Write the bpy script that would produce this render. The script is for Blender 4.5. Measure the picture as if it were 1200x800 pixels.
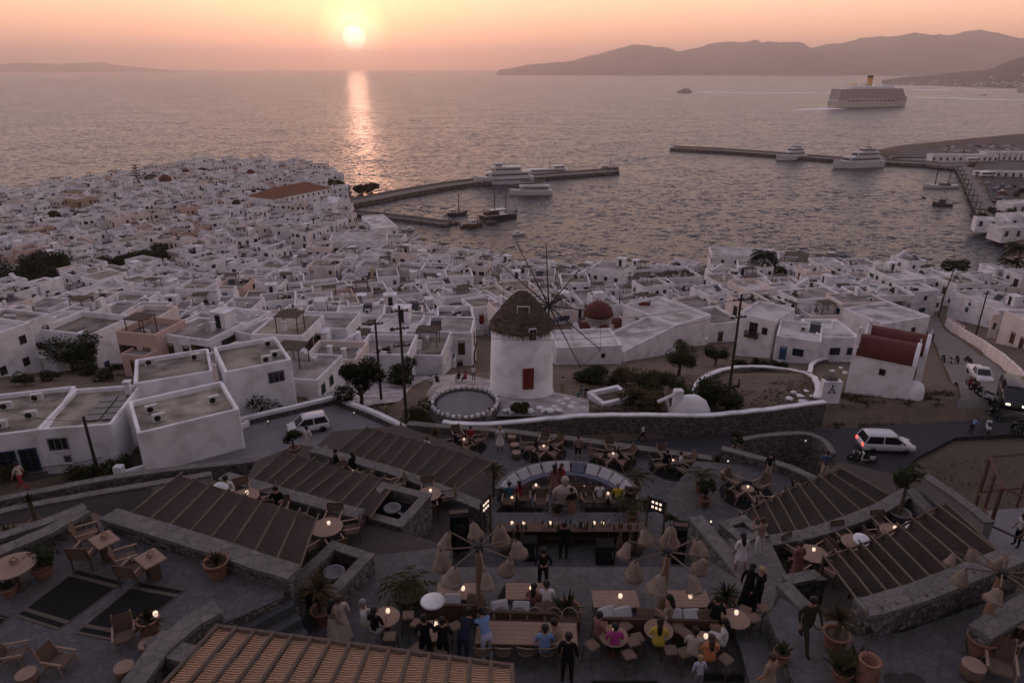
import bpy, bmesh, math, random
import numpy as np
from mathutils import Vector, Matrix, noise as mnoise

for _o in list(bpy.data.objects): bpy.data.objects.remove(_o)
SC = bpy.context.scene
COL = SC.collection
PI = math.pi
R = math.radians

# ------------------------------------------------------------------ camera
CAM_Z = 65.0
PITCH = R(21.8)
F = 800.0                                   # focal length in pixels of a 1200 px wide picture
cam_d = bpy.data.cameras.new('camera')
cam_d.sensor_width = 36.0
cam_d.lens = 24.0
cam_d.clip_start = 0.5
cam_d.clip_end = 80000.0
cam = bpy.data.objects.new('camera', cam_d)
cam.location = (0, 0, CAM_Z)
cam.rotation_euler = (PI/2 - PITCH, 0, 0)
COL.objects.link(cam)
SC.camera = cam
CP, SP = math.cos(PITCH), math.sin(PITCH)

def ray(px, py):
    a = (px - 600.0) / F
    b = (400.0 - py) / F
    return (a, CP + b * SP, -SP + b * CP)
def G(px, py, z=0.0):
    """the point at height z that lies in the direction of a picture position"""
    a, b, c = ray(px, py)
    t = (z - CAM_Z) / c
    return Vector((a * t, b * t, z))
def GY(px, py, y):
    a, b, c = ray(px, py)
    t = y / b
    return Vector((a * t, y, CAM_Z + c * t))

# ------------------------------------------------------------------ sky, sun, exposure
_s = Vector(ray(415, 45)).normalized()
SUN_EL = math.asin(_s.z)
SUN_AZ = math.atan2(_s.x, _s.y)             # from +Y towards +X
world = bpy.data.worlds.new('World')
SC.world = world
world.use_nodes = True
wt = world.node_tree
for n in list(wt.nodes): wt.nodes.remove(n)
def wn(t, **k):
    n = wt.nodes.new(t)
    for a, b in k.items(): setattr(n, a, b)
    return n
w_out = wn('ShaderNodeOutputWorld'); w_bg = wn('ShaderNodeBackground')
sky = wn('ShaderNodeTexSky', sky_type='NISHITA', sun_disc=False)
sky.sun_elevation = SUN_EL
sky.sun_rotation = SUN_AZ
sky.altitude = 60
sky.air_density = 1.0
sky.dust_density = 4.0
sky.ozone_density = 2.0
# the hazy evening sky: a rosy veil of dust low over the horizon, the sun's disc and the glow of the air round it
tc = wn('ShaderNodeTexCoord')
nrm = wn('ShaderNodeVectorMath', operation='NORMALIZE'); wt.links.new(tc.outputs['Generated'], nrm.inputs[0])
dot = wn('ShaderNodeVectorMath', operation='DOT_PRODUCT'); wt.links.new(nrm.outputs[0], dot.inputs[0])
dot.inputs[1].default_value = _s[:]
ac = wn('ShaderNodeMath', operation='ARCCOSINE'); wt.links.new(dot.outputs['Value'], ac.inputs[0])
def ramp(src, stops, mx):
    mr = wn('ShaderNodeMapRange'); mr.inputs['From Max'].default_value = mx
    wt.links.new(src, mr.inputs['Value'])
    r = wn('ShaderNodeValToRGB'); wt.links.new(mr.outputs[0], r.inputs[0])
    cr = r.color_ramp; cr.interpolation = 'EASE'
    for i, (p, c) in enumerate(stops):
        e = cr.elements[i] if i < 2 else cr.elements.new(p)
        e.position = p; e.color = (*c, 1)
    return r.outputs[0]
sep = wn('ShaderNodeSeparateXYZ'); wt.links.new(nrm.outputs[0], sep.inputs[0])
glow = ramp(ac.outputs[0], [(0.0, (1, .93, .62)), (1.0, (0, 0, 0)), (.10, (1, .84, .44)), (.155, (.80, .44, .16)), (.22, (.36, .14, .05)), (.42, (.20, .062, .024)), (.72, (.09, .024, .010))], R(14))
disc = ramp(ac.outputs[0], [(0.0, (1, .97, .85)), (1.0, (0, 0, 0)), (.55, (1, .95, .75))], R(1.05))
veil = ramp(sep.outputs['Z'], [(0.0, (.74, .285, .175)), (1.0, (.175, .163, .208)), (.035, (.78, .375, .205)), (.095, (.71, .475, .28)), (.15, (.52, .42, .355)), (.26, (.39, .345, .375)), (.5, (.25, .223, .268))], 1.0)
sdh = Vector((_s.x, _s.y, 0)).normalized()
dh = wn('ShaderNodeVectorMath', operation='DOT_PRODUCT'); wt.links.new(nrm.outputs[0], dh.inputs[0]); dh.inputs[1].default_value = sdh[:]
azf = wn('ShaderNodeMapRange', interpolation_type='SMOOTHSTEP'); wt.links.new(dh.outputs['Value'], azf.inputs['Value'])
azf.inputs['From Min'].default_value = -1; azf.inputs['From Max'].default_value = .9; azf.inputs['To Min'].default_value = .4; azf.inputs['To Max'].default_value = 1
def wmix(a, b, op, fac=1.0):
    m = wn('ShaderNodeMix', data_type='RGBA', blend_type=op)
    m.inputs['Factor'].default_value = fac
    for s, v in ((m.inputs[6], a), (m.inputs[7], b)):
        if isinstance(v, tuple): s.default_value = v
        else: wt.links.new(v, s)
    return m.outputs[2]
SKY_STRENGTH = 0.10
K = 1.0 / SKY_STRENGTH
veil_s = wmix(veil, (K*2.45, K*2.4, K*2.45, 1), 'MULTIPLY')
veil_s = wmix(veil_s, azf.outputs[0], 'MULTIPLY')
base = wmix(sky.outputs[0], veil_s, 'MIX', 0.72)
g_s = wmix(glow, (K*1.15, K*1.15, K*1.15, 1), 'MULTIPLY')
d_s = wmix(disc, (K*1.6, K*1.6, K*1.6, 1), 'MULTIPLY')
tot = wmix(wmix(base, g_s, 'ADD'), d_s, 'ADD')
wt.links.new(tot, w_bg.inputs['Color'])
w_bg.inputs['Strength'].default_value = SKY_STRENGTH
wt.links.new(w_bg.outputs[0], w_out.inputs[0])

sun_d = bpy.data.lights.new('sun', 'SUN')
sun_d.energy = 0.16
sun_d.color = (1.0, 0.47, 0.31)
sun_d.angle = R(1.5)
sun = bpy.data.objects.new('sun', sun_d)
sun.rotation_euler = Vector(_s).to_track_quat('Z', 'Y').to_euler()
sun.location = (-100, 300, 200)
COL.objects.link(sun)

SC.view_settings.view_transform = 'Standard'
SC.view_settings.look = 'None'
SC.view_settings.exposure = 0.40
SC.view_settings.gamma = 1.0
SC.cycles.use_denoising = True
SC.cycles.max_bounces = 6
SC.cycles.diffuse_bounces = 3
SC.cycles.glossy_bounces = 3
SC.cycles.transmission_bounces = 4
SC.cycles.transparent_max_bounces = 8
SC.cycles.volume_bounces = 1
SC.cycles.sample_clamp_indirect = 4.0
SC.cycles.use_adaptive_sampling = True
SC.cycles.adaptive_threshold = 0.015

# ------------------------------------------------------------------ materials
MATS = {}
def mat(name, col, rough=.8, var=0.0, scale=4.0, bump=0.0, bscale=None, col2=None, metal=0.0, spec=.3, kind='noise', emit=None, estr=0, detail=6.0, stretch=None, thr=None, coord='Object', rnd=0.0, axis='X'):
    """procedural material: base colour varied by a noise / voronoi / wave pattern, with fine relief"""
    if name in MATS: return MATS[name]
    m = bpy.data.materials.new(name); m.use_nodes = True
    nt = m.node_tree; N = nt.nodes; L = nt.links
    b = N['Principled BSDF']
    b.inputs['Base Color'].default_value = (*col, 1)
    b.inputs['Roughness'].default_value = rough
    b.inputs['Metallic'].default_value = metal
    b.inputs['Specular IOR Level'].default_value = spec
    if emit:
        b.inputs['Emission Color'].default_value = (*emit, 1); b.inputs['Emission Strength'].default_value = estr
    if var or bump or col2 or rnd:
        if coord == 'World':
            t = N.new('ShaderNodeNewGeometry'); src = t.outputs['Position']
        else:
            t = N.new('ShaderNodeTexCoord'); src = t.outputs[coord]
        if stretch:
            mp = N.new('ShaderNodeMapping'); mp.inputs['Scale'].default_value = stretch
            L.new(src, mp.inputs[0]); src = mp.outputs[0]
        if kind == 'noise':
            x = N.new('ShaderNodeTexNoise'); x.inputs['Scale'].default_value = scale; x.inputs['Detail'].default_value = detail
            f = x.outputs[0]
        elif kind == 'stones':
            x = N.new('ShaderNodeTexVoronoi'); x.feature = 'DISTANCE_TO_EDGE'; x.inputs['Scale'].default_value = scale
            mr = N.new('ShaderNodeMapRange'); mr.inputs['From Min'].default_value = .01; mr.inputs['From Max'].default_value = .09
            L.new(x.outputs[0], mr.inputs[0]); f = mr.outputs[0]
            xc = N.new('ShaderNodeTexVoronoi'); xc.inputs['Scale'].default_value = scale
        elif kind == 'wave':
            x = N.new('ShaderNodeTexWave'); x.bands_direction = axis; x.inputs['Scale'].default_value = scale; x.inputs['Distortion'].default_value = 2.5; x.inputs['Detail'].default_value = 3
            x.inputs['Detail Scale'].default_value = 2.0
            f = x.outputs['Fac']
        if kind != 'noise' or True:
            L.new(src, x.inputs['Vector'])
            if kind == 'stones': L.new(src, xc.inputs['Vector'])
        mx = N.new('ShaderNodeMix'); mx.data_type = 'RGBA'
        c2 = col2 if col2 else tuple(max(0, c * (1 - var)) for c in col)
        c1 = tuple(min(1, c * (1 + var * .6)) for c in col)
        mx.inputs[6].default_value = (*c2, 1); mx.inputs[7].default_value = (*c1, 1)
        ff = f
        if thr:
            mr2 = N.new('ShaderNodeMapRange'); mr2.inputs['From Min'].default_value = thr[0]; mr2.inputs['From Max'].default_value = thr[1]
            L.new(f, mr2.inputs[0]); ff = mr2.outputs[0]
        L.new(ff, mx.inputs['Factor'])
        cout = mx.outputs[2]
        if kind == 'stones':
            hs = N.new('ShaderNodeHueSaturation'); L.new(cout, hs.inputs['Color'])
            sx = N.new('ShaderNodeSeparateColor'); L.new(xc.outputs['Color'], sx.inputs[0])
            mv = N.new('ShaderNodeMapRange'); mv.inputs['To Min'].default_value = 1 - var * 1.2; mv.inputs['To Max'].default_value = 1 + var
            L.new(sx.outputs[0], mv.inputs[0]); L.new(mv.outputs[0], hs.inputs['Value'])
            cout = hs.outputs[0]
        if rnd:
            oi = N.new('ShaderNodeObjectInfo'); hs2 = N.new('ShaderNodeHueSaturation'); L.new(cout, hs2.inputs['Color'])
            mv2 = N.new('ShaderNodeMapRange'); mv2.inputs['To Min'].default_value = 1 - rnd; mv2.inputs['To Max'].default_value = 1 + rnd * .5
            L.new(oi.outputs['Random'], mv2.inputs[0]); L.new(mv2.outputs[0], hs2.inputs['Value']); cout = hs2.outputs[0]
        L.new(cout, b.inputs['Base Color'])
        if bump:
            bp = N.new('ShaderNodeBump'); bp.inputs['Strength'].default_value = min(1, bump); bp.inputs['Distance'].default_value = .06
            if kind == 'stones': L.new(f, bp.inputs['Height'])
            else:
                y = N.new('ShaderNodeTexNoise') if kind == 'noise' else x
                if kind == 'noise':
                    y.inputs['Scale'].default_value = bscale or scale * 3; y.inputs['Detail'].default_value = 5; L.new(src, y.inputs['Vector'])
                L.new(y.outputs[0], bp.inputs['Height'])
            L.new(bp.outputs[0], b.inputs['Normal'])
    MATS[name] = m
    return m

# ------------------------------------------------------------------ mesh helpers
class MB:
    """collects shapes and links them as ONE mesh object; every face may have its own material"""
    def __init__(s): s.v = []; s.f = []; s.m = []; s.mats = []; s.cur = 0; s.sm = []; s.smooth = False
    def use(s, m):
        if m not in s.mats: s.mats.append(m)
        s.cur = s.mats.index(m); return s
    def add(s, vs, fs, M=None):
        o = len(s.v)
        s.v += [tuple(M @ Vector(p)) for p in vs] if M is not None else [tuple(p) for p in vs]
        for f in fs:
            s.f.append(tuple(i + o for i in f)); s.m.append(s.cur); s.sm.append(s.smooth)
        return s
    def box(s, c, d, rz=0, M=None, taper=1.0):
        x, y, z = d[0]/2, d[1]/2, d[2]/2; t = taper
        vs = [(-x,-y,-z),(x,-y,-z),(x,y,-z),(-x,y,-z),(-x*t,-y*t,z),(x*t,-y*t,z),(x*t,y*t,z),(-x*t,y*t,z)]
        T = Matrix.Translation(c) @ Matrix.Rotation(rz, 4, 'Z')
        if M is not None: T = M @ T
        return s.add(vs, [(0,3,2,1),(4,5,6,7),(0,1,5,4),(1,2,6,5),(2,3,7,6),(3,0,4,7)], T)
    def bevbox(s, c, d, b, rz=0, M=None):
        """box with rounded vertical edges and a chamfered top"""
        x, y, z = d[0]/2, d[1]/2, d[2]/2
        ring = []
        for cx, cy, a0 in ((x-b,y-b,0),(-x+b,y-b,90),(-x+b,-y+b,180),(x-b,-y+b,270)):
            for k in (0, 45, 90): ring.append((cx + b*math.cos(R(a0+k)), cy + b*math.sin(R(a0+k))))
        n = len(ring); kx = (x - b*.6)/x; ky = (y - b*.6)/y
        vs = [(p[0], p[1], -z) for p in ring] + [(p[0], p[1], z - b*.6) for p in ring] + [(p[0]*kx, p[1]*ky, z) for p in ring]
        fs = [tuple(reversed(range(n))), tuple(range(2*n, 3*n))]
        for r in (0, n):
            fs += [(r+i, r+(i+1) % n, r+n+(i+1) % n, r+n+i) for i in range(n)]
        T = Matrix.Translation(c) @ Matrix.Rotation(rz, 4, 'Z')
        if M is not None: T = M @ T
        return s.add(vs, fs, T)
    def prism(s, poly, z0, z1, M=None):
        """poly counter-clockwise seen from above; z1 may be a list"""
        n = len(poly)
        zt = z1 if isinstance(z1, (list, tuple)) else [z1]*n
        zb = z0 if isinstance(z0, (list, tuple)) else [z0]*n
        ar = sum(poly[i][0]*poly[(i+1) % n][1] - poly[(i+1) % n][0]*poly[i][1] for i in range(n))
        idx = list(range(n)) if ar > 0 else list(reversed(range(n)))
        vs = [(poly[i][0], poly[i][1], zb[i]) for i in idx] + [(poly[i][0], poly[i][1], zt[i]) for i in idx]
        fs = [tuple(reversed(range(n))), tuple(range(n, 2*n))] + [(i, (i+1) % n, n+(i+1) % n, n+i) for i in range(n)]
        return s.add(vs, fs, M)
    def lathe(s, prof, n=16, c=(0,0,0), M=None, a0=0, a1=2*PI, cap=True):
        full = abs(a1-a0-2*PI) < 1e-6
        m = n if full else n+1
        vs = []
        for r, z in prof:
            for i in range(m):
                a = a0 + (a1-a0)*i/n
                vs.append((c[0]+r*math.cos(a), c[1]+r*math.sin(a), c[2]+z))
        fs = []
        for k in range(len(prof)-1):
            for i in range(n):
                j = (i+1) % m
                fs.append((k*m+i, k*m+j, (k+1)*m+j, (k+1)*m+i))
        if cap and full:
            if prof[0][0] > 1e-4: fs.append(tuple(reversed(range(m))))
            if prof[-1][0] > 1e-4: fs.append(tuple(range((len(prof)-1)*m, len(prof)*m)))
        return s.add(vs, fs, M)
    def tube(s, pts, r, n=6, M=None, cap=True):
        pts = [Vector(p) for p in pts]
        rs = r if isinstance(r, (list, tuple)) else [r]*len(pts)
        vs = []; up = None
        for i, p in enumerate(pts):
            d = (pts[min(i+1, len(pts)-1)] - pts[max(i-1, 0)])
            if d.length < 1e-9: d = Vector((0,0,1))
            d.normalize()
            if up is None: up = Vector((0,0,1)) if abs(d.z) < .9 else Vector((1,0,0))
            u = d.cross(up)
            if u.length < 1e-6: u = d.cross(Vector((0,1,0)))
            u.normalize(); w = u.cross(d).normalized(); up = w
            for k in range(n):
                a = 2*PI*k/n
                vs.append(p + (u*math.cos(a) + w*math.sin(a))*rs[i])
        fs = []
        for i in range(len(pts)-1):
            for k in range(n):
                j = (k+1) % n
                fs.append((i*n+k, i*n+j, (i+1)*n+j, (i+1)*n+k))
        if cap: fs += [tuple(reversed(range(n))), tuple(range((len(pts)-1)*n, len(pts)*n))]
        return s.add(vs, fs, M)
    def grid(s, P, M=None, close=False):
        """P: rows of points"""
        h = len(P); w = len(P[0])
        return s.add([p for r in P for p in r], [(i*w+j, i*w+j+1, (i+1)*w+j+1, (i+1)*w+j) for i in range(h-1) for j in range(w-1)], M)
    def mesh(s, name):
        me = bpy.data.meshes.new(name)
        me.from_pydata([tuple(p) for p in s.v], [], s.f)
        for m in s.mats: me.materials.append(m)
        me.polygons.foreach_set('material_index', s.m)
        me.polygons.foreach_set('use_smooth', s.sm)
        me.update()
        return me
    def build(s, name, m=None, parent=None, loc=None, rz=None):
        if m is not None and not s.mats: s.mats = [m]
        return link(name, s.mesh(name), parent, loc, rz)

def link(name, me, parent=None, loc=None, rz=None):
    o = bpy.data.objects.new(name, me)
    COL.objects.link(o)
    if parent is not None: o.parent = parent
    if loc is not None: o.location = loc
    if rz is not None: o.rotation_euler = (0, 0, rz)
    return o
def tag(o, label, cat, group=None):
    o['label'] = label; o['category'] = cat
    if group: o['group'] = group
    return o
def thing(name, label, cat, loc=(0,0,0), rz=0, group=None):
    o = link(name, None, None, loc, rz)
    o.empty_display_size = .2
    return tag(o, label, cat, group)
def struct(o): o['kind'] = 'structure'; return o
def stuff(o): o['kind'] = 'stuff'; return o
def kids(o): return [c for c in bpy.data.objects if c.parent == o]
def copy_tree(o, loc=None, rz=None, label=None, parent=None, tree=None):
    c = o.copy(); COL.objects.link(c)
    if parent is not None: c.parent = parent
    if loc is not None: c.location = loc
    if rz is not None: c.rotation_euler = (0, 0, rz)
    if label: c['label'] = label
    for ch in o.children: copy_tree(ch, parent=c)
    return c
def fb(x, y, s=1.0, oct=4, seed=0.0):
    return mnoise.fractal(Vector((x*s+seed, y*s-seed*.7, seed*1.3)), 1.0, 2.0, oct)
# ------------------------------------------------------------------ sea
def sea_material():
    m = bpy.data.materials.new('sea_water'); m.use_nodes = True
    nt = m.node_tree; N = nt.nodes; L = nt.links; b = N['Principled BSDF']
    b.inputs['Base Color'].default_value = (.020, .021, .030, 1)
    b.inputs['Roughness'].default_value = .27
    b.inputs['IOR'].default_value = 1.33
    b.inputs['Specular IOR Level'].default_value = .5
    g = N.new('ShaderNodeNewGeometry')
    acc = None
    for sc, sx, sy, ax, ay, rot in ((.03, .6, 1.3, .45, .5, 8), (.2, .7, 1.2, 1.6, 1.3, 14), (.52, .7, 1.2, 2.5, 2.1, -10), (1.5, .8, 1.2, 1.9, 1.6, 5)):
        mp = N.new('ShaderNodeMapping'); mp.inputs['Scale'].default_value = (sx, sy, 1); mp.inputs['Rotation'].default_value = (0, 0, R(rot))
        L.new(g.outputs['Position'], mp.inputs[0])
        n = N.new('ShaderNodeTexNoise'); n.inputs['Scale'].default_value = sc; n.inputs['Detail'].default_value = 3; n.inputs['Roughness'].default_value = .55
        L.new(mp.outputs[0], n.inputs['Vector'])
        sb = N.new('ShaderNodeVectorMath'); sb.operation = 'SUBTRACT'; sb.inputs[1].default_value = (.5, .5, .5)
        L.new(n.outputs['Color'], sb.inputs[0])
        ml = N.new('ShaderNodeVectorMath'); ml.operation = 'MULTIPLY'; ml.inputs[1].default_value = (ax, ay, 0)
        L.new(sb.outputs[0], ml.inputs[0])
        if acc:
            ad = N.new('ShaderNodeVectorMath'); L.new(acc, ad.inputs[0]); L.new(ml.outputs[0], ad.inputs[1]); acc = ad.outputs[0]
        else: acc = ml.outputs[0]
    ad = N.new('ShaderNodeVectorMath'); L.new(acc, ad.inputs[0]); ad.inputs[1].default_value = (0, 0, 1)
    nn = N.new('ShaderNodeVectorMath'); nn.operation = 'NORMALIZE'; L.new(ad.outputs[0], nn.inputs[0])
    L.new(nn.outputs[0], b.inputs['Normal'])
    return m
SEA = MB()
ys = [-200, 0, 150, 300, 500, 800, 1500, 3000, 7000, 15000, 31000]
xs = [-31000, -10000, -3000, -1000, -300, 0, 300, 1000, 3000, 10000, 31000]
SEA.grid([[(x, y, 0) for x in xs] for y in ys])
struct(SEA.build('sea', sea_material()))

# ------------------------------------------------------------------ islands on the horizon
m_island = mat('dry_hillside', (.20, .165, .15), .95, var=.45, scale=.004, bump=.3)
def island(name, sil, dist, depth, seed):
    """sil: (px, py) along the skyline; the ridge stands dist metres away and slopes down on both sides to the sea"""
    pts = [GY(px, py, dist) for px, py in sil]
    xs = np.linspace(pts[0].x, pts[-1].x, 280)
    hs = np.interp(xs, [p.x for p in pts], [max(p.z, 0) for p in pts])
    rows = []
    nv = 26
    for j in range(nv):
        t = j/(nv-1)*2 - 1
        row = []
        for i, x in enumerate(xs):
            y = dist + t*depth
            prof = max(0, 1 - abs(t))**.9
            nz = fb(x, y, 1/900.0, 5, seed)
            h = hs[i]*prof*(1 + .45*nz*min(1, abs(t)*3)) + hs[i]*.20*fb(x, y*.4, 1/420., 5, seed+3)*(1-abs(t)*.7) - (8 if abs(t) > .96 else 0)
            row.append((x, y, h - 2))
        rows.append(row)
    b = MB(); b.smooth = True; b.grid(rows)
    return struct(b.build(name, m_island))
island('hills', [(585, 82), (620, 76), (650, 72), (690, 66), (712, 62), (735, 55), (760, 54.5), (800, 58), (830, 53), (862, 49), (885, 43), (905, 47), (930, 53),
                 (960, 52), (1000, 51), (1035, 41), (1080, 33), (1095, 37), (1125, 35), (1150, 38), (1180, 43), (1210, 48), (1290, 62), (1400, 82)], 9500, 2600, 1.3)
island('hills', [(-160, 84), (-90, 78), (-30, 80), (10, 74), (35, 73), (60, 75), (85, 74.5), (112, 73), (140, 76), (170, 80), (205, 84)], 14000, 1800, 5.1)

# ------------------------------------------------------------------ land
def poly_px(lst, z=0): return [G(x, y, z) for x, y in lst]
SHORE_PX = [(-260, 262), (-120, 250), (0, 240), (60, 232), (120, 222), (180, 210), (230, 201), (290, 197), (345, 199), (385, 207), (408, 220), (414, 236), (412, 252),
            (436, 268), (452, 286), (500, 299), (560, 312), (620, 329), (690, 334), (770, 327), (840, 316), (900, 316), (960, 319), (1020, 329), (1080, 333), (1130, 330), (1165, 320), (1182, 302),
            (1180, 284), (1165, 272), (1152, 262), (1143, 246), (1134, 226), (1126, 206), (1118, 193), (1096, 190), (1060, 187.5), (1030, 183.5), (1016, 180), (1050, 173), (1100, 168), (1150, 163), (1210, 158), (1330, 152)]
SHORE = [(p.x, p.y) for p in poly_px(SHORE_PX)]
LAND = SHORE + [(900, SHORE[-1][1]), (900, -400), (-900, -400), (-900, SHORE[0][1])]
LP = np.array(LAND)
def inside(X, Y):
    c = np.zeros(X.shape, bool); n = len(LP)
    for i in range(n):
        x1, y1 = LP[i]; x2, y2 = LP[(i+1) % n]
        cond = ((y1 > Y) != (y2 > Y)) & (X < (x2-x1)*(Y-y1)/((y2-y1) or 1e-9) + x1)
        c ^= cond
    return c
def shoredist(X, Y):
    D = np.full(X.shape, 1e9); n = len(SHORE)
    for i in range(n-1):
        a = np.array(SHORE[i]); b = np.array(SHORE[i+1]); d = b-a; l2 = (d*d).sum()
        t = np.clip(((X-a[0])*d[0] + (Y-a[1])*d[1])/l2, 0, 1)
        D = np.minimum(D, np.hypot(X-(a[0]+t*d[0]), Y-(a[1]+t*d[1])))
    return D
PROF = ([-160, -60, -14, 0, 12, 22, 30, 38, 44, 48, 60, 75, 100, 130, 160, 200, 250, 420, 2000], [128, 82, 57, 48, 46.5, 44.5, 40.5, 37, 34.6, 34.4, 34.2, 30, 22.5, 15.0, 9.8, 5.6, 3.6, 3.2, 3])  # steep rise behind the camera is added, unseen, to block sky and darken the foreground
def ground_np(X, Y):
    z = np.interp(Y, *PROF)
    sm = lambda v, a, b: (lambda t: t*t*(3-2*t))(np.clip((v-a)/(b-a), 0, 1))
    z = z + 1.9*sm(X, -11, -5)*(1-sm(X, 45, 51))*sm(Y - 3.6*sm(X, 12, 32), 53.2, 55.0)*(1-sm(Y, 67, 82))
    ins = inside(X, Y); sd = shoredist(X, Y)
    zi = np.minimum(z, 1.5 + sd*.22)
    return np.where(ins, np.where(sd < 2, np.minimum(zi, 1.5), zi), -np.minimum(sd*.5, 4.0))
def H(x, y): return float(ground_np(np.array([x]), np.array([y]))[0])
def P(px, py, up=0.0):
    """where a picture position meets the ground"""
    z = 20.0
    a, b, c = ray(px, py)
    t0 = 5.0
    pts = np.arange(10.0, 900.0, .5)/b
    X = a*pts; Y = b*pts; Z = CAM_Z + c*pts
    g = ground_np(X, Y)
    k = np.argmax(Z <= np.maximum(g, 0))
    return Vector((X[k], Y[k], max(g[k], 0) + up))
gy = np.concatenate([np.arange(-150, -20, 10.0), np.arange(-20, 140, 2.0), np.arange(140, 300, 4.0), np.arange(300, 760, 8.0)])
gx = np.concatenate([np.arange(-700, -200, 14.0), np.arange(-200, 200, 4.0), np.arange(200, 760, 14.0)])
GX, GYY = np.meshgrid(gx, gy)
GZ = ground_np(GX, GYY)
m_ground = mat('dry_earth', (.125, .092, .068), .95, var=.6, scale=1.1, bump=1, bscale=4, coord='World')
g = MB(); g.smooth = True
g.grid([[(GX[i, j], GYY[i, j], GZ[i, j] + .12*fb(GX[i, j], GYY[i, j], .5, 3)*(GZ[i, j] > 2)) for j in range(len(gx))] for i in range(len(gy))])
struct(g.build('ground', m_ground))

# far headland with its villages
m_head = mat('headland_scrub', (.15, .118, .098), .95, var=.5, scale=.02, bump=.4, coord='World')
def headland():
    sil = [(1040, 93), (1062, 90), (1085, 88), (1110, 86), (1140, 83), (1160, 80), (1180, 72), (1200, 67), (1240, 58), (1300, 55), (1400, 60)]
    base = [(1030, 101), (1060, 100), (1100, 101), (1150, 103), (1200, 104), (1260, 108), (1420, 116)]
    n = 60; rows = []
    pxs = np.linspace(1034, 1400, n)
    by = np.interp(pxs, [p[0] for p in base], [p[1] for p in base])
    sy = np.interp(pxs, [p[0] for p in sil], [p[1] for p in sil])
    for j in range(16):
        t = j/15
        row = []
        for i in range(n):
            p = G(pxs[i], by[i], 0)
            top = GY(pxs[i], sy[i], p.y + 900)
            e = t if t < .8 else .8
            q = p.lerp(top, min(1, t/.8)) if t <= .8 else top + Vector((top.x/top.y*(t-.8)*2500, (t-.8)*2500, -(t-.8)*5*top.z))
            zz = (top.z*(min(1, t/.8)**1.25) if t <= .8 else q.z) + 9*fb(q.x, q.y, 1/160., 4, 2)*min(1, t*4)
            row.append((q.x, q.y, (zz if j else -2)))
        rows.append(row)
    b = MB(); b.smooth = True; b.grid(rows)
    return struct(b.build('headland', m_head)), rows
HEAD, HEADROWS = headland()

# ------------------------------------------------------------------ the air
def haze():
    b = MB()
    b.box((0, 15200, 350), (62600, 32400, 712))
    m = bpy.data.materials.new('evening_haze'); m.use_nodes = True
    nt = m.node_tree
    nt.nodes.remove(nt.nodes['Principled BSDF'])
    v = nt.nodes.new('ShaderNodeVolumePrincipled')
    v.inputs['Color'].default_value = (.99, .84, .79, 1)
    v.inputs['Density'].default_value = 1.05e-4
    v.inputs['Anisotropy'].default_value = .78
    nt.links.new(v.outputs[0], nt.nodes['Material Output'].inputs['Volume'])
    return stuff(b.build('haze', m))
haze()
# ------------------------------------------------------------------ the white town
rng = random.Random(11)
m_white = mat('whitewash', (.76, .745, .755), .9, var=.10, scale=.6, bump=.35, bscale=2.5, rnd=.12, col2=(.54, .515, .51), thr=(.25, .55))
m_white2 = mat('warm_whitewash', (.70, .62, .57), .9, var=.12, scale=.35, bump=.25, bscale=2.5, rnd=.12, col2=(.55, .47, .43), thr=(.25, .6))
m_rose = mat('rose_plaster', (.60, .42, .36), .9, var=.15, scale=.5, rnd=.1)
m_ochre = mat('bare_plaster', (.42, .31, .22), .9, var=.2, scale=.8, rnd=.1)
m_rf_w = mat('roof_screed_white', (.52, .49, .475), .9, var=.3, scale=.3, rnd=.2, col2=(.29, .255, .235), thr=(.35, .6), coord='World')
m_rf_g = mat('roof_screed_grey', (.29, .26, .245), .9, var=.3, scale=.35, rnd=.3, col2=(.155, .135, .12), thr=(.35, .62), coord='World')
m_rf_t = mat('roof_screed_tan', (.31, .265, .215), .9, var=.35, scale=.5, rnd=.3, col2=(.15, .125, .10), thr=(.35, .62), coord='World')
ROOFS = [(m_rf_w, 'pale'), (m_rf_g, 'grey'), (m_rf_t, 'tan')]
m_glass = mat('dark_glass', (.018, .018, .022), .12, spec=.6)
m_dark = mat('dark_opening', (.02, .018, .018), .8)
WCOL = {'brown': mat('paint_brown', (.07, .035, .022), .6, var=.2), 'blue': mat('paint_blue', (.05, .09, .17), .6, var=.2), 'green': mat('paint_green', (.04, .09, .05), .6, var=.2),
        'grey': mat('paint_grey', (.22, .22, .24), .6, var=.2), 'white': mat('paint_white', (.66, .65, .64), .6, var=.1), 'red': mat('paint_red', (.17, .028, .022), .6, var=.2)}
m_metal = mat('zinc', (.42, .42, .44), .35, metal=.7, var=.2)
m_ac = mat('air_conditioner_case', (.55, .54, .52), .6, var=.2, scale=3)
m_solar = mat('solar_collector', (.028, .028, .034), .3, spec=.4)
_WM = {}
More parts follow.
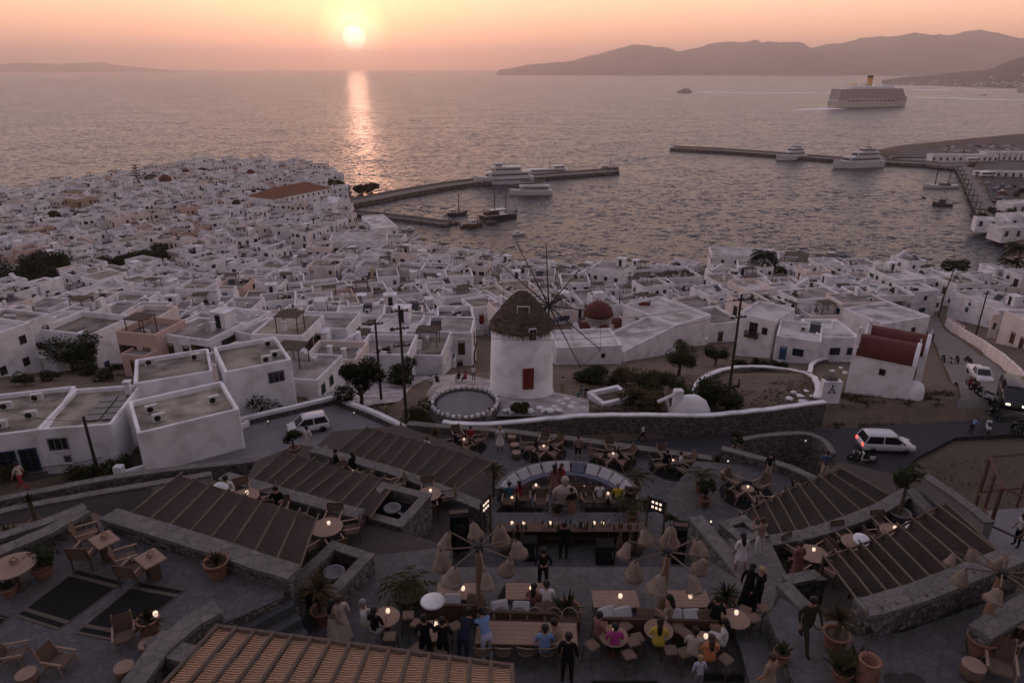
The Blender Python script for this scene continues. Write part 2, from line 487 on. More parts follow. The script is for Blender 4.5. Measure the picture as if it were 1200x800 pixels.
def opening_mesh(kind, colr, shut=False):
    key = (kind, colr, shut)
    if key in _WM: return _WM[key]
    w, h = {'small': (.55, .65), 'window': (.85, 1.1), 'wide': (1.5, 1.15), 'door': (.95, 2.05), 'french': (1.3, 2.15)}[kind]
    b = MB(); fm = WCOL[colr]
    b.use(fm); t = .09
    b.box((-w/2+t/2, -.02, 0), (t, .14, h)); b.box((w/2-t/2, -.02, 0), (t, .14, h))
    b.box((0, -.023, h/2-t/2), (w-2*t, .134, t)); b.box((0, -.023, -h/2+t/2), (w-2*t, .134, t))
    if kind == 'door':
        b.box((0, -.005, -.1), (w-2*t, .07, h-2*t-.2))
        for zz in (-.55, .25): b.box((0, -.045, zz-.1), (w-.42, .02, .62))
    else:
        b.use(m_glass); b.box((0, 0, 0), (w-2*t, .05, h-2*t))
        b.use(fm)
        for k in range(1 if kind != 'wide' else 2):
            x = 0 if kind != 'wide' else (-w/6 + k*w/3)
            b.box((x, -.04, 0), (.05, .05, h-2*t))
        if kind in ('window', 'french'): b.box((0, -.036, h*.12), (w-2*t, .03, .045))
    if shut and kind != 'door':
        for s in (-1, 1): b.box((s*(w/2 + w/4), -.03, 0), (w/2-.03, .05, h))
    if kind in ('window', 'wide', 'small'):
        b.use(m_white); b.box((0, -.06, -h/2-.05), (w+.12, .18, .08))
    _WM[key] = b.mesh('door' if kind in ('door', 'french') else 'window')
    return _WM[key]
def put_opening(parent, kind, colr, x, y, z, rz, shut=False):
    o = link('door' if kind in ('door', 'french') else 'window', opening_mesh(kind, colr, shut), parent, (x, y, z), rz)
    return o
def _pm(name, fn):
    if name not in _WM:
        b = MB(); fn(b); _WM[name] = b.mesh(name)
    return _WM[name]
def ac_fn(b):
    b.use(m_ac); b.bevbox((0, 0, .38), (.95, .42, .66), .04)
    b.use(m_dark); b.lathe([(.25, 0), (.25, .02), (0, .021)], 14, M=Matrix.Translation((-.12, -.212, .38)) @ Matrix.Rotation(PI/2, 4, 'X'))
    b.use(m_metal)
    for x in (-.35, .35): b.box((x, 0, .025), (.06, .5, .05))
def tank_fn(b):
    b.use(m_metal)
    b.smooth = True; b.lathe([(0, -.75), (.2, -.73), (.28, -.65), (.28, .65), (.2, .73), (0, .75)], 14, M=Matrix.Translation((0, .5, 1.35)) @ Matrix.Rotation(PI/2, 4, 'Y')); b.smooth = False
    b.use(m_solar); b.box((0, -.1, .72), (1.5, 1.5, .08), M=Matrix.Rotation(R(38), 4, 'X') @ Matrix.Translation((0, .25, -.15)))
    b.use(m_metal)
    for x in (-.6, .6): b.tube([(x, .55, 0), (x, .5, 1.2)], .03, 4); b.tube([(x, -.6, 0), (x, .5, 1.1)], .03, 4)
def chim_fn(b):
    b.use(m_white); b.box((0, 0, .5), (.5, .5, 1.0), taper=.85); b.box((0, 0, 1.16), (.62, .62, .12))
    for sx in (-1, 1): b.box((sx*.15, 0, 1.05), (.1, .4, .1))
def hut_fn(b):
    b.use(m_white); b.box((0, 0, 1.05), (2.3, 2.0, 2.1)); b.box((0, 0, 2.15), (2.5, 2.2, .1))
    b.use(m_dark); b.box((0, -1.0, .95), (.8, .06, 1.8))
m_reedroof = mat('roof_reed', (.085, .062, .048), .95, var=.4, scale=2)
def perg_fn(b):
    b.use(WCOL['brown'])
    for x in (-1.3, 1.3):
        for y in (-1.1, 1.1): b.box((x, y, 1.1), (.1, .1, 2.2))
    b.use(m_reedroof); b.box((0, 0, 2.26), (3.0, 2.6, .1))
def junk_fn(b):
    r = random.Random(3)
    b.use(WCOL['brown'])
    for k in range(5): b.box((r.uniform(-1.2, 1.2), r.uniform(-.9, .9), .25), (r.uniform(.3, .7), r.uniform(.3, .6), r.uniform(.3, .7)), r.uniform(0, 2))
    b.use(m_ac); b.box((.3, .6, .4), (.6, .5, .8)); b.box((-.9, -.3, .35), (.5, .7, .7))
    b.use(m_dark); b.box((.9, -.5, .3), (.7, .4, .6))
def step_fn(b):
    b.use(m_white)
    for k in range(6): b.box((-1.2+k*.4, 0, .12+k*.12), (.4, .9, .24+k*.24))
    b.box((1.4, 0, .9), (.5, .95, 1.85))
ROOFITEM = {'pergola': perg_fn, 'roof_clutter': junk_fn, 'roof_steps': step_fn, 'air_conditioner': ac_fn, 'water_heater': tank_fn, 'chimney': chim_fn, 'stair_hut': hut_fn}

def wall_shell(b, w, d, z0, h, par=.5, th=.28, rough=0.0):
    """walls with a parapet; returns the roof level"""
    x, y = w/2, d/2; c = .12
    def ring(x, y, z): return [(-x+c,-y,z),(x-c,-y,z),(x,-y+c,z),(x,y-c,z),(x-c,y,z),(-x+c,y,z),(-x,y-c,z),(-x,-y+c,z)]
    r = [ring(x, y, z0), ring(x, y, h+par-.06), ring(x-.06, y-.06, h+par), ring(x-th+.06, y-th+.06, h+par), ring(x-th, y-th, h+par-.06), ring(x-th, y-th, h-.1)]
    n = 8; o = []
    for q in r: o += q
    b.add(o, [(k*n+i, k*n+(i+1) % n, (k+1)*n+(i+1) % n, (k+1)*n+i) for k in range(5) for i in range(n)])
def roof_deck(b, w, d, h, th=.28):
    b.box((0, 0, h-.12), (w-th*2+.05, d-th*2+.05, .24))

HOUSES = []
NHOUSE = [0]
def house(cx, cy, zg, w, d, h, rz, wm=m_white, roof=None, colr='brown', items=(), name='house', label=None, cat='house', group='white houses of the town', par=.5, openings=None, far=None, r=None, base=2.2, detail=1, annex=None):
    """one whitewashed house: walls with parapet, roof deck, doors and windows, things fixed on the roof"""
    r = r or rng
    rf = roof or r.choices(ROOFS, (3.2, 3.6, 3.2))[0]
    if openings is None:
        openings = []
        st = 1 if h < 4.6 else 2
        for s in range(st):
            zt = h - .5 - s*2.9
            for side, L in ((0, w), (1, d), (3, d), (2, w)):
                n = max(1, int(L/2.2)) if side != 2 else max(1, int(L/4))
                for k in range(n):
                    if r.random() < .18: continue
                    u = (k+.5)/n*L - L/2 + r.uniform(-.3, .3)
                    if abs(u) > L/2-.7: continue
                    kd = r.choices(['window', 'small', 'door', 'french', 'wide'], (5, 1.6, 3, 1.6, 1.1))[0]
                    hh = {'door': 1.05, 'french': 1.1}.get(kd, .6)
                    zc = zt - (1.25 if hh > 1 else .75) - (0 if hh < 1 else .25)
                    openings.append((kd, side, u, zc, r.random() < .22))
    if far is not None:
        M = Matrix.Translation((cx, cy, zg)) @ Matrix.Rotation(rz, 4, 'Z')
        t = MB(); t.use(wm); wall_shell(t, w, d, -base, h, par); t.use(rf[0]); roof_deck(t, w, d, h)
        if annex:
            ax, ay, aw, ad, ah = annex; q = MB(); q.use(wm); wall_shell(q, aw, ad, -base, ah, .3, .22); q.use(rf[0]); roof_deck(q, aw, ad, ah, .22); q.use(m_dark); q.box((0, -ad/2, ah-1.3), (.8, .1, 1.0))
            for f, mi in zip(q.f, q.m): t.use(q.mats[mi]); t.add([q.v[i] for i in f], [tuple(range(len(f)))], Matrix.Translation((ax, ay, 0)))
        for kd, side, u, zc, sh in openings:
            ww, hh = {'small': (.5, .6), 'window': (.85, 1.1), 'wide': (1.5, 1.1), 'door': (.95, 2.0), 'french': (1.3, 2.1)}[kd]
            a = side*PI/2; off = (d if side % 2 == 0 else w)/2
            t.use(WCOL[colr] if kd == 'door' else m_dark)
            t.box((0, 0, 0), (ww, .1, hh), M=Matrix.Rotation(a, 4, 'Z') @ Matrix.Translation((u, -off, zc)))
        for it, x, y, a in items:
            b0 = MB(); ROOFITEM[it](b0)
            for f, mi in zip(b0.f, b0.m):
                t.use(b0.mats[mi]); t.add([b0.v[i] for i in f], [tuple(range(len(f)))], Matrix.Translation((x, y, h)) @ Matrix.Rotation(a, 4, 'Z'))
        rem = {}
        for f, mi in zip(t.f, t.m):
            far.use(t.mats[mi]); far.add([t.v[i] for i in f], [tuple(range(len(f)))], M)
        return None
    NHOUSE[0] += 1
    nm = {id(m_white): 'white', id(m_white2): 'cream', id(m_rose): 'rose', id(m_ochre): 'bare tan'}[id(wm)]
    if label is None:
        n_d = sum(q[0] in ('door', 'french') for q in openings); n_w = len(openings) - n_d
        its = [i[0] for i in items]
        top = []
        for k, wd in (('stair_hut', 'stair hut'), ('pergola', 'pergola'), ('roof_steps', 'roof stair'), ('water_heater', 'solar tank'), ('chimney', 'chimney'), ('air_conditioner', 'air conditioner')):
            c = its.count(k)
            if c: top.append({1: '', 2: 'two ', 3: 'three '}[c] + wd + ('s' if c > 1 else ''))
        size = ('wide ' if w > 9 else 'narrow ' if w < 6.3 else '')
        size = '' if len(top) > 1 else size
        label = size + ('tall ' if h >= 4.6 else 'low ') + nm + ' house, ' + rf[1] + ' roof, ' + colr + (' shutters' if any(q[4] for q in openings) else ' doors')
        label += (', ' + ' and '.join(top[:2]) + ' on top') if top else ', bare roof'
    t = thing(name, label, cat, (cx, cy, zg), rz, group)
    b = MB(); b.use(wm); wall_shell(b, w, d, -base, h, par); b.build('wall', None, t)
    b = MB(); b.use(rf[0]); roof_deck(b, w, d, h); b.build('roof', None, t)
    for kd, side, u, zc, sh in openings:
        a = side*PI/2; off = (d if side % 2 == 0 else w)/2
        p = Matrix.Rotation(a, 4, 'Z') @ Vector((u, -off, zc))
        put_opening(t, kd, colr, p.x, p.y, p.z, a, sh)
    if annex:
        ax, ay, aw, ad, ah = annex
        q = MB(); q.use(wm); wall_shell(q, aw, ad, -base, ah, .3, .22); o_ = q.build('annex', None, t, (ax, ay, 0))
        q = MB(); q.use(rf[0]); roof_deck(q, aw, ad, ah, .22); q.build('roof', None, o_)
        put_opening(o_, 'door' if ah > 2.6 and aw < 4 else 'window', colr, 0, -ad/2, ah-1.45, 0)
    for it, x, y, a in items:
        link(it, _pm(it, ROOFITEM[it]), t, (x, y, h), a)
    HOUSES.append(t)
    return t

# keep-out places: special buildings, gardens, squares (x, y, radius)
KEEP = []
def keep(px, py, rad):
    p = P(px, py); KEEP.append((p.x, p.y, rad)); return p
LIM = ([-300, 0, 130, 270, 300, 380, 430, 520, 570, 660, 700, 780, 850, 900, 1000, 1090, 1110, 1200, 1400], [430, 440, 436, 438, 466, 456, 446, 432, 418, 384, 372, 385, 392, 390, 388, 372, 360, 352, 345])
def project(x, y, z):
    dx, dy, dz = x, y, z-CAM_Z
    zc = dy*CP - dz*SP; yc = dy*SP + dz*CP
    return 600 + F*dx/zc, 400 - F*yc/zc, zc
TOWN_TREES = [(22, 340, 13, 'a'), (62, 335, 13, 'a'), (-16, 356, 12, 'a'), (135, 328, 9, 'a'), (162, 322, 10, 'a'), (185, 313, 9, 'a'), (86, 436, 6.3, 'a'), (45, 345, 9, 'a'), (66, 262, 6, 'a'), (55, 265, 5, 'a'),
              (98, 262, 6, 'a'), (184, 220, 9, 'a'), (240, 213, 9, 'a'), (140, 228, 7, 'a'), (205, 209, 8, 'a'), (425, 228, 8, 'a'), (436, 225, 6, 'a'), (395, 225, 8, 'a'), (305, 235, 7, 'a'), (270, 225, 6, 'a'), (380, 345, 5, 'a'), (250, 352, 6, 'a'), (510, 305, 6, 'a')]
for tx, ty, tr, k in TOWN_TREES: keep(tx, ty, tr*.62)
SPECIAL_KEEP = [(355, 245, 17), (345, 262, 9), (335, 232, 9), (373, 232, 9), (403, 246, 7), (425, 302, 11), (445, 300, 10), (405, 303, 9), (712, 340, 8), (790, 336, 12), (765, 340, 8), (815, 332, 8), (700, 395, 8), (720, 400, 7), (745, 388, 8), (800, 385, 8), (880, 305, 6),
                (915, 330, 5), (1108, 368, 4), (930, 410, 9), (900, 400, 8), (970, 400, 7), (430, 255, 10), (1185, 330, 12), (1150, 325, 9), (1095, 340, 4), (380, 268, 7), (870, 322, 8), (915, 321, 8), (950, 324, 8), (978, 326, 5), (690, 420, 6), (760, 412, 6), (850, 318, 8), (615, 460, 6), (285, 480, 6), (424, 470, 3.5), (470, 452, 3), (445, 465, 3)]
for a in SPECIAL_KEEP: keep(*a)
cand = []
sp = 7.3
yy = 56.0
row = 0
while yy < 470:
    xx = -420 + (row % 2)*sp*.5
    while xx < 330:
        wx = xx + 5*fb(xx, yy, 1/38., 2, 4) + rng.uniform(-1.2, 1.2)
        wy = yy + 6*fb(xx, yy, 1/42., 2, 9) + rng.uniform(-1.2, 1.2)
        cand.append((wx, wy))
        xx += sp
    yy += sp; row += 1
CX = np.array([c[0] for c in cand]); CY = np.array([c[1] for c in cand])
CI = inside(CX, CY); CS = shoredist(CX, CY); CG = ground_np(CX, CY)
lots = []
for i, (x, y) in enumerate(cand):
    if not CI[i] or CS[i] < 5: continue
    px, py, zc = project(x, y, CG[i])
    if not (-90 < px < 1290): continue
    if py > np.interp(px, *LIM): continue
    if px > 1110 and py < 315: continue
    if any((x-a)**2 + (y-b)**2 < (c+2.2)**2 for a, b, c in KEEP): continue
    # winding lanes
    ln = abs(fb(x, y, 1/46., 2, 21)); ln2 = abs(fb(x, y, 1/60., 2, 33))
    if (ln < .022 or ln2 < .018) and y < 420: continue
    if rng.random() < .045: continue
    lots.append((zc, x, y, CG[i], px, py))
lots.sort()
FAR = MB()
NMAX = 268
far_n = 0
for k, (zc, x, y, zg, px, py) in enumerate(lots):
    ang = .35*fb(x, y, 1/90., 2, 5)*2 - R(6) + (R(-14) if px < 330 else R(4)) + rng.uniform(-.09, .09)
    w = rng.uniform(5.6, 9.2); d = rng.uniform(5.4, 8.6)
    if rng.random() < .10: w += rng.uniform(2, 4.5)
    h = rng.choices([3.1, 3.7, 5.6, 6.3, 7.0], (3.2, 2.6, 3, 1.8, .35 if y > 120 else .0))[0] + rng.uniform(-.25, .35)
    if y < 330 and shoredist(np.array([x]), np.array([y]))[0] < 16: h = min(h, 3.6)
    wm = rng.choices([m_white, m_white2, m_rose, m_ochre], (80, 14, 2.2, 1.6))[0]
    colr = rng.choices(['brown', 'blue', 'green', 'grey', 'white', 'red'], (5, 2.5, 1.2, 2, 1.2, .7))[0]
    items = []
    if rng.random() < .13: items.append(('stair_hut', rng.uniform(-w/2+1.6, w/2-1.6), d/2-1.5, rng.choice([0, 0, PI/2, -PI/2])))
    if rng.random() < .20: items.append(('pergola', rng.uniform(-w/2+1.9, w/2-1.9), rng.uniform(-d/2+1.7, d/2-1.7), 0))
    elif rng.random() < .5: items.append(('roof_clutter', rng.uniform(-w/2+1.7, w/2-1.7), rng.uniform(-d/2+1.5, d/2-1.5), rng.choice([0, PI/2])))
    if rng.random() < .15: items.append(('roof_steps', rng.uniform(-w/2+2, w/2-2), d/2-1.0, rng.choice([0, PI])))
    for q in range(rng.choices([0, 1, 2, 3], (2, 4, 3, 2))[0]):
        it = rng.choices(['air_conditioner', 'water_heater', 'chimney'], (5, 1.0, 3))[0]
        items.append((it, rng.uniform(-w/2+1, w/2-1), rng.uniform(-d/2+1, d/2-2.8 if len(items) and items[0][0] == 'stair_hut' else d/2-1), rng.uniform(-.3, .3) if it != 'air_conditioner' else rng.choice([0, PI/2, 0, -PI/2])))
    an = None
    if rng.random() < .55:
        aw = rng.uniform(.35, .7)*w; ad = rng.uniform(2.0, 3.6); ah = rng.choice([h*.55, h+1.6, h-1.4, 2.6]); ah = max(2.2, min(ah, 7.5))
        an = (rng.choice([-1, 1])*(w-aw)/2*.9, (-d/2-ad/2+.25) if ah < h else rng.choice([-1, 1])*(d/2-ad/2-.05), aw, ad, ah)
    house(x, y, zg, w, d, h, ang, wm, None, colr, items, annex=an, far=(None if k < NMAX else FAR), par=rng.choice([.25, .45, .6, .9]))
    if k >= NMAX: far_n += 1
o = stuff(FAR.build('distant_houses'))
o['label'] = 'dense far quarter of small white cube houses by the sea'
# ------------------------------------------------------------------ foliage and trees
m_leaf = mat('dark_foliage', (.030, .036, .016), .9, spec=.04, var=.5, scale=1.2, rnd=.2)
m_leaf2 = mat('olive_foliage', (.050, .050, .022), .9, spec=.04, var=.5, scale=1.2, rnd=.2)
m_dryleaf = mat('dry_scrub', (.075, .055, .028), .9, spec=.04, var=.5, scale=1.5, rnd=.2)
m_bark = mat('bark', (.09, .065, .045), .9, var=.4, scale=6, bump=.5)
m_stone = mat('rubble_stone', (.115, .102, .094), .95, var=.42, scale=5.2, kind='stones', bump=.7, col2=(.045, .04, .037), coord='World')
m_stone_cap = mat('slate_capping', (.132, .121, .112), .9, var=.14, scale=3.0, kind='stones', bump=.1, col2=(.10, .092, .085), coord='World')
m_asphalt = mat('asphalt', (.040, .038, .042), .85, var=.3, scale=1.5, bump=.2, coord='World')
m_conc = mat('worn_concrete', (.19, .18, .185), .9, var=.35, scale=.7, bump=.3, coord='World')
m_redroof = mat('red_dome_paint', (.105, .024, .019), .75, var=.3, scale=1.5, bump=.2)
m_tile = mat('terracotta_tiles', (.20, .085, .045), .9, var=.4, scale=1.2)

def leaves(b, pts, size, r, flat=.6):
    """leaf-sized faces round each of the points"""
    for p in pts:
        a = r.uniform(0, 2*PI); t = r.uniform(-1.2, 1.2)*flat
        s = size*r.uniform(.6, 1.3)
        u = Vector((math.cos(a), math.sin(a), r.uniform(-.5, .5)))*s
        w = Vector((-math.sin(a)*math.cos(t), math.cos(a)*math.cos(t), math.sin(t)))*s*.6
        p = Vector(p)
        b.add([p-u, p+w*.8, p+u, p-w*.8], [(0, 1, 2, 3)])
def crown(rx, ry, rz, n, size, seed, cz=0, lobes=7):
    r = random.Random(seed)
    cs = []
    for i in range(lobes):
        a = r.uniform(0, 2*PI); q = r.uniform(.25, .72)
        cs.append((Vector((math.cos(a)*rx*q, math.sin(a)*ry*q, cz + r.uniform(-.35, .55)*rz)), r.uniform(.32, .55)))
    b = MB(); pts = []
    for i in range(n):
        c, k = r.choice(cs)
        while True:
            v = Vector((r.uniform(-1, 1), r.uniform(-1, 1), r.uniform(-1, 1)))
            if .15 < v.length < 1: break
        v *= (.55 + .45*r.random())/max(v.length, .3)**.5
        pts.append((c.x + v.x*rx*k*1.15, c.y + v.y*ry*k*1.15, c.z + v.z*rz*k*1.2))
    leaves(b, pts, size, r)
    return b
def broad_tree(name, label, cat, loc, rx, rz, hgt, seed, m=None, n=900, leaf=.28, group=None):
    t = thing(name, label, cat, loc, 0, group)
    r = random.Random(seed)
    b = MB()
    b.tube([(0, 0, -.3), (.08, .05, hgt*.35), (-.05, .02, hgt*.62)], [.22*rz/2, .17*rz/2, .12*rz/2], 7)
    for k in range(5):
        a = k*1.25 + r.uniform(-.3, .3)
        b.tube([(0, 0, hgt*.4), (math.cos(a)*rx*.3, math.sin(a)*rx*.3, hgt*.62), (math.cos(a)*rx*.62, math.sin(a)*rx*.62, hgt*.85)], [.1*rz/2, .06*rz/2, .02], 5)
    b.build('trunk', m_bark, t)
    c = crown(rx, rx, rz, n, leaf, seed+1, hgt*.8)
    c.build('crown', m or m_leaf, t)
    return t
def shrub(label, loc, rx, rz, seed, m=None, n=420, leaf=.2, group='shrubs on the slope', name='shrub', ry=None):
    t = thing(name, label, 'shrub', loc, 0, group)
    r = random.Random(seed); b = MB()
    for k in range(5):
        a = r.uniform(0, 2*PI)
        b.tube([(0, 0, -.2), (math.cos(a)*rx*.4, math.sin(a)*rx*.4, rz*.9)], [.04, .015], 4)
    b.build('stem', m_bark, t)
    crown(rx, ry or rx, rz*.8, n, leaf, seed, rz*.55, 6).build('foliage', m or m_leaf, t)
    return t
def palm(label, loc, h, rad, seed, name='palm_tree', group=None, nfr=26, m=None, trunk_r=.22):
    t = thing(name, label, 'palm', loc, 0, group)
    r = random.Random(seed); b = MB()
    lean = Vector((r.uniform(-.05, .05)*h, r.uniform(-.05, .05)*h, 0))
    pts = [Vector((0, 0, -.2)) + lean*(k/6)**2 + Vector((0, 0, h*k/6)) for k in range(7)]
    b.tube(pts, [trunk_r*(1.25 if k == 0 else 1 - .03*k + (.12 if k == 6 else 0)) for k in range(7)], 8)
    b.build('trunk', m_bark, t)
    f = MB(); top = pts[-1]
    for k in range(nfr):
        a = k*2.399 + r.uniform(-.2, .2); el = .95 - 1.5*(k/nfr) + r.uniform(-.12, .12)
        L = rad*r.uniform(.85, 1.1)
        d = Vector((math.cos(a), math.sin(a), 0)); side = Vector((-math.sin(a), math.cos(a), 0))
        q = []
        for s in range(7):
            u = s/6
            q.append(top + d*(L*u*math.cos(el*.6)*(1 - .12*u)) + Vector((0, 0, L*(math.sin(el)*u - .75*u*u))))
        f.tube(q, [.03*L/2, .028*L/2, .025*L/2, .02*L/2, .015*L/2, .01, .006], 3)
        for s in range(1, 7):
            for sg in (-1, 1):
                for e in (0, .5):
                    base = q[s-1].lerp(q[s], e + .25)
                    ll = L*.24*math.sin(PI*min(.93, (s-.5+e)/6.6))+.06
                    tip = base + side*sg*ll + d*ll*.55 + Vector((0, 0, -ll*.38))
                    n = Vector((0, 0, .03*L)) + d*.085*L
                    f.add([base-d*.02*L, base+n*.6, tip], [(0, 1, 2)])
    f.build('crown', m or m_leaf, t)
    return t

# ------------------------------------------------------------------ windmill
mw = P(611, 461)
def windmill():
    t = thing('windmill', 'round whitewashed windmill with thatched cone roof, bare spokes and red door', 'windmill', mw)
    zc = project(mw.x, mw.y, mw.z)[2]
    rb = 36.5/F*zc; rt = rb*.93
    eave = GY(611, 389, mw.y - rt).z - mw.z
    top = GY(610, 341, mw.y).z - mw.z
    b = MB(); b.smooth = True
    b.lathe([(rb+.12, -1.0), (rb+.1, .25), (rb, .5), (rb*.985, eave*.4), (rt, eave-.25), (rt*.8, eave-.1)], 40, cap=False)
    b.build('wall', m_white, t)
    th = mat('old_thatch', (.15, .112, .085), 1, var=.6, scale=3.0, bump=1, bscale=9, stretch=(1, 1, 5), col2=(.045, .034, .027))
    b = MB(); b.smooth = True; r = random.Random(3)
    n = 40; prof = []
    lv = 16
    rows = []
    for k in range(lv+1):
        u = k/lv
        rad = (rt+.18)*(1-u)**.70 + (.10 if k % 2 else -.04)*(1-u)
        rows.append([((rad + .12*r.uniform(-1, 1))*math.cos(2*PI*i/n), (rad + .12*r.uniform(-1, 1))*math.sin(2*PI*i/n), eave - .35 + (top-eave+.35)*u + .1*r.uniform(-1, 1) + (.1 if k % 2 else -.06)) for i in range(n)])
        rows[-1].append(rows[-1][0])
    rows.insert(0, [(p[0]*.9, p[1]*.9, p[2]+.25) for p in rows[0]])
    b.grid(rows)
    b.smooth = False
    for k in range(1500):
        u = r.random()**1.3*.97; a = r.uniform(0, 2*PI); rad = (rt+.24)*(1-u)**.70 + .04; z = eave - .35 + (top-eave+.35)*u
        L_ = r.uniform(.3, .6); d = Vector((math.cos(a), math.sin(a), 0)); s_ = Vector((-math.sin(a), math.cos(a), 0))*r.uniform(.04, .09)
        p0 = d*rad + Vector((0, 0, z+.1)); p1 = d*(rad+.02+.30*L_) + Vector((0, 0, z-L_))
        b.add([p0-s_, p0+s_, p1], [(0, 1, 2)])
    b.build('thatched_roof', th, t)
    # door and windows on the near side
    for nm, px, py, w, h, c in (('door', 619, 443, 1.05, 2.1, 'red'), ('window', 625, 393, .75, 1.15, 'white')):
        p = GY(px, py + (10 if nm == 'door' else 0), mw.y - rb*.96)
        a = math.asin(max(-1, min(1, (p.x-mw.x)/rb)))
        zz = p.z - mw.z
        if nm == 'door': zz = max(h/2+.15, GY(619, 456, mw.y-rb).z - mw.z + h/2)
        rr = (rb if nm == 'door' else rt + .03)
        d = link(nm, None, t, (math.sin(a)*rr, -math.cos(a)*rr, zz), a)
        dd = MB(); dd.use(WCOL[c]); dd.box((0, 0, 0), (w, .16, h)); dd.build('frame', None, d)
        pp = MB(); pp.use(WCOL['red'] if nm == 'door' else m_dark)
        for s in (-1, 1): pp.box((s*w*.22, -.085, 0), (w*.38, .05, h*.88))
        pp.build('leaf' if nm == 'door' else 'pane', None, d)
    b = MB(); b.use(WCOL['white'])
    for x in (-.55, .55): b.box((x, 0, .3), (.08, .08, .8))
    b.box((0, 0, .72), (1.2, .08, .08)); b.build('dormer_frame', None, t, (.1, -rt*.62, eave + (top-eave)*.45))
    # wheel of bare spokes, turned to the sea wind
    ax = Vector((.70, .64, .22)).normalized()
    hub = GY(643, 358, mw.y + 1.3) - mw
    wd = mat('weathered_spoke', (.055, .042, .035), .9, var=.3)
    b = MB(); b.tube([hub - ax*3.2, hub + ax*1.7], [.2, .13], 8); b.build('axle', wd, t)
    u = ax.cross(Vector((0, 0, 1))).normalized(); v = u.cross(ax).normalized()
    tips = []
    for k in range(10):
        a = 2*PI*k/10 + .17
        tip = hub + (u*math.cos(a) + v*math.sin(a))*6.9
        b = MB(); b.tube([hub + (u*math.cos(a)+v*math.sin(a))*.1, tip], [.075, .04], 5); b.build('spoke', wd, t)
        tips.append(tip)
    b = MB()
    for k in range(10):
        if k not in (3, 7): b.tube([tips[k], tips[(k+1) % 10]], .018, 3)
        b.tube([tips[k], hub + ax*1.7], .015, 3)
    b.build('rigging', wd, t)
windmill()

# ------------------------------------------------------------------ churches
def vault(b, L, rad, n=10, z=0, ov=0.0, yo=0.0):
    """half barrel along x"""
    rows = []
    for x in (-L/2-ov, L/2+ov):
        rows.append([(x, yo - rad*math.cos(PI*k/n), z + rad*math.sin(PI*k/n)) for k in range(n+1)])
    b.grid(rows)
def twin_church():
    a = G(993, 444, 35.9); c = G(1066, 460, 35.9)
    d = (c-a); L = math.hypot(d.x, d.y); rz = math.atan2(d.y, d.x)
    W = 3.3
    M = Matrix.Rotation(rz, 4, 'Z')
    zt = 35.9
    t = thing('chapel', 'white twin chapel with two dark red barrel roofs on the bank above the road', 'chapel', (a.x, a.y, zt), rz)
    hw = 2.75
    b = MB(); b.use(m_white)
    b.box((L/2, W/2, hw/2-1.5), (L, W, hw+3)); b.box((L/2+.5, W*1.5-.003, hw/2-1.5), (L+.2, W, hw+3))
    b.build('wall', None, t)
    for k, (x0, y0, LL) in enumerate(((L/2, W/2, L), (L/2+.5, W*1.5, L+.2))):
        r = MB(); r.smooth = True
        vault(r, LL-.5, W/2+.05, 12); r.build('vault_roof', m_redroof, t, (x0, y0, hw-.05))
        for e in (-1, 1):
            g = MB(); n = 12
            pl = [(-(W/2+.22)*math.cos(PI*q/n), (W/2+.22)*math.sin(PI*q/n)) for q in range(n+1)]
            vs = [(s*.17, p[0], p[1]) for s in (-1, 1) for p in pl]
            m = n+1
            g.add(vs, [tuple(range(m)), tuple(reversed(range(m, 2*m)))] + [(i, m+i, m+(i+1) % m, (i+1) % m) for i in range(m)])
            g.build('gable', m_white, t, (x0 + e*(LL/2-.15), y0, hw-.1))
    for (x, y, hh) in ((.25, .35, 2.6), (.75, W+.3, 2.4)):
        b = MB(); b.box((0, 0, hh/2), (.35, .5, hh), taper=.75); b.box((0, 0, hh+.1), (.2, .6, .2)); b.build('bell_cote', m_white, t, (x, y, hw))
    for x in (L-.1, L+.55):
        b = MB(); b.box((0, 0, .2), (.12, .12, .6)); b.box((0, 0, .32), (.12, .4, .1)); b.build('cross', m_white, t, (x, W/2 if x < L else W*1.5, hw+W/2+.1))
    put_opening(t, 'small', 'brown', L*.52, 0, hw*.55, 0)
    put_opening(t, 'door', 'brown', L, W/2, 1.0, PI/2)
    b = MB(); b.smooth = True
    b.lathe([(.85, -4.0), (.85, .2), (.68, .7), (.33, .95), (0, 1.02)], 14); b.build('apse', m_white, t, (L+.35, .75, 0))
twin_church()
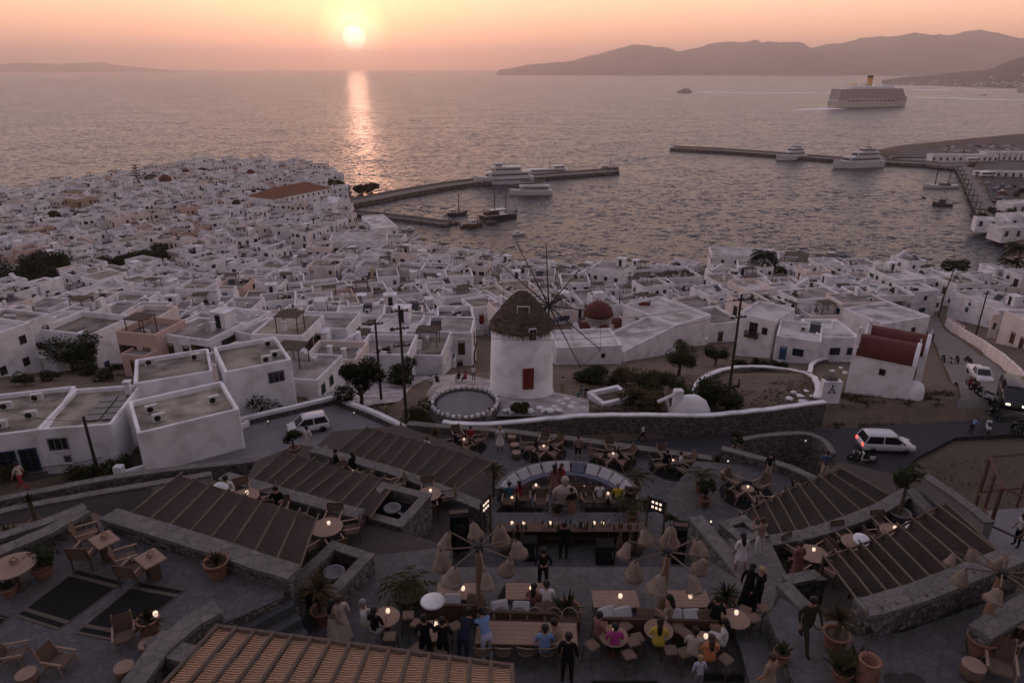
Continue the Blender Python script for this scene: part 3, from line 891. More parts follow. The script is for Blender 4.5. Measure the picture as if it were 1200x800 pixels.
def dome_church():
    p = P(700, 396)
    zc = project(*p)[2]; k = zc/F
    t = thing('domed_church', 'small white church with dark red dome and red barrel arms beside the windmill', 'church', p, R(20))
    hb = 3.0
    b = MB(); b.use(m_white); b.box((0, 0, hb/2-1), (4.4, 4.4, hb+2)); b.smooth = True
    rd = 16.5*k
    b.lathe([(rd*.93, hb-.2), (rd*.93, hb+1.5), (rd*1.0, hb+1.55), (rd*1.0, hb+1.7)], 20)
    b.build('wall', None, t)
    b = MB(); b.smooth = True
    b.lathe([(rd*1.04*math.cos(a), hb+1.7+rd*1.0*math.sin(a)) for a in [PI/2*q/8 for q in range(9)]], 22); b.build('dome', m_redroof, t)
    for a, L in ((R(-90), 2.6), (R(0), 2.9), (R(180), 2.6)):
        r = MB(); r.smooth = True; vault(r, L, 1.45, 10); o = r.build('vault_roof', m_redroof, t, (math.cos(a)*3.3, math.sin(a)*3.3, hb-.9), a)
        g = MB(); g.box((0, 0, -1.5), (L-.1, 2.7, 3.2)); n = 10
        pl = [(-1.6*math.cos(PI*q/n), 1.6*math.sin(PI*q/n)) for q in range(n+1)]
        vs = [(L/2+s*.12, q[0], q[1]) for s in (-1, 1) for q in pl]; m = n+1
        g.add(vs, [tuple(range(m)), tuple(reversed(range(m, 2*m)))] + [(i, m+i, m+(i+1) % m, (i+1) % m) for i in range(m)])
        g.build('arm', m_white, t, (math.cos(a)*3.3, math.sin(a)*3.3, hb-.9), a)
    b = MB(); b.box((0, 0, .3), (.1, .1, .7)); b.box((0, 0, .4), (.4, .1, .1)); b.build('cross', m_white, t, (0, 0, hb+1.7+rd))
    put_opening(t, 'small', 'brown', -.8, -2.2, 2.0, 0)
dome_church()

# ------------------------------------------------------------------ singled-out buildings
def bld(fl, fr, depth, h, label, name='house', cat='house', wm=m_white, roof=1, colr='brown', items=(), op=None, par=.5, zoff=0, group=None, base=3.0):
    """front-left and front-right corners given where they meet the ground"""
    a = P(*fl); c = P(*fr)
    d = c-a; L = math.hypot(d.x, d.y); rz = math.atan2(d.y, d.x)
    n = Vector((-d.y, d.x, 0)).normalized()
    cc = (a+c)/2 + n*depth/2
    z = (a.z+c.z)/2 + zoff
    return house(cc.x, cc.y, z, L, depth, h, rz, wm, ROOFS[roof], colr, items, name, label, cat, group, par, op, base=base)
def row(kind, side, n, L, z, m=.8, sh=False): return [(kind, side, -L/2+m+(L-2*m)*(k/(n-1) if n > 1 else .5), z, sh) for k in range(n)]
def hip(o, w, d, z, hh, m, ov=.4):
    b = MB(); x, y = w/2+ov, d/2+ov; r = max(.2, x-y)
    b.add([(-x,-y,z),(x,-y,z),(x,y,z),(-x,y,z),(-r,0,z+hh),(r,0,z+hh)], [(0,1,5,4),(1,2,5),(2,3,4,5),(3,0,4),(3,2,1,0)]); b.build('roof', m, o)
# town hall by the harbour
a = P(322, 254); c = P(389, 239); L = (c-a).length
o = bld((322, 254), (389, 239), 16, 7.6, 'long white town hall with brown hipped roof and rows of dark windows by harbour', 'town_hall', 'building',
        op=row('window', 0, 11, L, 6.2, 1.4) + row('french', 0, 8, L, 2.6, 1.6) + row('window', 1, 4, 16, 6.0, 1.5), par=.1)
hip(o, L, 16, 7.7, 3.4, m_tile)
o = bld((345, 270), (383, 258), 9, 3.2, 'long low arcade with pale terrace roof in front of the town hall', 'arcade', 'building', roof=0, op=row('french', 0, 8, 26, 1.3, 1.5))
o = bld((388, 249), (412, 248), 7, 4.2, 'little white seaside chapel with pitched roof at the root of the mole', 'chapel', 'chapel', op=row('window', 0, 2, 9, 2.4, 2))
b = MB(); w = 4.7; b.add([(-w,-3.6,4.2),(w,-3.6,4.2),(w,3.6,4.2),(-w,3.6,4.2),(0,-3.6,6.6),(0,3.6,6.6)], [(0,1,4),(1,2,5,4),(2,3,5),(3,0,4,5)]); b.build('roof', m_white, o)
bld((387, 311), (455, 309), 13, 7.4, 'large plain white block with tall windows set back from the harbour', op=row('french', 0, 5, 17, 4.6, 1.6) + row('window', 3, 4, 13, 5, 1.4) + row('window', 1, 4, 13, 5, 1.4), name='house', roof=0)
bld((425, 270), (440, 284), 9, 5.2, 'white harbour-front house with plain walls beside the small pier', op=row('window', 0, 2, 8, 3.4, 1.6) + row('window', 1, 3, 9, 3.4, 1.6), roof=0)
bld((690, 344), (728, 348), 9, 6.6, 'two-storey white house with grey roof, tall windows, alone on the waterfront', op=row('french', 3, 4, 12, 4.4, 1.4) + row('window', 0, 3, 9, 4.6, 1.6) + row('french', 3, 4, 12, 1.4, 1.4), roof=1, items=(('stair_hut', 1.5, 3, 0),))
bld((832, 320), (905, 321), 10, 5.4, 'broad white seafront house with pale flat roof near the palms', op=row('window', 3, 4, 14, 4, 1.4) + row('window', 0, 4, 16, 3.6, 2), roof=0)
# restaurant terrace full of guests
o = bld((742, 345), (822, 341), 10, 3.0, 'open roof-terrace restaurant crowded with small tables near the shore', 'restaurant', 'restaurant', roof=1, par=1.0, op=row('french', 0, 4, 17, 1.3, 1.6))
rr = random.Random(5); tb = MB(); L = (P(822, 341)-P(742, 345)).length
tb.use(mat('terrace_furniture', (.10, .07, .06), .9, var=.3)); guests = MB()
for k in range(90):
    x, y = rr.uniform(-L/2+.8, L/2-.8), rr.uniform(-4, 4)
    tb.box((x, y, 3.35), (.6, .6, .05)); tb.box((x, y, 3.15), (.08, .08, .35)); tb.box((x+.55, y, 3.3), (.4, .4, .45))
stuff(tb.build('terrace_tables', None, o))
# pink-lit houses on the right and the white house row above the road
bld((727, 399), (790, 409), 9, 5.2, 'white gabled house with blue-grey shutters and a terrace behind the scrub', colr='grey', op=[('window', 0, -2.2, 3.8, True), ('window', 0, 0.2, 3.6, True), ('door', 0, 2.6, 3.4, False), ('small', 0, -2, 1.2, False)], roof=0)
bld((790, 406), (818, 402), 8, 3.6, 'small salmon house with two red windows among white houses', wm=m_rose, colr='red', op=row('window', 0, 2, 3, 2.4, .7), roof=0)
bld((818, 402), (868, 400), 9, 3.2, 'low white house with blank wall and lamp beside the tall pole', op=row('door', 0, 1, 5, 1.2, .7), roof=1)
o = bld((858, 416), (902, 420), 8, 6.2, 'white house with dark wooden balcony above the scrub', op=[('french', 0, -.2, 4.6, False), ('window', 0, 1.6, 4.7, False)], roof=0)
b = MB(); b.use(WCOL['brown']); b.box((0, 0, 0), (2.0, 1.0, .12))
for k in range(9): b.box((-.96+k*.24, -.46, .45), (.05, .05, .85))
for s in (-.97, .97):
    for k in range(4): b.box((s, -.3+k*.25, .45), (.05, .05, .85))
b.box((0, -.46, .9), (2.04, .07, .07)); b.build('balcony', None, o, (-.2, -4.5, 3.45))
bld((905, 424), (958, 427), 8, 3.3, 'low white house with blue shutters and satellite dishes on its roof', colr='blue', op=[('door', 0, -1.8, 1.3, False), ('wide', 0, .2, 1.7, False)], roof=0, items=(('air_conditioner', .5, 1, 0), ('water_heater', 2, 1.5, 0)))
bld((958, 424), (1003, 424), 8, 3.4, 'low white house with wide dark-shuttered window next to the twin chapel', colr='blue', op=[('wide', 0, -.6, 1.7, False), ('window', 0, 1.6, 1.7, False)], roof=0, items=(('chimney', 1, 1, 0),))
bld((1030, 406), (1083, 402), 9, 4.2, 'white house with smooth pale roof behind the twin chapel', op=[('window', 0, 1.9, 2.5, False)] + row('wide', 1, 2, 8, 2.2, 1.6), roof=0)
bld((1108, 372), (1164, 386), 9, 4.8, 'white house with dark solar panels and one blue window by the side road', colr='blue', op=[('window', 0, -1.4, 2.6, False), ('small', 0, -1, 4, False)], roof=0, items=(('water_heater', -1, 2, .3), ('water_heater', 1.5, 2.5, .3), ('stair_hut', 2.5, 2.5, 0)))
bld((1166, 402), (1215, 412), 9, 4.6, 'white house with arched bell wall and shaded porch beside the side road', wm=m_white2, op=row('door', 0, 2, 4, 1.3, .8), roof=0)  # warm wash puts the pink evening light into the wall colour
for px, py, hh in ((1161, 396, 4.6), (1192, 398, 5.4)):
    p = P(px, py); o = tag(MB().box((0, 0, hh/2-.5), (1.3, .6, hh+1)).bevbox((0, 0, hh+.2), (1.0, .6, .5), .2).build('bell_wall', m_white2, None, p, R(-30)), 'slim cream bell wall standing before the white side-road houses' if hh < 5 else 'tall cream bell wall with dark niche by the side road', 'bell wall')
    b = MB(); b.box((0, -.31, hh*.55), (.4, .06, 1.3)); b.build('niche', m_dark, o)
bld((652, 428), (728, 427), 7, 2.3, 'low white outhouse with broad flat roof in front of the domed church', op=[('small', 0, 2.0, 1.3, False)], roof=0)
bld((730, 424), (792, 413), 6, 2.8, 'blank white outbuilding with sloping wall behind the scrub', op=[], roof=0)
o = bld((908, 324), (985, 330), 9, 3.6, 'long seafront tavern with dark reed-shaded roof terraces', 'tavern', 'tavern', roof=2, op=row('french', 0, 6, 17, 1.3, 1.6))
for x, y, w, d in ((-4, 1.0, 7, 5), (4.2, 1.4, 6, 4.5), (1, -3.0, 9, 2.4)):
    b = MB(); b.use(m_reedroof).box((0, 0, 2.3), (w, d, .12)); b.use(WCOL['brown'])
    for sx in (-1, 1):
        for sy in (-1, 1): b.box((sx*(w/2-.2), sy*(d/2-.2), 1.1), (.14, .14, 2.28))
    b.build('reed_shade', None, o, (x, y, 3.6))
# brown domes among the far houses
for k, (px, py, rr_, mm, lb) in enumerate(((197, 228, 3.3, m_redroof, 'small far church with brownish red dome among the houses'), (220*1, 216, 2.0, m_redroof, 'tiny far chapel with a red dome near the seafront'), (296, 218, 2.3, m_redroof, 'far chapel with red dome beside white seafront houses'), (280, 258, 1.9, m_dark, 'far chapel with dark grey dome in the town middle'))):
    p = P(px, py)
    t = thing('domed_chapel', lb, 'chapel', p, R(10))
    MB().box((0, 0, 3), (rr_*2.1, rr_*2.1, 8)).build('wall', m_white, t)
    b = MB(); b.smooth = True; b.lathe([(rr_*math.cos(a), 7+rr_*math.sin(a)) for a in [PI/2*q/6 for q in range(7)]], 14); b.build('dome', mm, t)
# the big house with roof terraces on the left
hg = 'blocks of the big flat-roofed house'
def blk(x, y, w, d, h, rz, label, items=(), op=(), colr='grey', par=.4, wm=m_white): return house(x, y, 34.4, w, d, h, R(rz), wm, ROOFS[2], colr, items, 'house', label, 'house', None, par, list(op), base=2)
blk(-42.6, 51.0, 8.6, 8.4, 3.4, 17, 'big flat-roofed white house, dusty tan roof with four air conditioners', (('air_conditioner', -.4, 1.5, 0), ('air_conditioner', 2.2, -1, 0), ('air_conditioner', .4, -2.2, 0), ('air_conditioner', 1.6, 2.6, 0)), [('french', 0, 1.0, 1.2, False), ('french', 0, 2.5, 1.2, False)], 'blue')
blk(-35.6, 51.7, 5.6, 7.6, 3.7, 10, 'flat-roofed white house with tan roof and a long dark window strip', (('chimney', 2, 2.8, 0),), [('wide', 0, -1.4, 2.7, False), ('small', 0, -1.0, 1.3, False)])
blk(-27.6, 51.2, 7.6, 6.6, 3.9, 33, 'corner house with tan roof, tall parapet and blank rosy wall', (('air_conditioner', -2.3, 1, 0), ('air_conditioner', -2.0, -1, 0), ('air_conditioner', 2.4, 0, 0)), [], par=.5)
blk(-32.2, 59.4, 6.6, 6.2, 4.0, 26, 'house with stained tan roof and raised parapet behind the corner house', (('air_conditioner', 2, 1.5, 0), ('air_conditioner', -2, 2, 0)), [], par=.45)
blk(-25.2, 60.9, 6.0, 7.0, 4.6, 30, 'upper white house with long dark window and tan roof by the hedge', (('air_conditioner', 1, -2, 0), ('air_conditioner', 2.0, -1.2, 0), ('air_conditioner', 2.0, 2, 0)), [('wide', 0, 1.4, 3.6, False)], par=.45)
b = MB(); b.use(m_solar)
for i in range(4):
    for k in range(2): b.box((-.9+k*1.35, -2.0+i*1.15, 0), (1.2, 1.0, .1))
b.build('roof_light', None, HOUSES[-4], (1.6, .2, 3.78))
# ------------------------------------------------------------------ roads, parking, walls
def drape(name, left, right, mt, up=.22, n=40):
    """strip between two lines of picture positions, draped over the ground"""
    A = [P(*q) for q in left]; B = [P(*q) for q in right]
    def samp(L, t):
        f = t*(len(L)-1); i = min(int(f), len(L)-2); return L[i].lerp(L[i+1], f-i)
    rows = []
    for k in range(n+1):
        t = k/n; a = samp(A, t); c = samp(B, t)
        rows.append([Vector((*(a.lerp(c, s/6))[:2], 0)) for s in range(7)])
    X = np.array([[p.x for p in r] for r in rows]); Y = np.array([[p.y for p in r] for r in rows])
    Z = ground_np(X.ravel(), Y.ravel()).reshape(X.shape) + up
    b = MB(); b.smooth = True
    b.grid([[(X[i, j], Y[i, j], Z[i, j]) for j in range(7)] for i in range(n+1)])
    return struct(b.build(name, mt))
road_z = 34.72
b = MB(); b.prism([tuple(G(x, y, road_z))[:2] for x, y in ((640, 523), (760, 514), (860, 509), (960, 503), (1060, 497), (1128, 493), (1290, 480), (1290, 522), (1195, 508), (1120, 512), (1075, 535), (1050, 560), (960, 548), (880, 545), (800, 545), (640, 540))], 33.6, road_z)
struct(b.build('road', m_asphalt))
drape('side_road', [(1112, 496), (1125, 470), (1110, 440), (1098, 410), (1085, 385), (1088, 372)], [(1290, 488), (1200, 470), (1168, 430), (1135, 408), (1106, 388), (1098, 372)], mat('side_road_concrete', (.16, .145, .14), .9, var=.3, scale=.6, coord='World'), .3)
m_lane = mat('whitewashed_lane', (.36, .33, .33), .9, var=.35, scale=.8, bump=.3, col2=(.20, .175, .165), thr=(.3, .65), coord='World')
drape('lane', [(690, 470), (650, 462), (600, 452), (540, 440), (500, 425), (440, 415), (380, 425)], [(690, 490), (640, 492), (570, 496), (520, 490), (480, 470), (430, 478), (360, 470)], m_lane, .16, 50)
# parking
b = MB(); b.prism([tuple(G(x, y, 35.1))[:2] for x, y in ((120, 572), (215, 530), (254, 507), (392, 474), (478, 510), (430, 530), (330, 548))], 33.5, 35.1); struct(b.build('parking_ground', m_conc))
def wall_line(name, label, cat, pts, th, h, mt, capm=None, cap=.12, z=None, down=1.5, group=None, kind=None):
    """wall along picture positions (on the ground or at height z); one thing, its capping a part"""
    q = [Vector((*p[:2], 0)) and (G(p[0], p[1], z) if z is not None else P(*p[:2])) for p in pts]
    return wall_path(name, label, cat, q, th, h, mt, capm, cap, down, group)
def ribbon(b, q, offs0, offs1, z0f, z1f):
    n = len(q); N = []
    for i in range(n):
        d = q[min(i+1, n-1)] - q[max(i-1, 0)]; d.z = 0
        d.normalize(); N.append(Vector((-d.y, d.x, 0)))
    ring = []
    for i in range(n):
        a = q[i] + N[i]*offs0; c = q[i] + N[i]*offs1
        ring.append([(a.x, a.y, z0f(i)), (c.x, c.y, z0f(i)), (c.x, c.y, z1f(i)), (a.x, a.y, z1f(i))])
    vs = [p for r in ring for p in r]; fs = []
    for i in range(n-1):
        for k in range(4):
            fs.append((i*4+k, i*4+(k+1) % 4, (i+1)*4+(k+1) % 4, (i+1)*4+k))
    fs += [(3, 2, 1, 0), ((n-1)*4, (n-1)*4+1, (n-1)*4+2, (n-1)*4+3)]
    b.add(vs, fs)
def dense(q, step=.9):
    out = [q[0]]
    for a, c in zip(q, q[1:]):
        m = max(1, int((c-a).length/step))
        for k in range(1, m+1): out.append(a.lerp(c, k/m))
    return out
def smooth_path(q, it=2):
    for _ in range(it):
        r = [q[0]]
        for a, c in zip(q, q[1:]): r += [a.lerp(c, .25), a.lerp(c, .75)]
        q = r + [q[-1]]
    return q
def wall_path(name, label, cat, q, th, h, mt, capm=None, cap=.12, down=1.5, group=None, jit=.05):
    q = dense(q)
    rj = random.Random(len(q)*7+int(q[0].x*10))
    js = [Vector((rj.uniform(-jit, jit), rj.uniform(-jit, jit), rj.uniform(-jit, jit)*.6)) for _ in q]
    q = [p + j for p, j in zip(q, js)]
    if capm is None:
        b = MB(); ribbon(b, q, -th/2, th/2, lambda i: q[i].z-down, lambda i: q[i].z+h)
        return tag(b.build(name, mt), label, cat, group)
    t = thing(name, label, cat, (0, 0, 0), 0, group)
    b = MB(); ribbon(b, q, -th/2, th/2, lambda i: q[i].z-down, lambda i: q[i].z+h-cap); b.build('wall', mt, t)
    b = MB(); ribbon(b, q, -th/2-.05, th/2+.05, lambda i: q[i].z+h-cap, lambda i: q[i].z+h); b.build('capping', capm, t)
    return t
wall_path('parking_wall', 'low white wall round the small car park', 'wall', [G(x, y, 35.1) for x, y in ((185, 532), (254, 505), (325, 488), (392, 472), (440, 490), (482, 511))], .35, .75, m_stone, m_white, .3)
q = [G(x, y, 36.15) for x, y in ((520, 500), (560, 503), (600, 500), (640, 496), (700, 491), (760, 491), (815, 493), (870, 488), (920, 482), (965, 476))]
wall_path('retaining_wall', 'dark stone retaining wall with white capping above the road', 'wall', smooth_path(q, 1), .45, .55, m_stone, m_white, .16, 2.6)
q = smooth_path([P(x, y) for x, y in ((812, 472), (818, 452), (845, 438), (880, 434), (920, 437), (950, 444), (958, 458), (956, 474))], 2)
wall_path('threshing_floor_wall', 'curved white-capped dry stone wall round a bare earth circle', 'wall', q, .5, .75, m_stone, m_white, .18, .8)
q = smooth_path([P(x, y) for x, y in ((948, 442), (950, 430), (965, 424), (995, 421))], 1)
wall_path('garden_wall', 'short curved white garden wall leading to the twin chapel', 'wall', q, .4, .7, m_stone, m_white, .2, .8)
wall_path('garden_wall', 'stepped white garden wall with pillars below the big flat-roofed house', 'wall', [G(x, y, 35.0) for x, y in ((142, 560), (178, 549), (215, 540), (250, 520), (292, 499))], .3, .55, m_white, None, .1, 1.0)
for k, (px, py) in enumerate([(142, 560), (176, 549), (213, 541)]): tag(MB().bevbox((0, 0, .5), (.7, .6, 1.3), .1).build('wall_pillar', m_white, None, G(px, py, 35.0)), 'square white pillar of the stepped garden wall', 'pillar', 'pillars of the garden wall')
t = thing('iron_railing', 'black iron railing with upright bars before the big house', 'railing')
qs = [G(x, y, 34.9) for x, y in ((28, 566), (60, 559), (88, 556), (124, 548))]
for a_, c_ in zip(qs, qs[1:]):
    for z in (.15, 1.0): MB().tube([a_+Vector((0, 0, z)), c_+Vector((0, 0, z))], .03, 4).build('rail', m_dark, t)
    for k in range(14): MB().tube([a_.lerp(c_, k/14)+Vector((0, 0, .0)), a_.lerp(c_, k/14)+Vector((0, 0, 1.0))], .018, 4).build('bar', m_dark, t)
for k, (px, py) in enumerate([(110, 440), (125, 446), (60, 446), (30, 452), (140, 440), (300, 470), (318, 470)]): shrub('dark courtyard bush between the near houses', P(px, py), 1.5, 1.2, 500+k, m_leaf, 700, .15, 'courtyard bushes')
# side-road walls
q = [P(x, y) for x, y in ((1200, 462), (1190, 446), (1172, 428), (1150, 410), (1128, 396), (1108, 382))]
wall_path('side_road_wall', 'white wall running down along the side road', 'wall', q, .35, 1.7, m_white2, None, .1, 1.0)
for k in range(7):
    p = P(1108, 382).lerp(P(1128, 396), (k+.5)/7)
    b = MB(); b.box((0, 0, 1.0), (.55, .36, 2.6), taper=.55); tag(b.build('merlon', m_white2, None, p, R(-40)), 'pointed cream merlon on the wall by the side road', 'merlon', 'merlons of the side road wall')
# threshing circle of upright stones beside the windmill
c0 = P(545, 478)
t = thing('stone_circle', 'round threshing floor ringed with pale upright stones below the windmill', 'threshing floor', c0)
b = MB(); b.lathe([(2.6, -.5), (2.6, .3), (0, .32)], 32); b.build('earth_floor', m_conc, t)
b = MB(); b.lathe([(2.75, -.5), (3.3, -.5), (3.25, .42), (2.8, .45), (2.75, .2)], 36, cap=False); b.build('ring_wall', m_stone, t)
rr = random.Random(8); _st = MB().bevbox((0, 0, .12), (.34, .26, .3), .07).mesh('stone')
for k in range(34):
    a = 2*PI*k/34; s = link('stone', _st, t, (3.0*math.cos(a), 3.0*math.sin(a), .45), a+rr.uniform(-.3, .3)); s.scale = (rr.uniform(.6, 1.1), rr.uniform(.6, 1.1), rr.uniform(.6, 1.3))
_st.materials.append(m_white)
# white-rimmed planter, stones, gate block and oven on the mill terrace
p = P(715, 470); t = thing('stone_planter', 'square planter with broken white stone rim on the mill terrace', 'planter', p, R(25))
b = MB()
for s in (-1, 1): b.box((0, s*1.25, .3), (3.6, .45, .9)); b.box((s*1.58, 0, .295), (.44, 2.05, .88))
b.build('rim', m_white, t); MB().box((0, 0, .1), (2.7, 2.0, .5)).build('soil', m_ground, t)
p = P(796, 488); t = thing('white_oven', 'small white domed shrine with a cross beside the retaining wall', 'shrine', p)
b = MB(); b.smooth = True; b.lathe([(1.7, -.5), (1.6, .4), (1.2, 1.3), (.6, 1.75), (0, 1.85)], 16, M=Matrix.Translation((.9, 0, 0)) @ Matrix.Diagonal((1.15, .55, 1, 1))); b.build('dome', m_white, t)
b = MB(); b.bevbox((-.3, 0, 1.1), (.9, .7, 2.6), .15); b.build('pillar', m_white, t)
b = MB(); b.tube([(-.6, 0, 1.9), (-1.5, -.1, 1.5), (-2.1, -.1, 1.2)], .16, 6); b.tube([(-1.3, 0, 1.5), (-.9, 0, .1)], .14, 6); b.build('handrail', m_white, t)
p = P(970, 472); t = thing('gate_block', 'broad white masonry gate block with black emblem beside the earth circle', 'gate pier', p, R(-3))
MB().box((0, 0, .9), (1.75, .8, 2.9)).build('block', m_white, t)
b = MB(); b.use(m_dark)
b.tube([(-.28, -.42, 1.25), (0, -.42, 1.85), (.28, -.42, 1.25)], .045, 4); b.tube([(-.16, -.42, 1.5), (.16, -.42, 1.5)], .04, 4); b.tube([(-.36, -.42, 1.2), (-.1, -.42, 1.2)], .05, 4); b.tube([(.1, -.42, 1.2), (.36, -.42, 1.2)], .05, 4)
b.lathe([(.09, 0), (.09, .02), (0, .021)], 8, M=Matrix.Translation((0, -.405, 1.95)) @ Matrix.Rotation(PI/2, 4, 'X')); b.build('emblem', None, t)
b = MB(); b.bevbox((0, .4, 2.45), (1.2, 1.2, .5), .3); b.build('rubble_cap', m_stone, t)
rr = random.Random(4); _rk = []
for k in range(3):
    b = MB(); bm = bmesh.new(); bmesh.ops.create_icosphere(bm, subdivisions=1, radius=1)
    for v in bm.verts: v.co *= rr.uniform(.75, 1.15)
    me = bpy.data.meshes.new('rock'); bm.to_mesh(me); bm.free(); me.materials.append(m_white); _rk.append(me)
for px, py, s in [(655, 472, .3), (664, 470, .35), (660, 476, .25), (672, 474, .3), (650, 478, .3), (668, 480, .35), (678, 470, .22), (645, 482, .4), (620, 484, .4), (655, 486, .35), (683, 479, .2), (600, 487, .4), (632, 480, .35), (610, 480, .3), (637, 487, .3), (592, 483, .3)]:
    o = link('rock', rr.choice(_rk), None, P(px, py, .1), rr.uniform(0, 6)); o.scale = (s*1.3, s, s*.7); tag(o, 'loose whitewashed stone lying below the windmill', 'stone', 'loose stones below the windmill')
for k, (px, py, s) in enumerate([(930, 462, .35), (938, 466, .4), (945, 460, .3), (925, 470, .4), (940, 472, .45), (951, 466, .3), (985, 432, .3), (975, 436, .35), (990, 438, .3)]):
    o = link('rock', rr.choice(_rk), None, P(px, py, .1), rr.uniform(0, 6)); o.scale = (s*1.3, s, s*.7); tag(o, 'pale loose stone in the heap beside the white gate block', 'stone', 'loose stones by the gate block')

# ------------------------------------------------------------------ utility poles and wires
m_pole = mat('creosoted_pole', (.045, .032, .026), .9, var=.3, scale=3)
def pole(base, top, label, arms=1, z=None, y=None):
    p = P(*base) if z is None else G(base[0], base[1], z)
    h = GY(top[0], top[1], p.y).z - p.z
    t = thing('utility_pole', label, 'utility pole', p)
    b = MB(); b.tube([(0, 0, -.5), (0, 0, h)], [.15, .10], 8); b.build('post', m_pole, t)
    for k in range(arms):
        b = MB(); b.box((0, 0, 0), (1.5, .1, .1))
        for x in (-.65, -.25, .25, .65): b.lathe([(.04, .05), (.06, .12), (.03, .2), (0, .22)], 6, (x, 0, 0))
        b.build('crossarm', m_pole, t, (0, 0, h-.5-k*1.6), R(15))
    return p + Vector((0, 0, h-.4))
tops = {}
tops['a'] = pole((477, 503), (470, 358), 'tall dark utility pole with crossarms rising beside the car park bush', 3)
tops['b'] = pole((447, 470), (442, 374), 'slim dark utility pole behind the large bush', 1)
tops['c'] = pole((851, 484), (852, 345), 'tall dark utility pole on the scrubby bank above the road', 2)
tops['d'] = pole((1141, 402), (1151, 341), 'dark utility pole behind the side road wall', 1)
tops['e'] = pole((13, 556), (-8, 470), 'thick dark utility pole beside the big flat-roofed house', 1)
tops['f'] = pole((117, 562), (101, 488), 'slim leaning utility pole before the flat-roofed house', 0)
tops['g'] = pole((758, 398), (758, 352), 'short flag-topped utility pole near the gabled house', 0)
tops['h'] = pole((736, 352), (736, 318), 'short far utility pole near the shore houses', 1)
tops['i'] = pole((829, 346), (829, 322), 'short dark pole beside the restaurant terrace', 1)
tops['j'] = pole((725, 372), (730, 345), 'small dark pole between white houses below the dome', 1)
tops['k'] = pole((504, 415), (503, 394), 'short pole standing between the low houses', 0)
b = MB(); b.use(WCOL['red']); b.add([(0, 0, 0), (-1.0, 0, .1), (-2.0, .1, -.15), (-2.0, .1, -.95), (-1, 0, -.75), (0, 0, -.9)], [(0, 1, 4, 5), (1, 2, 3, 4)])
b.add([(0, .03, 0), (-1.0, .03, .1), (-2.0, .13, -.15), (-2.0, .13, -.95), (-1, .03, -.75), (0, .03, -.9)], [(5, 4, 1, 0), (4, 3, 2, 1)]); tag(b.build('flag', None, None, tops['g']), 'dark red flag flying from the short pole by the gabled house', 'flag')
def wire(a, c, sag, label, grp='overhead wires'):
    b = MB(); pts = [a.lerp(c, k/12) + Vector((0, 0, -4*sag*(k/12)*(1-k/12))) for k in range(13)]
    b.tube(pts, .022, 3); tag(b.build('overhead_wire', m_pole), label, 'wire', grp)
off = Vector((-.6, 0, 0))
wire(tops['a'], tops['c'], 1.6, 'upper power line crossing in front of the windmill'); wire(tops['a']-Vector((0, 0, 1.5)), tops['c']-Vector((0, 0, 1.2)), 1.9, 'lower power line crossing in front of the windmill')
wire(tops['a']-Vector((0, 0, .2)), tops['b'], .3, 'short line between the two poles by the bush'); wire(tops['c'], tops['d'], 1.4, 'power line running over the white roofs to the side road')
wire(tops['c'], tops['g'], .8, 'line dropping from the tall bank pole to the gabled house'); wire(tops['e'], tops['f'], .4, 'line slung across the front of the flat-roofed house')
wire(tops['g'], tops['j'], .5, 'line running over the domed church'); wire(tops['d'], P(1230, 380)+Vector((0, 0, 5)), .8, 'line leaving over the side-road houses')

# ------------------------------------------------------------------ trees and shrubs of the town
ti = 0
for px, py, s, k in TOWN_TREES:
    ti += 1
    p = P(px, py); zc = project(*p)[2]
    broad_tree('broadleaf_tree', ('large' if s > 9.5 else 'mid-sized' if s > 6.5 else 'small') + ' round dark tree growing ' + ('close to the seafront' if py < 240 else 'among the middle houses' if py < 350 else 'beside the near houses'), 'tree', p, s*.62, s*.42, s*.5, 100+ti, n=4200, leaf=.36*max(.55, zc/170), group='trees among the white houses')
p = P(163, 222); t = thing('norfolk_pine', 'tall tiered dark conifer among seafront houses', 'tree', p)
b = MB(); b.tube([(0, 0, 0), (0, 0, 13)], [.35, .08], 6); b.build('trunk', m_bark, t)
b = MB(); rr = random.Random(2)
for k in range(8):
    z = 3+k*1.3; rad = 5.2*(1-k/8.6)
    for q in range(9):
        a = q*.7+k*.3
        for e in range(7):
            u = (e+1)/7; leaves(b, [(math.cos(a)*rad*u+rr.uniform(-.2, .2), math.sin(a)*rad*u+rr.uniform(-.2, .2), z+u*.8)], .55, rr)
b.build('crown', m_leaf, t)
palm('full date palm with dark crown in front of the seafront houses', P(893, 334), 9.0, 5.0, 1, nfr=44, trunk_r=.4)
palm('smaller date palm beside the full one at the seafront', P(917, 336), 5.0, 4.4, 2, nfr=36, trunk_r=.3)
palm('low bushy palm at the foot of the seafront palms', P(872, 322), 2.0, 2.6, 3, nfr=30, trunk_r=.3)
palm('tall palm with feathery crown beside the bay beach', P(1183, 341), 12.5, 5.0, 4, nfr=36, trunk_r=.25)
palm('shorter palm leaning next to the tall bay palm', P(1177, 343), 9.0, 4.2, 5, nfr=30, trunk_r=.22)
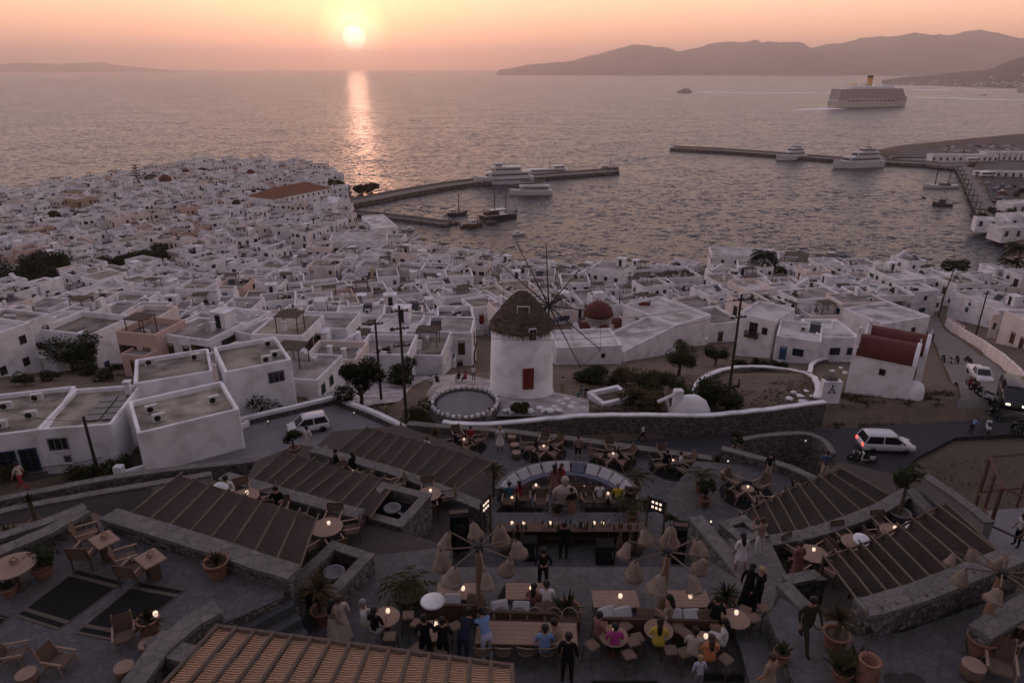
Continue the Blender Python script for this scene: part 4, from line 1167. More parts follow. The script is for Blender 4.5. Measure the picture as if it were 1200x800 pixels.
# the double-ball tree on its long bare stem
p = P(1099, 372); hh = GY(1106, 318, p.y).z - p.z
t = thing('topiary_tree', 'tall bare-stemmed tree with a two-lobed heart-like dark crown', 'tree', p)
b = MB(); b.tube([(0, 0, -.3), (.25, 0, hh*.5), (.9, 0, hh)], [.2, .15, .12], 7); b.tube([(.9, 0, hh), (0, 0, hh+1.0)], [.09, .05], 5); b.tube([(.9, 0, hh), (2.0, 0, hh+1)], [.09, .05], 5); b.build('trunk', m_bark, t)
b = MB(); rr = random.Random(9); pts = []
for cx in (-.15, 2.15):
    for k in range(650):
        v = Vector((rr.gauss(0, 1), rr.gauss(0, 1), rr.gauss(0, 1))).normalized()*rr.uniform(.5, 1.0)
        pts.append((cx*1.3-.2+v.x*1.75, v.y*1.6, hh+1.4+v.z*1.5))
leaves(b, pts, .3, rr); b.build('crown', m_leaf, t)
for k, (px, py, rx, rz, mm) in enumerate([(690, 447, 1.8, 1.6, 0), (705, 448, 1.9, 1.7, 0), (722, 450, 1.8, 1.5, 0), (740, 455, 2.0, 1.7, 2), (758, 462, 2.2, 1.9, 1), (776, 466, 2.1, 1.9, 1), (742, 474, 1.8, 1.4, 2), (765, 478, 1.7, 1.3, 2),
        (795, 470, 1.6, 1.3, 0), (820, 478, 1.9, 1.9, 0), (838, 477, 2.2, 2.3, 0), (852, 482, 1.7, 1.8, 0), (755, 489, 1.1, .6, 2), (770, 450, 1.4, 1.1, 2), (870, 432, 1.4, 1.0, 0), (893, 430, 1.5, 1.1, 0), (912, 432, 1.3, .9, 0), (608, 489, .8, .7, 1)]):
    shrub(['dense dark shrub on the scrubby bank below the domed church', 'tall olive shrub in the scrub behind the retaining wall', 'dry brownish scrub bush on the bank below the domed church'][mm], P(px, py), rx, rz, 300+k, [m_leaf, m_leaf2, m_dryleaf][mm], 1500, .14)
broad_tree('broadleaf_tree', 'airy olive-green tree in front of the gabled house', 'tree', P(795, 440), 2.6, 2.0, 3.0, 41, m_leaf2, 2600, .16)
broad_tree('broadleaf_tree', 'small dark fruit tree before the white balcony house', 'tree', P(838, 428), 2.0, 1.5, 2.4, 42, m_leaf, 2000, .16)
broad_tree('broadleaf_tree', 'large dense dark tree behind the two poles', 'tree', P(424, 478), 2.6, 2.1, 3.4, 43, m_leaf, 4200, .17)
broad_tree('broadleaf_tree', 'dark rounded tree at the edge of the white lane', 'tree', P(470, 452), 2.3, 1.7, 2.4, 44, m_leaf, 2800, .16)
shrub('rounded green bush at the foot of the tall pole', P(487, 503), 2.0, 2.3, 45, m_leaf2, 1100, .16, None)
shrub('dark hedge bush behind the car park wall', P(300, 484), 2.6, 2.0, 46, m_leaf, 900, .18, None)
shrub('dark garden bush beside the car park wall', P(325, 478), 2.0, 1.6, 47, m_leaf, 700, .18, None)
for k, (px, py) in enumerate([(1130, 330), (1146, 332), (1162, 334), (1180, 345), (1196, 348), (1120, 328), (1200, 335)]):
    shrub('dark garden bush in the grove by the bay palms', P(px, py), 3.0, 2.3, 60+k, m_leaf, 600, .3, 'bushes by the bay palms')
for k, (px, py) in enumerate([(5, 568), (25, 560), (85, 563), (100, 560), (130, 556), (140, 552)]):
    shrub('flowering garden bush in front of the big flat-roofed house', P(px, py), 1.2, 1.0, 80+k, m_leaf2, 500, .12, 'bushes before the flat-roofed house')
# dry grass and rubble on the banks
def tufts(n, x0, x1, y0, y1, zz, h0, h1, seed, m, label):
    b = MB(); rr = random.Random(seed)
    for k in range(n):
        p = G(rr.uniform(x0, x1), rr.uniform(y0, y1), zz)
        if fb(p.x, p.y, .35, 3, 8) < -.12: continue
        for q in range(3):
            a = rr.uniform(0, 6.28); x = p.x+rr.uniform(-.15, .15); y = p.y+rr.uniform(-.15, .15)
            b.add([(x, y, -.05), (x+.07*math.cos(a), y+.07*math.sin(a), -.05), (x+rr.uniform(-.2, .2), y+rr.uniform(-.2, .2), rr.uniform(h0, h1))], [(0, 1, 2)])
    V = np.array(b.v); gz = ground_np(V[:, 0], V[:, 1]); b.v = [(x, y, z+q) for (x, y, z), q in zip(b.v, gz)]
    o = stuff(b.build('dry_grass', m)); o['label'] = label
tufts(2600, 980, 1118, 452, 500, 35.2, .1, .35, 12, m_dryleaf, 'dry brown grass and thistles on the bank below the twin chapel')
tufts(3200, 690, 990, 420, 488, 35.8, .1, .32, 13, m_dryleaf, 'dry grass and low weeds on the slope beside the windmill')
tufts(1500, 380, 560, 440, 500, 35.5, .1, .3, 14, m_dryleaf, 'dry weeds between the lane and the car park')
# ------------------------------------------------------------------ harbour
m_quay = mat('quay_stone', (.22, .19, .17), .95, var=.35, scale=.25, bump=.4, coord='World')
m_quayside = mat('quay_rubble', (.10, .085, .075), .95, var=.5, scale=.8, kind='stones', bump=.8, coord='World')
def pier(name, label, near, width, top, cat='pier'):
    q = [G(x, y, top) for x, y in near]
    t = thing(name, label, cat)
    b = MB(); q = dense(q, 6.0)
    ribbon(b, q, 0, width, lambda i: -2.5, lambda i: top-.25); b.build('rubble_side', m_quayside, t)
    b = MB(); ribbon(b, q, .25, width-.25, lambda i: top-.3, lambda i: top); b.build('deck', m_quay, t)
    b = MB(); ribbon(b, q, width-.9, width-.3, lambda i: top, lambda i: top+1.1); b.build('parapet', m_quay, t)
    return t
pier('harbour_mole', 'long curved stone mole with sheltered ferries', [(405, 240), (440, 234), (480, 226), (520, 219), (560, 213.5), (605, 210), (660, 205.5), (726, 200.5)], 9, 2.2)
pier('small_pier', 'short low stone pier with small boats', [(408, 250), (440, 253), (480, 257.5), (522, 263)], 4, 1.2)
pier('breakwater', 'straight grey breakwater with moored yachts', [(785, 173.5), (850, 177), (905, 181), (960, 185.5), (1010, 189), (1060, 191), (1100, 193)], 11, 2.4)
p = G(715, 198, 2.2); t = thing('harbour_light', 'small white harbour light on round stone base at the mole end', 'lighthouse', p)
MB().lathe([(6, -3), (5.6, 1.2), (0, 1.3)], 18).build('base', m_quayside, t)
MB().lathe([(1.2, 1.2), (.9, 5.5), (1.2, 5.6), (1.2, 5.9), (.6, 6), (.6, 7.2), (0, 7.9)], 12).build('tower', m_white, t)
# quay road and port yard on the right
m_paving = mat('quay_paving', (.20, .175, .165), .9, var=.3, scale=.3, coord='World')
b = MB(); b.prism([tuple(G(x, y, 2.6))[:2] for x, y in ((1098, 194), (1120, 196), (1130, 214), (1138, 232), (1146, 250), (1160, 262), (1180, 266), (1172, 240), (1160, 212), (1150, 190), (1140, 182), (1060, 180), (1040, 184))], 1.0, 2.6); struct(b.build('quay', m_paving))
b = MB(); b.prism([tuple(G(x, y, 3.6))[:2] for x, y in ((1150, 204), (1163, 236), (1185, 236), (1200, 214), (1196, 200), (1165, 198))], 1.5, 3.6); struct(b.build('port_yard', m_asphalt))
rr = random.Random(6)
b = MB(); b.prism([tuple(G(x, y, 3.5))[:2] for x, y in ((1046, 184), (1062, 176), (1110, 171), (1150, 166.5), (1230, 161), (1330, 158), (1330, 262), (1186, 262), (1172, 238), (1160, 205), (1145, 184))], 1.0, 3.5); struct(b.build('port_ground', mat('port_gravel', (.115, .10, .095), .95, var=.5, scale=.12, col2=(.05, .042, .036), thr=(.35, .65), coord='World')))
def shed(px, py, w, d, h, rz, lab, n, nm='port_building'):
    p = G(px, py, 3.4); op = row('french', 0, n, w, 1.4, 1.6) if h < 4.6 else row('window', 0, n, w, h-1.6, 1.6) + row('french', 0, n, w, 1.4, 1.6)
    return house(p.x, p.y, 3.4, w, d, h, R(rz), m_white, ROOFS[0], 'brown', (), nm, lab, 'building', 'port buildings', .3, op)
shed(1110, 188, 26, 8, 4.2, -3, 'low white port hall with dark openings at the breakwater root', 6)
shed(1143, 188, 26, 8, 4.0, -3, 'long low white harbour office behind the quay', 7)
shed(1175, 187, 30, 9, 5.4, -4, 'two-storey long white port building with small windows', 8)
shed(1180, 207, 24, 5, 3.2, -8, 'white flat-roofed arcade beside the port yard', 6)
shed(1192, 246, 16, 9, 3.6, 12, 'white curved-front cafe beside the quay road', 4)
shed(1196, 262, 18, 9, 3.8, 8, 'white house with parked cars by the quay bend', 4)
shed(1160, 265, 12, 7, 3.0, -20, 'tan-roofed seafront hut at the tip of the quay', 3)
shed(1190, 275, 18, 8, 3.5, 5, 'white shed above the rocks at the bay corner', 4)
for k, (px, py, s) in enumerate([(1150, 256, 5), (1162, 250, 5), (1185, 232, 6), (1196, 228, 6), (1138, 196, 4), (1172, 258, 5), (1190, 222, 5), (1166, 274, 4), (1185, 252, 5)]):
    shrub('dark bush by the harbour quay', G(px, py, 2.4), s*.6, s*.45, 700+k, m_leaf, 300, .6, 'bushes by the harbour quay')
# quay trees: small pergola frames along the promenade
b0 = None
for k in range(9):
    p = G(1122, 200, 2.6).lerp(G(1147, 252, 2.6), k/8)
    b = MB()
    for sx in (-1, 1):
        for sy in (-1, 1): b.box((sx*2, sy*1.1, 1.3), (.25, .25, 2.6))
    b.box((0, 0, 2.7), (5, 3, .2))
    if b0 is None: b0 = b.mesh('quay_shelter'); b0.materials.append(m_dark)
    tag(link('quay_shelter', b0, None, p, R(20)), 'small dark shelter on the quay promenade', 'shelter', 'shelters along the quay promenade')
# small car for the far port and the parked cars by the houses
CARP = [mat('car_paint_'+n, c, .35, spec=.5, var=.05) for n, c in (('white', (.62, .61, .62)), ('silver', (.36, .36, .38)), ('black', (.02, .02, .024)), ('red', (.22, .03, .03)), ('blue', (.05, .07, .14)))]
m_tyre = mat('tyre_rubber', (.012, .012, .013), .9)
m_rim = mat('alloy_rim', (.35, .35, .36), .4, metal=.8)
m_redlamp = mat('tail_lamp', (.25, .01, .01), .3, emit=(1, .06, .03), estr=.0)
m_tail_on = mat('tail_lamp_on', (.3, .02, .02), .3, emit=(1, .1, .06), estr=1.6)
m_headlamp = mat('headlamp_glass', (.6, .6, .6), .15)
m_head_on = mat('headlamp_on', (.8, .7, .5), .15, emit=(1, .75, .45), estr=3.5)
def loft(b, secs):
    """secs: list of rings with the same number of points"""
    n = len(secs[0])
    b.add([p for s in secs for p in s], [(i*n+k, i*n+(k+1) % n, (i+1)*n+(k+1) % n, (i+1)*n+k) for i in range(len(secs)-1) for k in range(n)] + [tuple(reversed(range(n))), tuple(range((len(secs)-1)*n, len(secs)*n))])
def car(name, label, cat, loc, rz, paint, L=4.0, W=1.7, Hh=1.5, kind='hatch', tail=False, head=False, group=None, simple=False):
    """car along +x: body, cabin glass, wheels with tyre and rim, lamps"""
    t = thing(name, label, cat, loc, rz, group)
    hw = W/2; zb = .28; zs = Hh*.58
    if kind == 'hatch':   prof = [(-L/2, .45, .60), (-L/2+.06, .3, zs*.98), (-L*.40, zb, zs*1.04), (-L*.1, zb, zs*1.02), (L*.2, zb, zs*.99), (L*.40, zb, zs*.86), (L/2-.08, .32, zs*.70), (L/2, .42, .55)]; cab = [(-L*.47, zs), (-L*.40, Hh*.95), (-L*.2, Hh), (L*.03, Hh*.98), (L*.12, Hh*.93), (L*.30, zs*.97)]
    elif kind == 'van':   prof = [(-L/2, .4, zs), (-L/2+.05, .3, zs*1.08), (-L*.3, zb, zs*1.08), (L*.1, zb, zs*1.08), (L*.35, zb, zs*.95), (L/2-.08, .3, zs*.82), (L/2, .42, .6)]; cab = [(-L*.495, zs), (-L*.48, Hh*.95), (-L*.4, Hh), (L*.12, Hh), (L*.2, Hh*.94), (L*.40, zs*.93)]
    else:                 prof = [(-L/2, .45, .85), (-L/2+.05, .35, zs*1.0), (-L*.1, zb, zs*1.0), (L*.2, zb, zs*1.0), (L*.42, zb, zs*.92), (L/2-.06, .32, zs*.8), (L/2, .42, .6)]; cab = [(-L*.05, zs), (-.01*L, Hh*.97), (L*.1, Hh), (L*.17, Hh*.97), (L*.28, zs*.98)]
    def ring(x, z0, z1, k): w = hw*k; return [(x, -w*.93, z0), (x, -w, z0+.12), (x, -w, z1-.16), (x, -w*.9, z1), (x, w*.9, z1), (x, w, z1-.16), (x, w, z0+.12), (x, w*.93, z0)]
    b = MB(); b.smooth = True
    loft(b, [ring(x, a, c, .88 if i in (0, len(prof)-1) else .96 if i in (1, len(prof)-2) else 1) for i, (x, a, c) in enumerate(prof)])
    b.smooth = False
    b.build('body', paint, t)
    # cabin: glass box with painted roof and pillars
    xs = [c[0] for c in cab]; zs_ = [c[1] for c in cab]
    def side(k, ins, zt): return [(x, k*(hw*(.96 if z <= zs*1.01 else .80) - ins), min(z, zt)) for x, z in cab]
    g = MB(); A = side(-1, .02, Hh-.05); B = side(1, .02, Hh-.05); n = len(cab)
    g.add(A + B, [tuple(range(n)), tuple(reversed(range(n, 2*n)))] + [(i, n+i, n+i+1, i+1) for i in range(n-1)])
    g.build('windows', m_glass, t)
    r = MB(); k0, k1 = 1, n-2
    xa, xb = xs[k0]-.05, xs[k1]+.05; r.smooth = True
    loft(r, [[(x, -hw*.80*w, Hh-.10), (x, -hw*.76*w, Hh-.02+d), (x, 0, Hh+.03+d), (x, hw*.76*w, Hh-.02+d), (x, hw*.80*w, Hh-.10)] for x, w, d in ((xa, .97, -.06), (xa+.3, 1.0, 0), ((xa+xb)/2, 1.02, .01), (xb-.25, 1.0, -.01), (xb, .97, -.05))])
    r.smooth = False
    for s in (-1, 1):
        for (x1, z1), (x2, z2) in ((cab[0], cab[1]), (cab[-1], cab[-2])):
            r.tube([(x1, s*hw*.93, z1), (x2, s*hw*.80, z2)], .05, 4)
        xm = xs[0]*.55 + xs[-1]*.45 if kind != 'van' else -L*.05
        r.tube([(xm, s*hw*.955, zs*1.0), (xm+.02, s*hw*.80, Hh-.05)], .045, 4)
        if kind == 'van': r.box((-L*.28, s*hw*.88, (zs+Hh)/2), (L*.36, .1, Hh-zs))
    r.build('roof', paint, t)
    wr = .31 if Hh < 1.75 else .35
    for x in (-L*.31, L*.31):
        for s in (-1, 1):
            w = link('wheel', None, t, (x, s*(hw-.1), wr))
            if 'tyre%.2f' % wr not in _WM:
                q = MB(); q.smooth = True; q.lathe([(wr*.62, -.1), (wr*.95, -.1), (wr, -.06), (wr, .06), (wr*.95, .1), (wr*.62, .1)], 18, M=Matrix.Rotation(PI/2, 4, 'X')); _WM['tyre%.2f' % wr] = q.mesh('tyre'); _WM['tyre%.2f' % wr].materials.append(m_tyre)
                q = MB(); q.lathe([(0, -.085), (wr*.6, -.09), (wr*.6, .09), (0, .085)], 10, M=Matrix.Rotation(PI/2, 4, 'X')); _WM['rim%.2f' % wr] = q.mesh('rim'); _WM['rim%.2f' % wr].materials.append(m_rim)
            link('tyre', _WM['tyre%.2f' % wr], w); link('rim', _WM['rim%.2f' % wr], w)
    for s in (-1, 1):
        MB().bevbox((0, 0, 0), (.1, .34, .24), .03).build('tail_lamp', m_tail_on if tail else m_redlamp, t, (-L/2+.05, s*hw*.70, zs*.82))
        MB().bevbox((0, 0, 0), (.16, .36, .16), .04).build('headlight', m_head_on if head else m_headlamp, t, (L/2-.10, s*hw*.64, zs*.68))
        MB().bevbox((0, 0, 0), (.12, .18, .12), .03).build('mirror', paint, t, (L*.2, s*(hw+.08), zs*1.08))
    MB().box((0, 0, 0), (.03, .5, .12)).build('number_plate', WCOL['white'], t, (-L/2-.012, 0, .62))
    return t
for k in range(70):
    px = rr.uniform(1108, 1215); py = rr.uniform(170, 183) if k < 24 or k > 33 else rr.uniform(207, 236)
    if 24 <= k <= 33: px = rr.uniform(1158, 1192)
    p = G(px, py, 3.62 if 24 <= k <= 33 else 3.52)
    q = rr.choice([0, 0, 0, 1, 2, 3, 4])
    key = 'minicar%d' % q
    if key not in _WM:
        b = MB(); b.use(CARP[q]); b.bevbox((0, 0, .5), (4, 1.7, .7), .25); b.use(m_glass); b.box((-.2, 0, 1.05), (2.3, 1.5, .5), taper=.8); b.use(CARP[q]); b.bevbox((-.2, 0, 1.33), (1.8, 1.2, .12), .1)
        b.use(m_tyre)
        for sx in (-1.2, 1.2): b.box((sx, 0, .28), (.6, 1.72, .56))
        _WM[key] = b.mesh('parked_car')
    tag(link('parked_car', _WM[key], None, p, rr.choice([.1, .2, 1.6, 1.75])), ['white', 'silver', 'black', 'red', 'dark blue'][q] + (' car parked on the rocky lot behind the port buildings' if not 24 <= k <= 33 else ' car parked in the dark port yard'), 'car', 'cars parked at the port')
for k, (px, py) in enumerate([(1148, 206), (1156, 207), (1139, 190)]):
    p = G(px, py, 3.62); b = MB(); b.use(CARP[0]); b.bevbox((0, 0, 1.7), (9, 2.4, 2.6), .3); b.use(m_glass); b.box((.05, 0, 2.0), (8.6, 2.44, .8)); b.use(m_tyre)
    for sx in (-3, 3): b.box((sx, 0, .45), (1, 2.44, .9))
    tag(b.build('parked_bus', None, None, p, .15), ['white bus parked at the edge of the port yard', 'white coach parked beside the port arcade', 'white minibus standing behind the quay'][k], 'bus')

# ------------------------------------------------------------------ boats
m_hullw = mat('hull_white', (.66, .64, .64), .5, var=.08, scale=.2)
m_hulld = mat('hull_dark', (.045, .04, .045), .5, var=.2, scale=.5)
m_wood = mat('boat_wood', (.12, .065, .035), .7, var=.3, scale=1)
m_deckb = mat('deck_teak', (.26, .20, .15), .8, var=.2, scale=1)
m_blue = mat('stripe_blue', (.04, .07, .2), .6, var=.1)
m_yellow = mat('funnel_yellow', (.70, .36, .05), .6, var=.1)
def hull(L, B, D, sheer=.35, stern=.8, flare=.15, n=14, draft=.6):
    """hull along +x with pointed raked bow; local z = 0 at the waterline"""
    b = MB(); b.smooth = False; secs = []
    for i in range(n+1):
        u = i/n
        x = -L/2 + L*u
        w = B/2*(stern + (1-stern)*min(1, u*3))*(1 if u < .55 else max(.015, math.cos((u-.55)/.45*PI/2)**.75))
        zt = D + sheer*max(0, (u-.45)/.55)**2 + sheer*.25*max(0, .25-u)/.25
        rk = max(0, (u-.6)/.4)
        wl = w*(.86 - .5*rk*rk)
        xb = x - rk*rk*L*.05
        secs.append([(xb, -wl*.7, -draft), (x, -wl, .0), (x+rk*rk*L*.012, -w, zt), (x+rk*rk*L*.012, w, zt), (x, wl, .0), (xb, wl*.7, -draft)])
    loft(b, secs)
    return b
def boat(name, label, cat, px, py, rz, L, B, D, hm, sheer=.35, stern=.8, cabins=(), masts=(), stripe=None, extra=None, group=None):
    p = G(px, py, 0.0)
    t = thing(name, label, cat, p, R(rz), group)
    hull(L, B, D, sheer, stern).build('hull', hm, t)
    MB().box((-L*.06, 0, D+.012), (L*.8, B*.76, .06)).build('deck', m_deckb, t)
    if stripe: 
        for s in (-1, 1): MB().box((-L*.1, s*B*.5, D*.72), (L*.62, .06, D*.16)).build('stripe', stripe, t)
    for k, (x, l, w, z, h, rake, mm) in enumerate(cabins):
        b = MB(); x0, x1 = x-l/2, x+l/2; y = w/2
        b.add([(x0, -y, z), (x1, -y, z), (x1, y, z), (x0, y, z), (x0+h*.15, -y*.95, z+h), (x1-h*rake, -y*.9, z+h), (x1-h*rake, y*.9, z+h), (x0+h*.15, y*.95, z+h)], [(0,3,2,1),(4,5,6,7),(0,1,5,4),(1,2,6,5),(2,3,7,6),(3,0,4,7)])
        c = b.build('cabin', mm, t)
        g = MB(); n = max(2, int(l/ (1.6 if L < 40 else 2.4))); ww = l*.8/n
        for i in range(n):
            xx = x0 + l*.06 + (i+.5)*ww
            for s in (-1, 1): g.box((xx, s*(y*.975), z+h*.60), (ww*.68, y*.09+.04, h*.34))
        g.box((x1-h*rake*.6, 0, z+h*.6), (h*rake*.5+.05, w*.84, h*.34))
        g.build('windows', m_glass, c)
        MB().box((x-h*rake*.4, 0, z+h+.06), (l-h*rake*.6+.7, w*1.02, .1)).build('roof', mm, t)
    for x, h, bowl in masts:
        b = MB(); b.tube([(x, 0, D), (x, 0, D+h)], [.26, .16], 6); b.tube([(x, 0, D+1.6), (x-L*.22, 0, D+1.7)], .09, 5); b.build('mast', m_wood if hm is not m_hullw else m_pole, t)
        r = MB(); r.tube([(x, 0, D+h), (L*.52, 0, D+.5)], .05, 3); r.tube([(x, 0, D+h), (-L*.48, 0, D+.5)], .03, 3)
        for s in (-1, 1): r.tube([(x, 0, D+h*.9), (x-.3, s*B*.45, D+.1)], .03, 3)
        r.build('rigging', m_pole, t)
    if extra: extra(t)
    if L > 18 and L < 70 and not masts or cat == 'yacht': t.scale = (1.12, 1.1, 1.4)
    rl = MB()
    for s in (-1, 1):
        rl.tube([(-L*.46, s*B*.40, D+.8), (0, s*B*.47, D+.8), (L*.25, s*B*.42, D+.9+sheer*.2)], .03, 4)
        for k in range(7):
            x = -L*.46 + k*L*.1; rl.tube([(x, s*B*.41, D), (x, s*B*.42, D+.8)], .025, 3)
    rl.build('railing', m_metal, t)
    return t
W_ = m_hullw
boat('ferry', 'white passenger ferry with raked wheelhouse moored along the mole', 'ferry', 590, 215, 196, 33, 7.5, 2.6, W_, 1.2, .9, [(-2, 25, 6.6, 2.6, 2.3, .9, W_), (-1, 17, 5.8, 5.0, 2.0, 1.1, W_), (3, 4, 4, 7.1, 1.5, .6, W_)], stripe=m_blue)
boat('ferry', 'long low white day-trip ferry with window row, moored behind the other ferry', 'ferry', 648, 206, 10, 38, 6.5, 2.2, W_, 1.0, .9, [(-3, 27, 5.6, 2.2, 2.2, .9, W_), (4, 8, 4.6, 4.5, 1.9, .8, W_)], masts=[(-2, 7, 0)])
boat('excursion_boat', 'two-deck excursion boat lying off the mole in open water', 'boat', 622, 228, 184, 21, 5.4, 1.5, W_, .9, .9, [(-1.5, 15, 4.6, 1.5, 2.0, .5, W_)], extra=lambda t: [MB().box((-1, 0, 5.3), (12, 4.4, .14)).build('awning', m_dark, t), [MB().tube([(x, s*2, 3.5), (x, s*2, 5.3)], .05, 4).build('awning_post', m_metal, t) for x in (-6.5, -2.5, 1.5, 4.5) for s in (-1, 1)]])
boat('motor_sailer', 'wooden two-masted motor sailer with dark hull near the small pier', 'boat', 585, 256, 30, 19, 5.2, 1.9, m_hulld, 1.2, .85, [(-4, 7, 3.6, 1.9, 1.7, .4, m_wood)], masts=[(-2.5, 13, 0), (3.6, 14, 0)], extra=lambda t: [MB().box((-1, 0, 4.4), (8, 3.8, .1)).build('awning', m_hullw, t), MB().box((-.5, 0, 2.06), (17, 5.0, .1)).build('rail_strake', m_hullw, t)])
boat('sailing_boat', 'dark wooden fishing boat with one tall mast off the small pier', 'boat', 536, 252, 20, 9.5, 3.2, 1.2, m_hulld, .9, .7, [(-2, 3, 2, 1.2, 1.5, .3, W_)], masts=[(.8, 8.5, 0)])
boat('fishing_boat', 'stout fishing caique with cabin near the motor sailer', 'boat', 557, 265, 40, 8.5, 3.2, 1.3, m_wood, .8, .7, [(-1.5, 2.8, 2, 1.3, 1.6, .3, W_)], masts=[(1.5, 4, 0)])
for k, (px, py, rz, mm) in enumerate([(546, 266, 30, m_hulld), (532, 263, 200, m_wood), (518, 262, 15, m_hulld), (478, 270, 190, W_), (470, 255, 5, m_wood), (452, 254, 185, m_wood), (488, 258, 8, W_), (576, 262, 30, m_hulld), (525, 260, 60, m_hulld), (608, 275, 25, W_)]):
    boat('small_boat', ['little dark dinghy moored by the small pier', 'little wooden skiff moored by the small pier', 'white open motorboat with low cabin near the harbour'][0 if mm is m_hulld else 1 if mm is m_wood else 2], 'boat', px, py, rz, 5.6, 2.0, .7, mm, .5, .8, [(-.6, 1.6, 1.3, .7, .7, .4, W_)] if mm is W_ else [(-.8, 1.0, 1.2, .7, .5, .3, m_wood)], group='small boats by the pier')
boat('motor_yacht', 'sleek white motor yacht with three decks leaving the breakwater', 'yacht', 926, 187, 200, 24, 6, 2.2, W_, 1.2, .95, [(-1.5, 17, 5.2, 2.2, 1.9, 1.4, W_), (-3, 11, 4.4, 4.2, 1.7, 1.3, W_), (-4, 5.5, 3.4, 6.0, 1.2, 1.0, W_)], masts=[(-4, 6.5, 0)])
boat('motor_yacht', 'large white motor yacht with four tiers under way off the breakwater', 'yacht', 1004, 196, 196, 36, 8, 2.8, W_, 1.5, .95, [(-2, 26, 7, 2.8, 2.2, 1.5, W_), (-4, 18, 6, 5.2, 2.0, 1.4, W_), (-5.5, 10, 4.8, 7.4, 1.7, 1.2, W_), (-6, 3, 3, 9.2, .9, .5, W_)], masts=[(-6, 10, 0)])
boat('schooner', 'white two-masted schooner anchored off the quay', 'sailing boat', 1102, 220, 178, 20, 4.6, 1.4, W_, 1.0, .7, [(-2, 6, 2.6, 1.4, 1.0, .4, m_wood)], masts=[(-4, 12, 0), (3.5, 12.5, 0)], extra=lambda t: MB().tube([(9.5, 0, 2.2), (14.5, 0, 3.2)], [.12, .06], 5).build('bowsprit', m_wood, t))
boat('tug_boat', 'dark work boat turning inside the bay', 'boat', 1104, 241, 160, 9, 3.4, 1.2, m_hulld, .8, .8, [(.5, 3, 2.2, 1.2, 1.9, .3, m_hulld)], masts=[(-1, 3.5, 0)])
boat('small_boat', 'tiny dark buoy boat off the schooner bow', 'boat', 1082, 232, 90, 3.0, 1.4, .5, m_hulld, .3, .8)
boat('far_ferry', 'white fast ferry trailing a wake far out', 'ferry', 802, 109, 180, 38, 9, 3, W_, 1.5, .95, [(-1, 30, 8, 3, 3, 1.2, W_), (-2, 18, 7, 6, 2.4, 1.2, W_)], stripe=m_blue)
boat('speedboat', 'white speedboat crossing the far bay', 'boat', 1153, 112, 175, 16, 5, 1.5, W_, .8, .9, [(-1, 7, 3.6, 1.5, 2, .8, W_)])
boat('cargo_ferry', 'white ship standing close in under the headland', 'ship', 1206, 108, 170, 60, 14, 8, W_, 3, .95, [(-8, 34, 12, 8, 5, .6, W_), (-12, 16, 10, 13, 4, .6, W_)])
# the cruise ship
def cruise():
    p = G(982.5, 126.5, 0)
    rz = R(19); L, B = 212.0, 31.0
    d = Vector((math.cos(rz), math.sin(rz), 0))
    c = p + d*L*.4 + Vector((math.sin(rz), -math.cos(rz), 0))*(-B*.5)
    t = thing('cruise_ship', 'big white cruise ship with yellow funnel leaving the bay', 'cruise ship', (c.x, c.y, 0), rz); t.scale = (.8, .8, .86)
    hull(L, B, 14, 5, .98, draft=3, n=24).build('hull', m_hullw, t)
    dk = mat('balcony_shade', (.26, .255, .26), .6, var=.2)
    for k in range(8):
        z = 14.0 + k*2.75; l = L*.92 - k*2.6; x = -L*.5 + 1.0 + k*.35 + l/2
        b = MB(); b.use(m_hullw); b.box((x, 0, z+2.4), (l, B*.98, .75)); o = b.build('deck', None, t)
        g = MB(); g.use(dk); g.box((x, 0, z+1.2), (l-1.2, B*.92, 2.35)); g.build('balcony_row', None, o)
        s = MB(); s.use(m_hullw); n = int(l/4.5)
        for i in range(n):
            for sg in (-1, 1): s.box((x-l/2+2+i*4.5, sg*B*.47, z+1.2), (.35, B*.04, 2.3))
        for i in range(9): s.box((x-l/2+.35, -B*.44+i*B*.11, z+1.2), (.5, .35, 2.3))
        s.build('balcony_divider', None, o)
    for i in range(4):
        for k in range(3):
            MB().box((-L/2+.4, -B*.36+i*B*.24, 4.5+k*3.2), (1.0, 3.6, 1.9)).build('stern_opening', m_dark, t)
    for i in range(12):
        for sg in (-1, 1):
            b = MB(); b.bevbox((0, 0, 0), (8.5, 2.6, 2.6), .9); b.build('lifeboat', m_yellow if i % 2 == 99 else m_hullw, t, (-L*.36+i*11.5, sg*B*.495, 15.6))
            MB().box((-L*.36+i*11.5, sg*B*.475, 12.4), (6, 1.2, 2.0)).build('opening', m_dark, t)
    MB().bevbox((-8, 0, 38.4), (120, B*.7, 4.6), 3).build('upper_deck', m_hullw, t)
    MB().bevbox((40, 0, 41.5), (30, B*.55, 4), 3).build('bridge_house', m_hullw, t)
    b = MB(); b.use(m_yellow); b.lathe([(7, 38), (6.2, 56), (6.4, 57)], 16, M=Matrix.Translation((-12, 0, 0)) @ Matrix.Diagonal((1, .75, 1, 1))); b.use(m_dark); b.lathe([(6.6, 57), (6.6, 61.5), (0, 61.6)], 16, M=Matrix.Translation((-12, 0, 0)) @ Matrix.Diagonal((1, .75, 1, 1))); b.build('funnel', None, t)
    MB().box((-24, 0, 41), (14, 16, 7)).build('funnel_base', m_hullw, t)
    for x in (-52, -46, -58): MB().tube([(x, 3, 36), (x, 3, 47)], [1.1, .7], 8).build('ventilator', m_yellow, t)
    MB().tube([(52, 0, 42), (52, 0, 53)], [.8, .3], 6).build('radar_mast', m_hullw, t)
cruise()
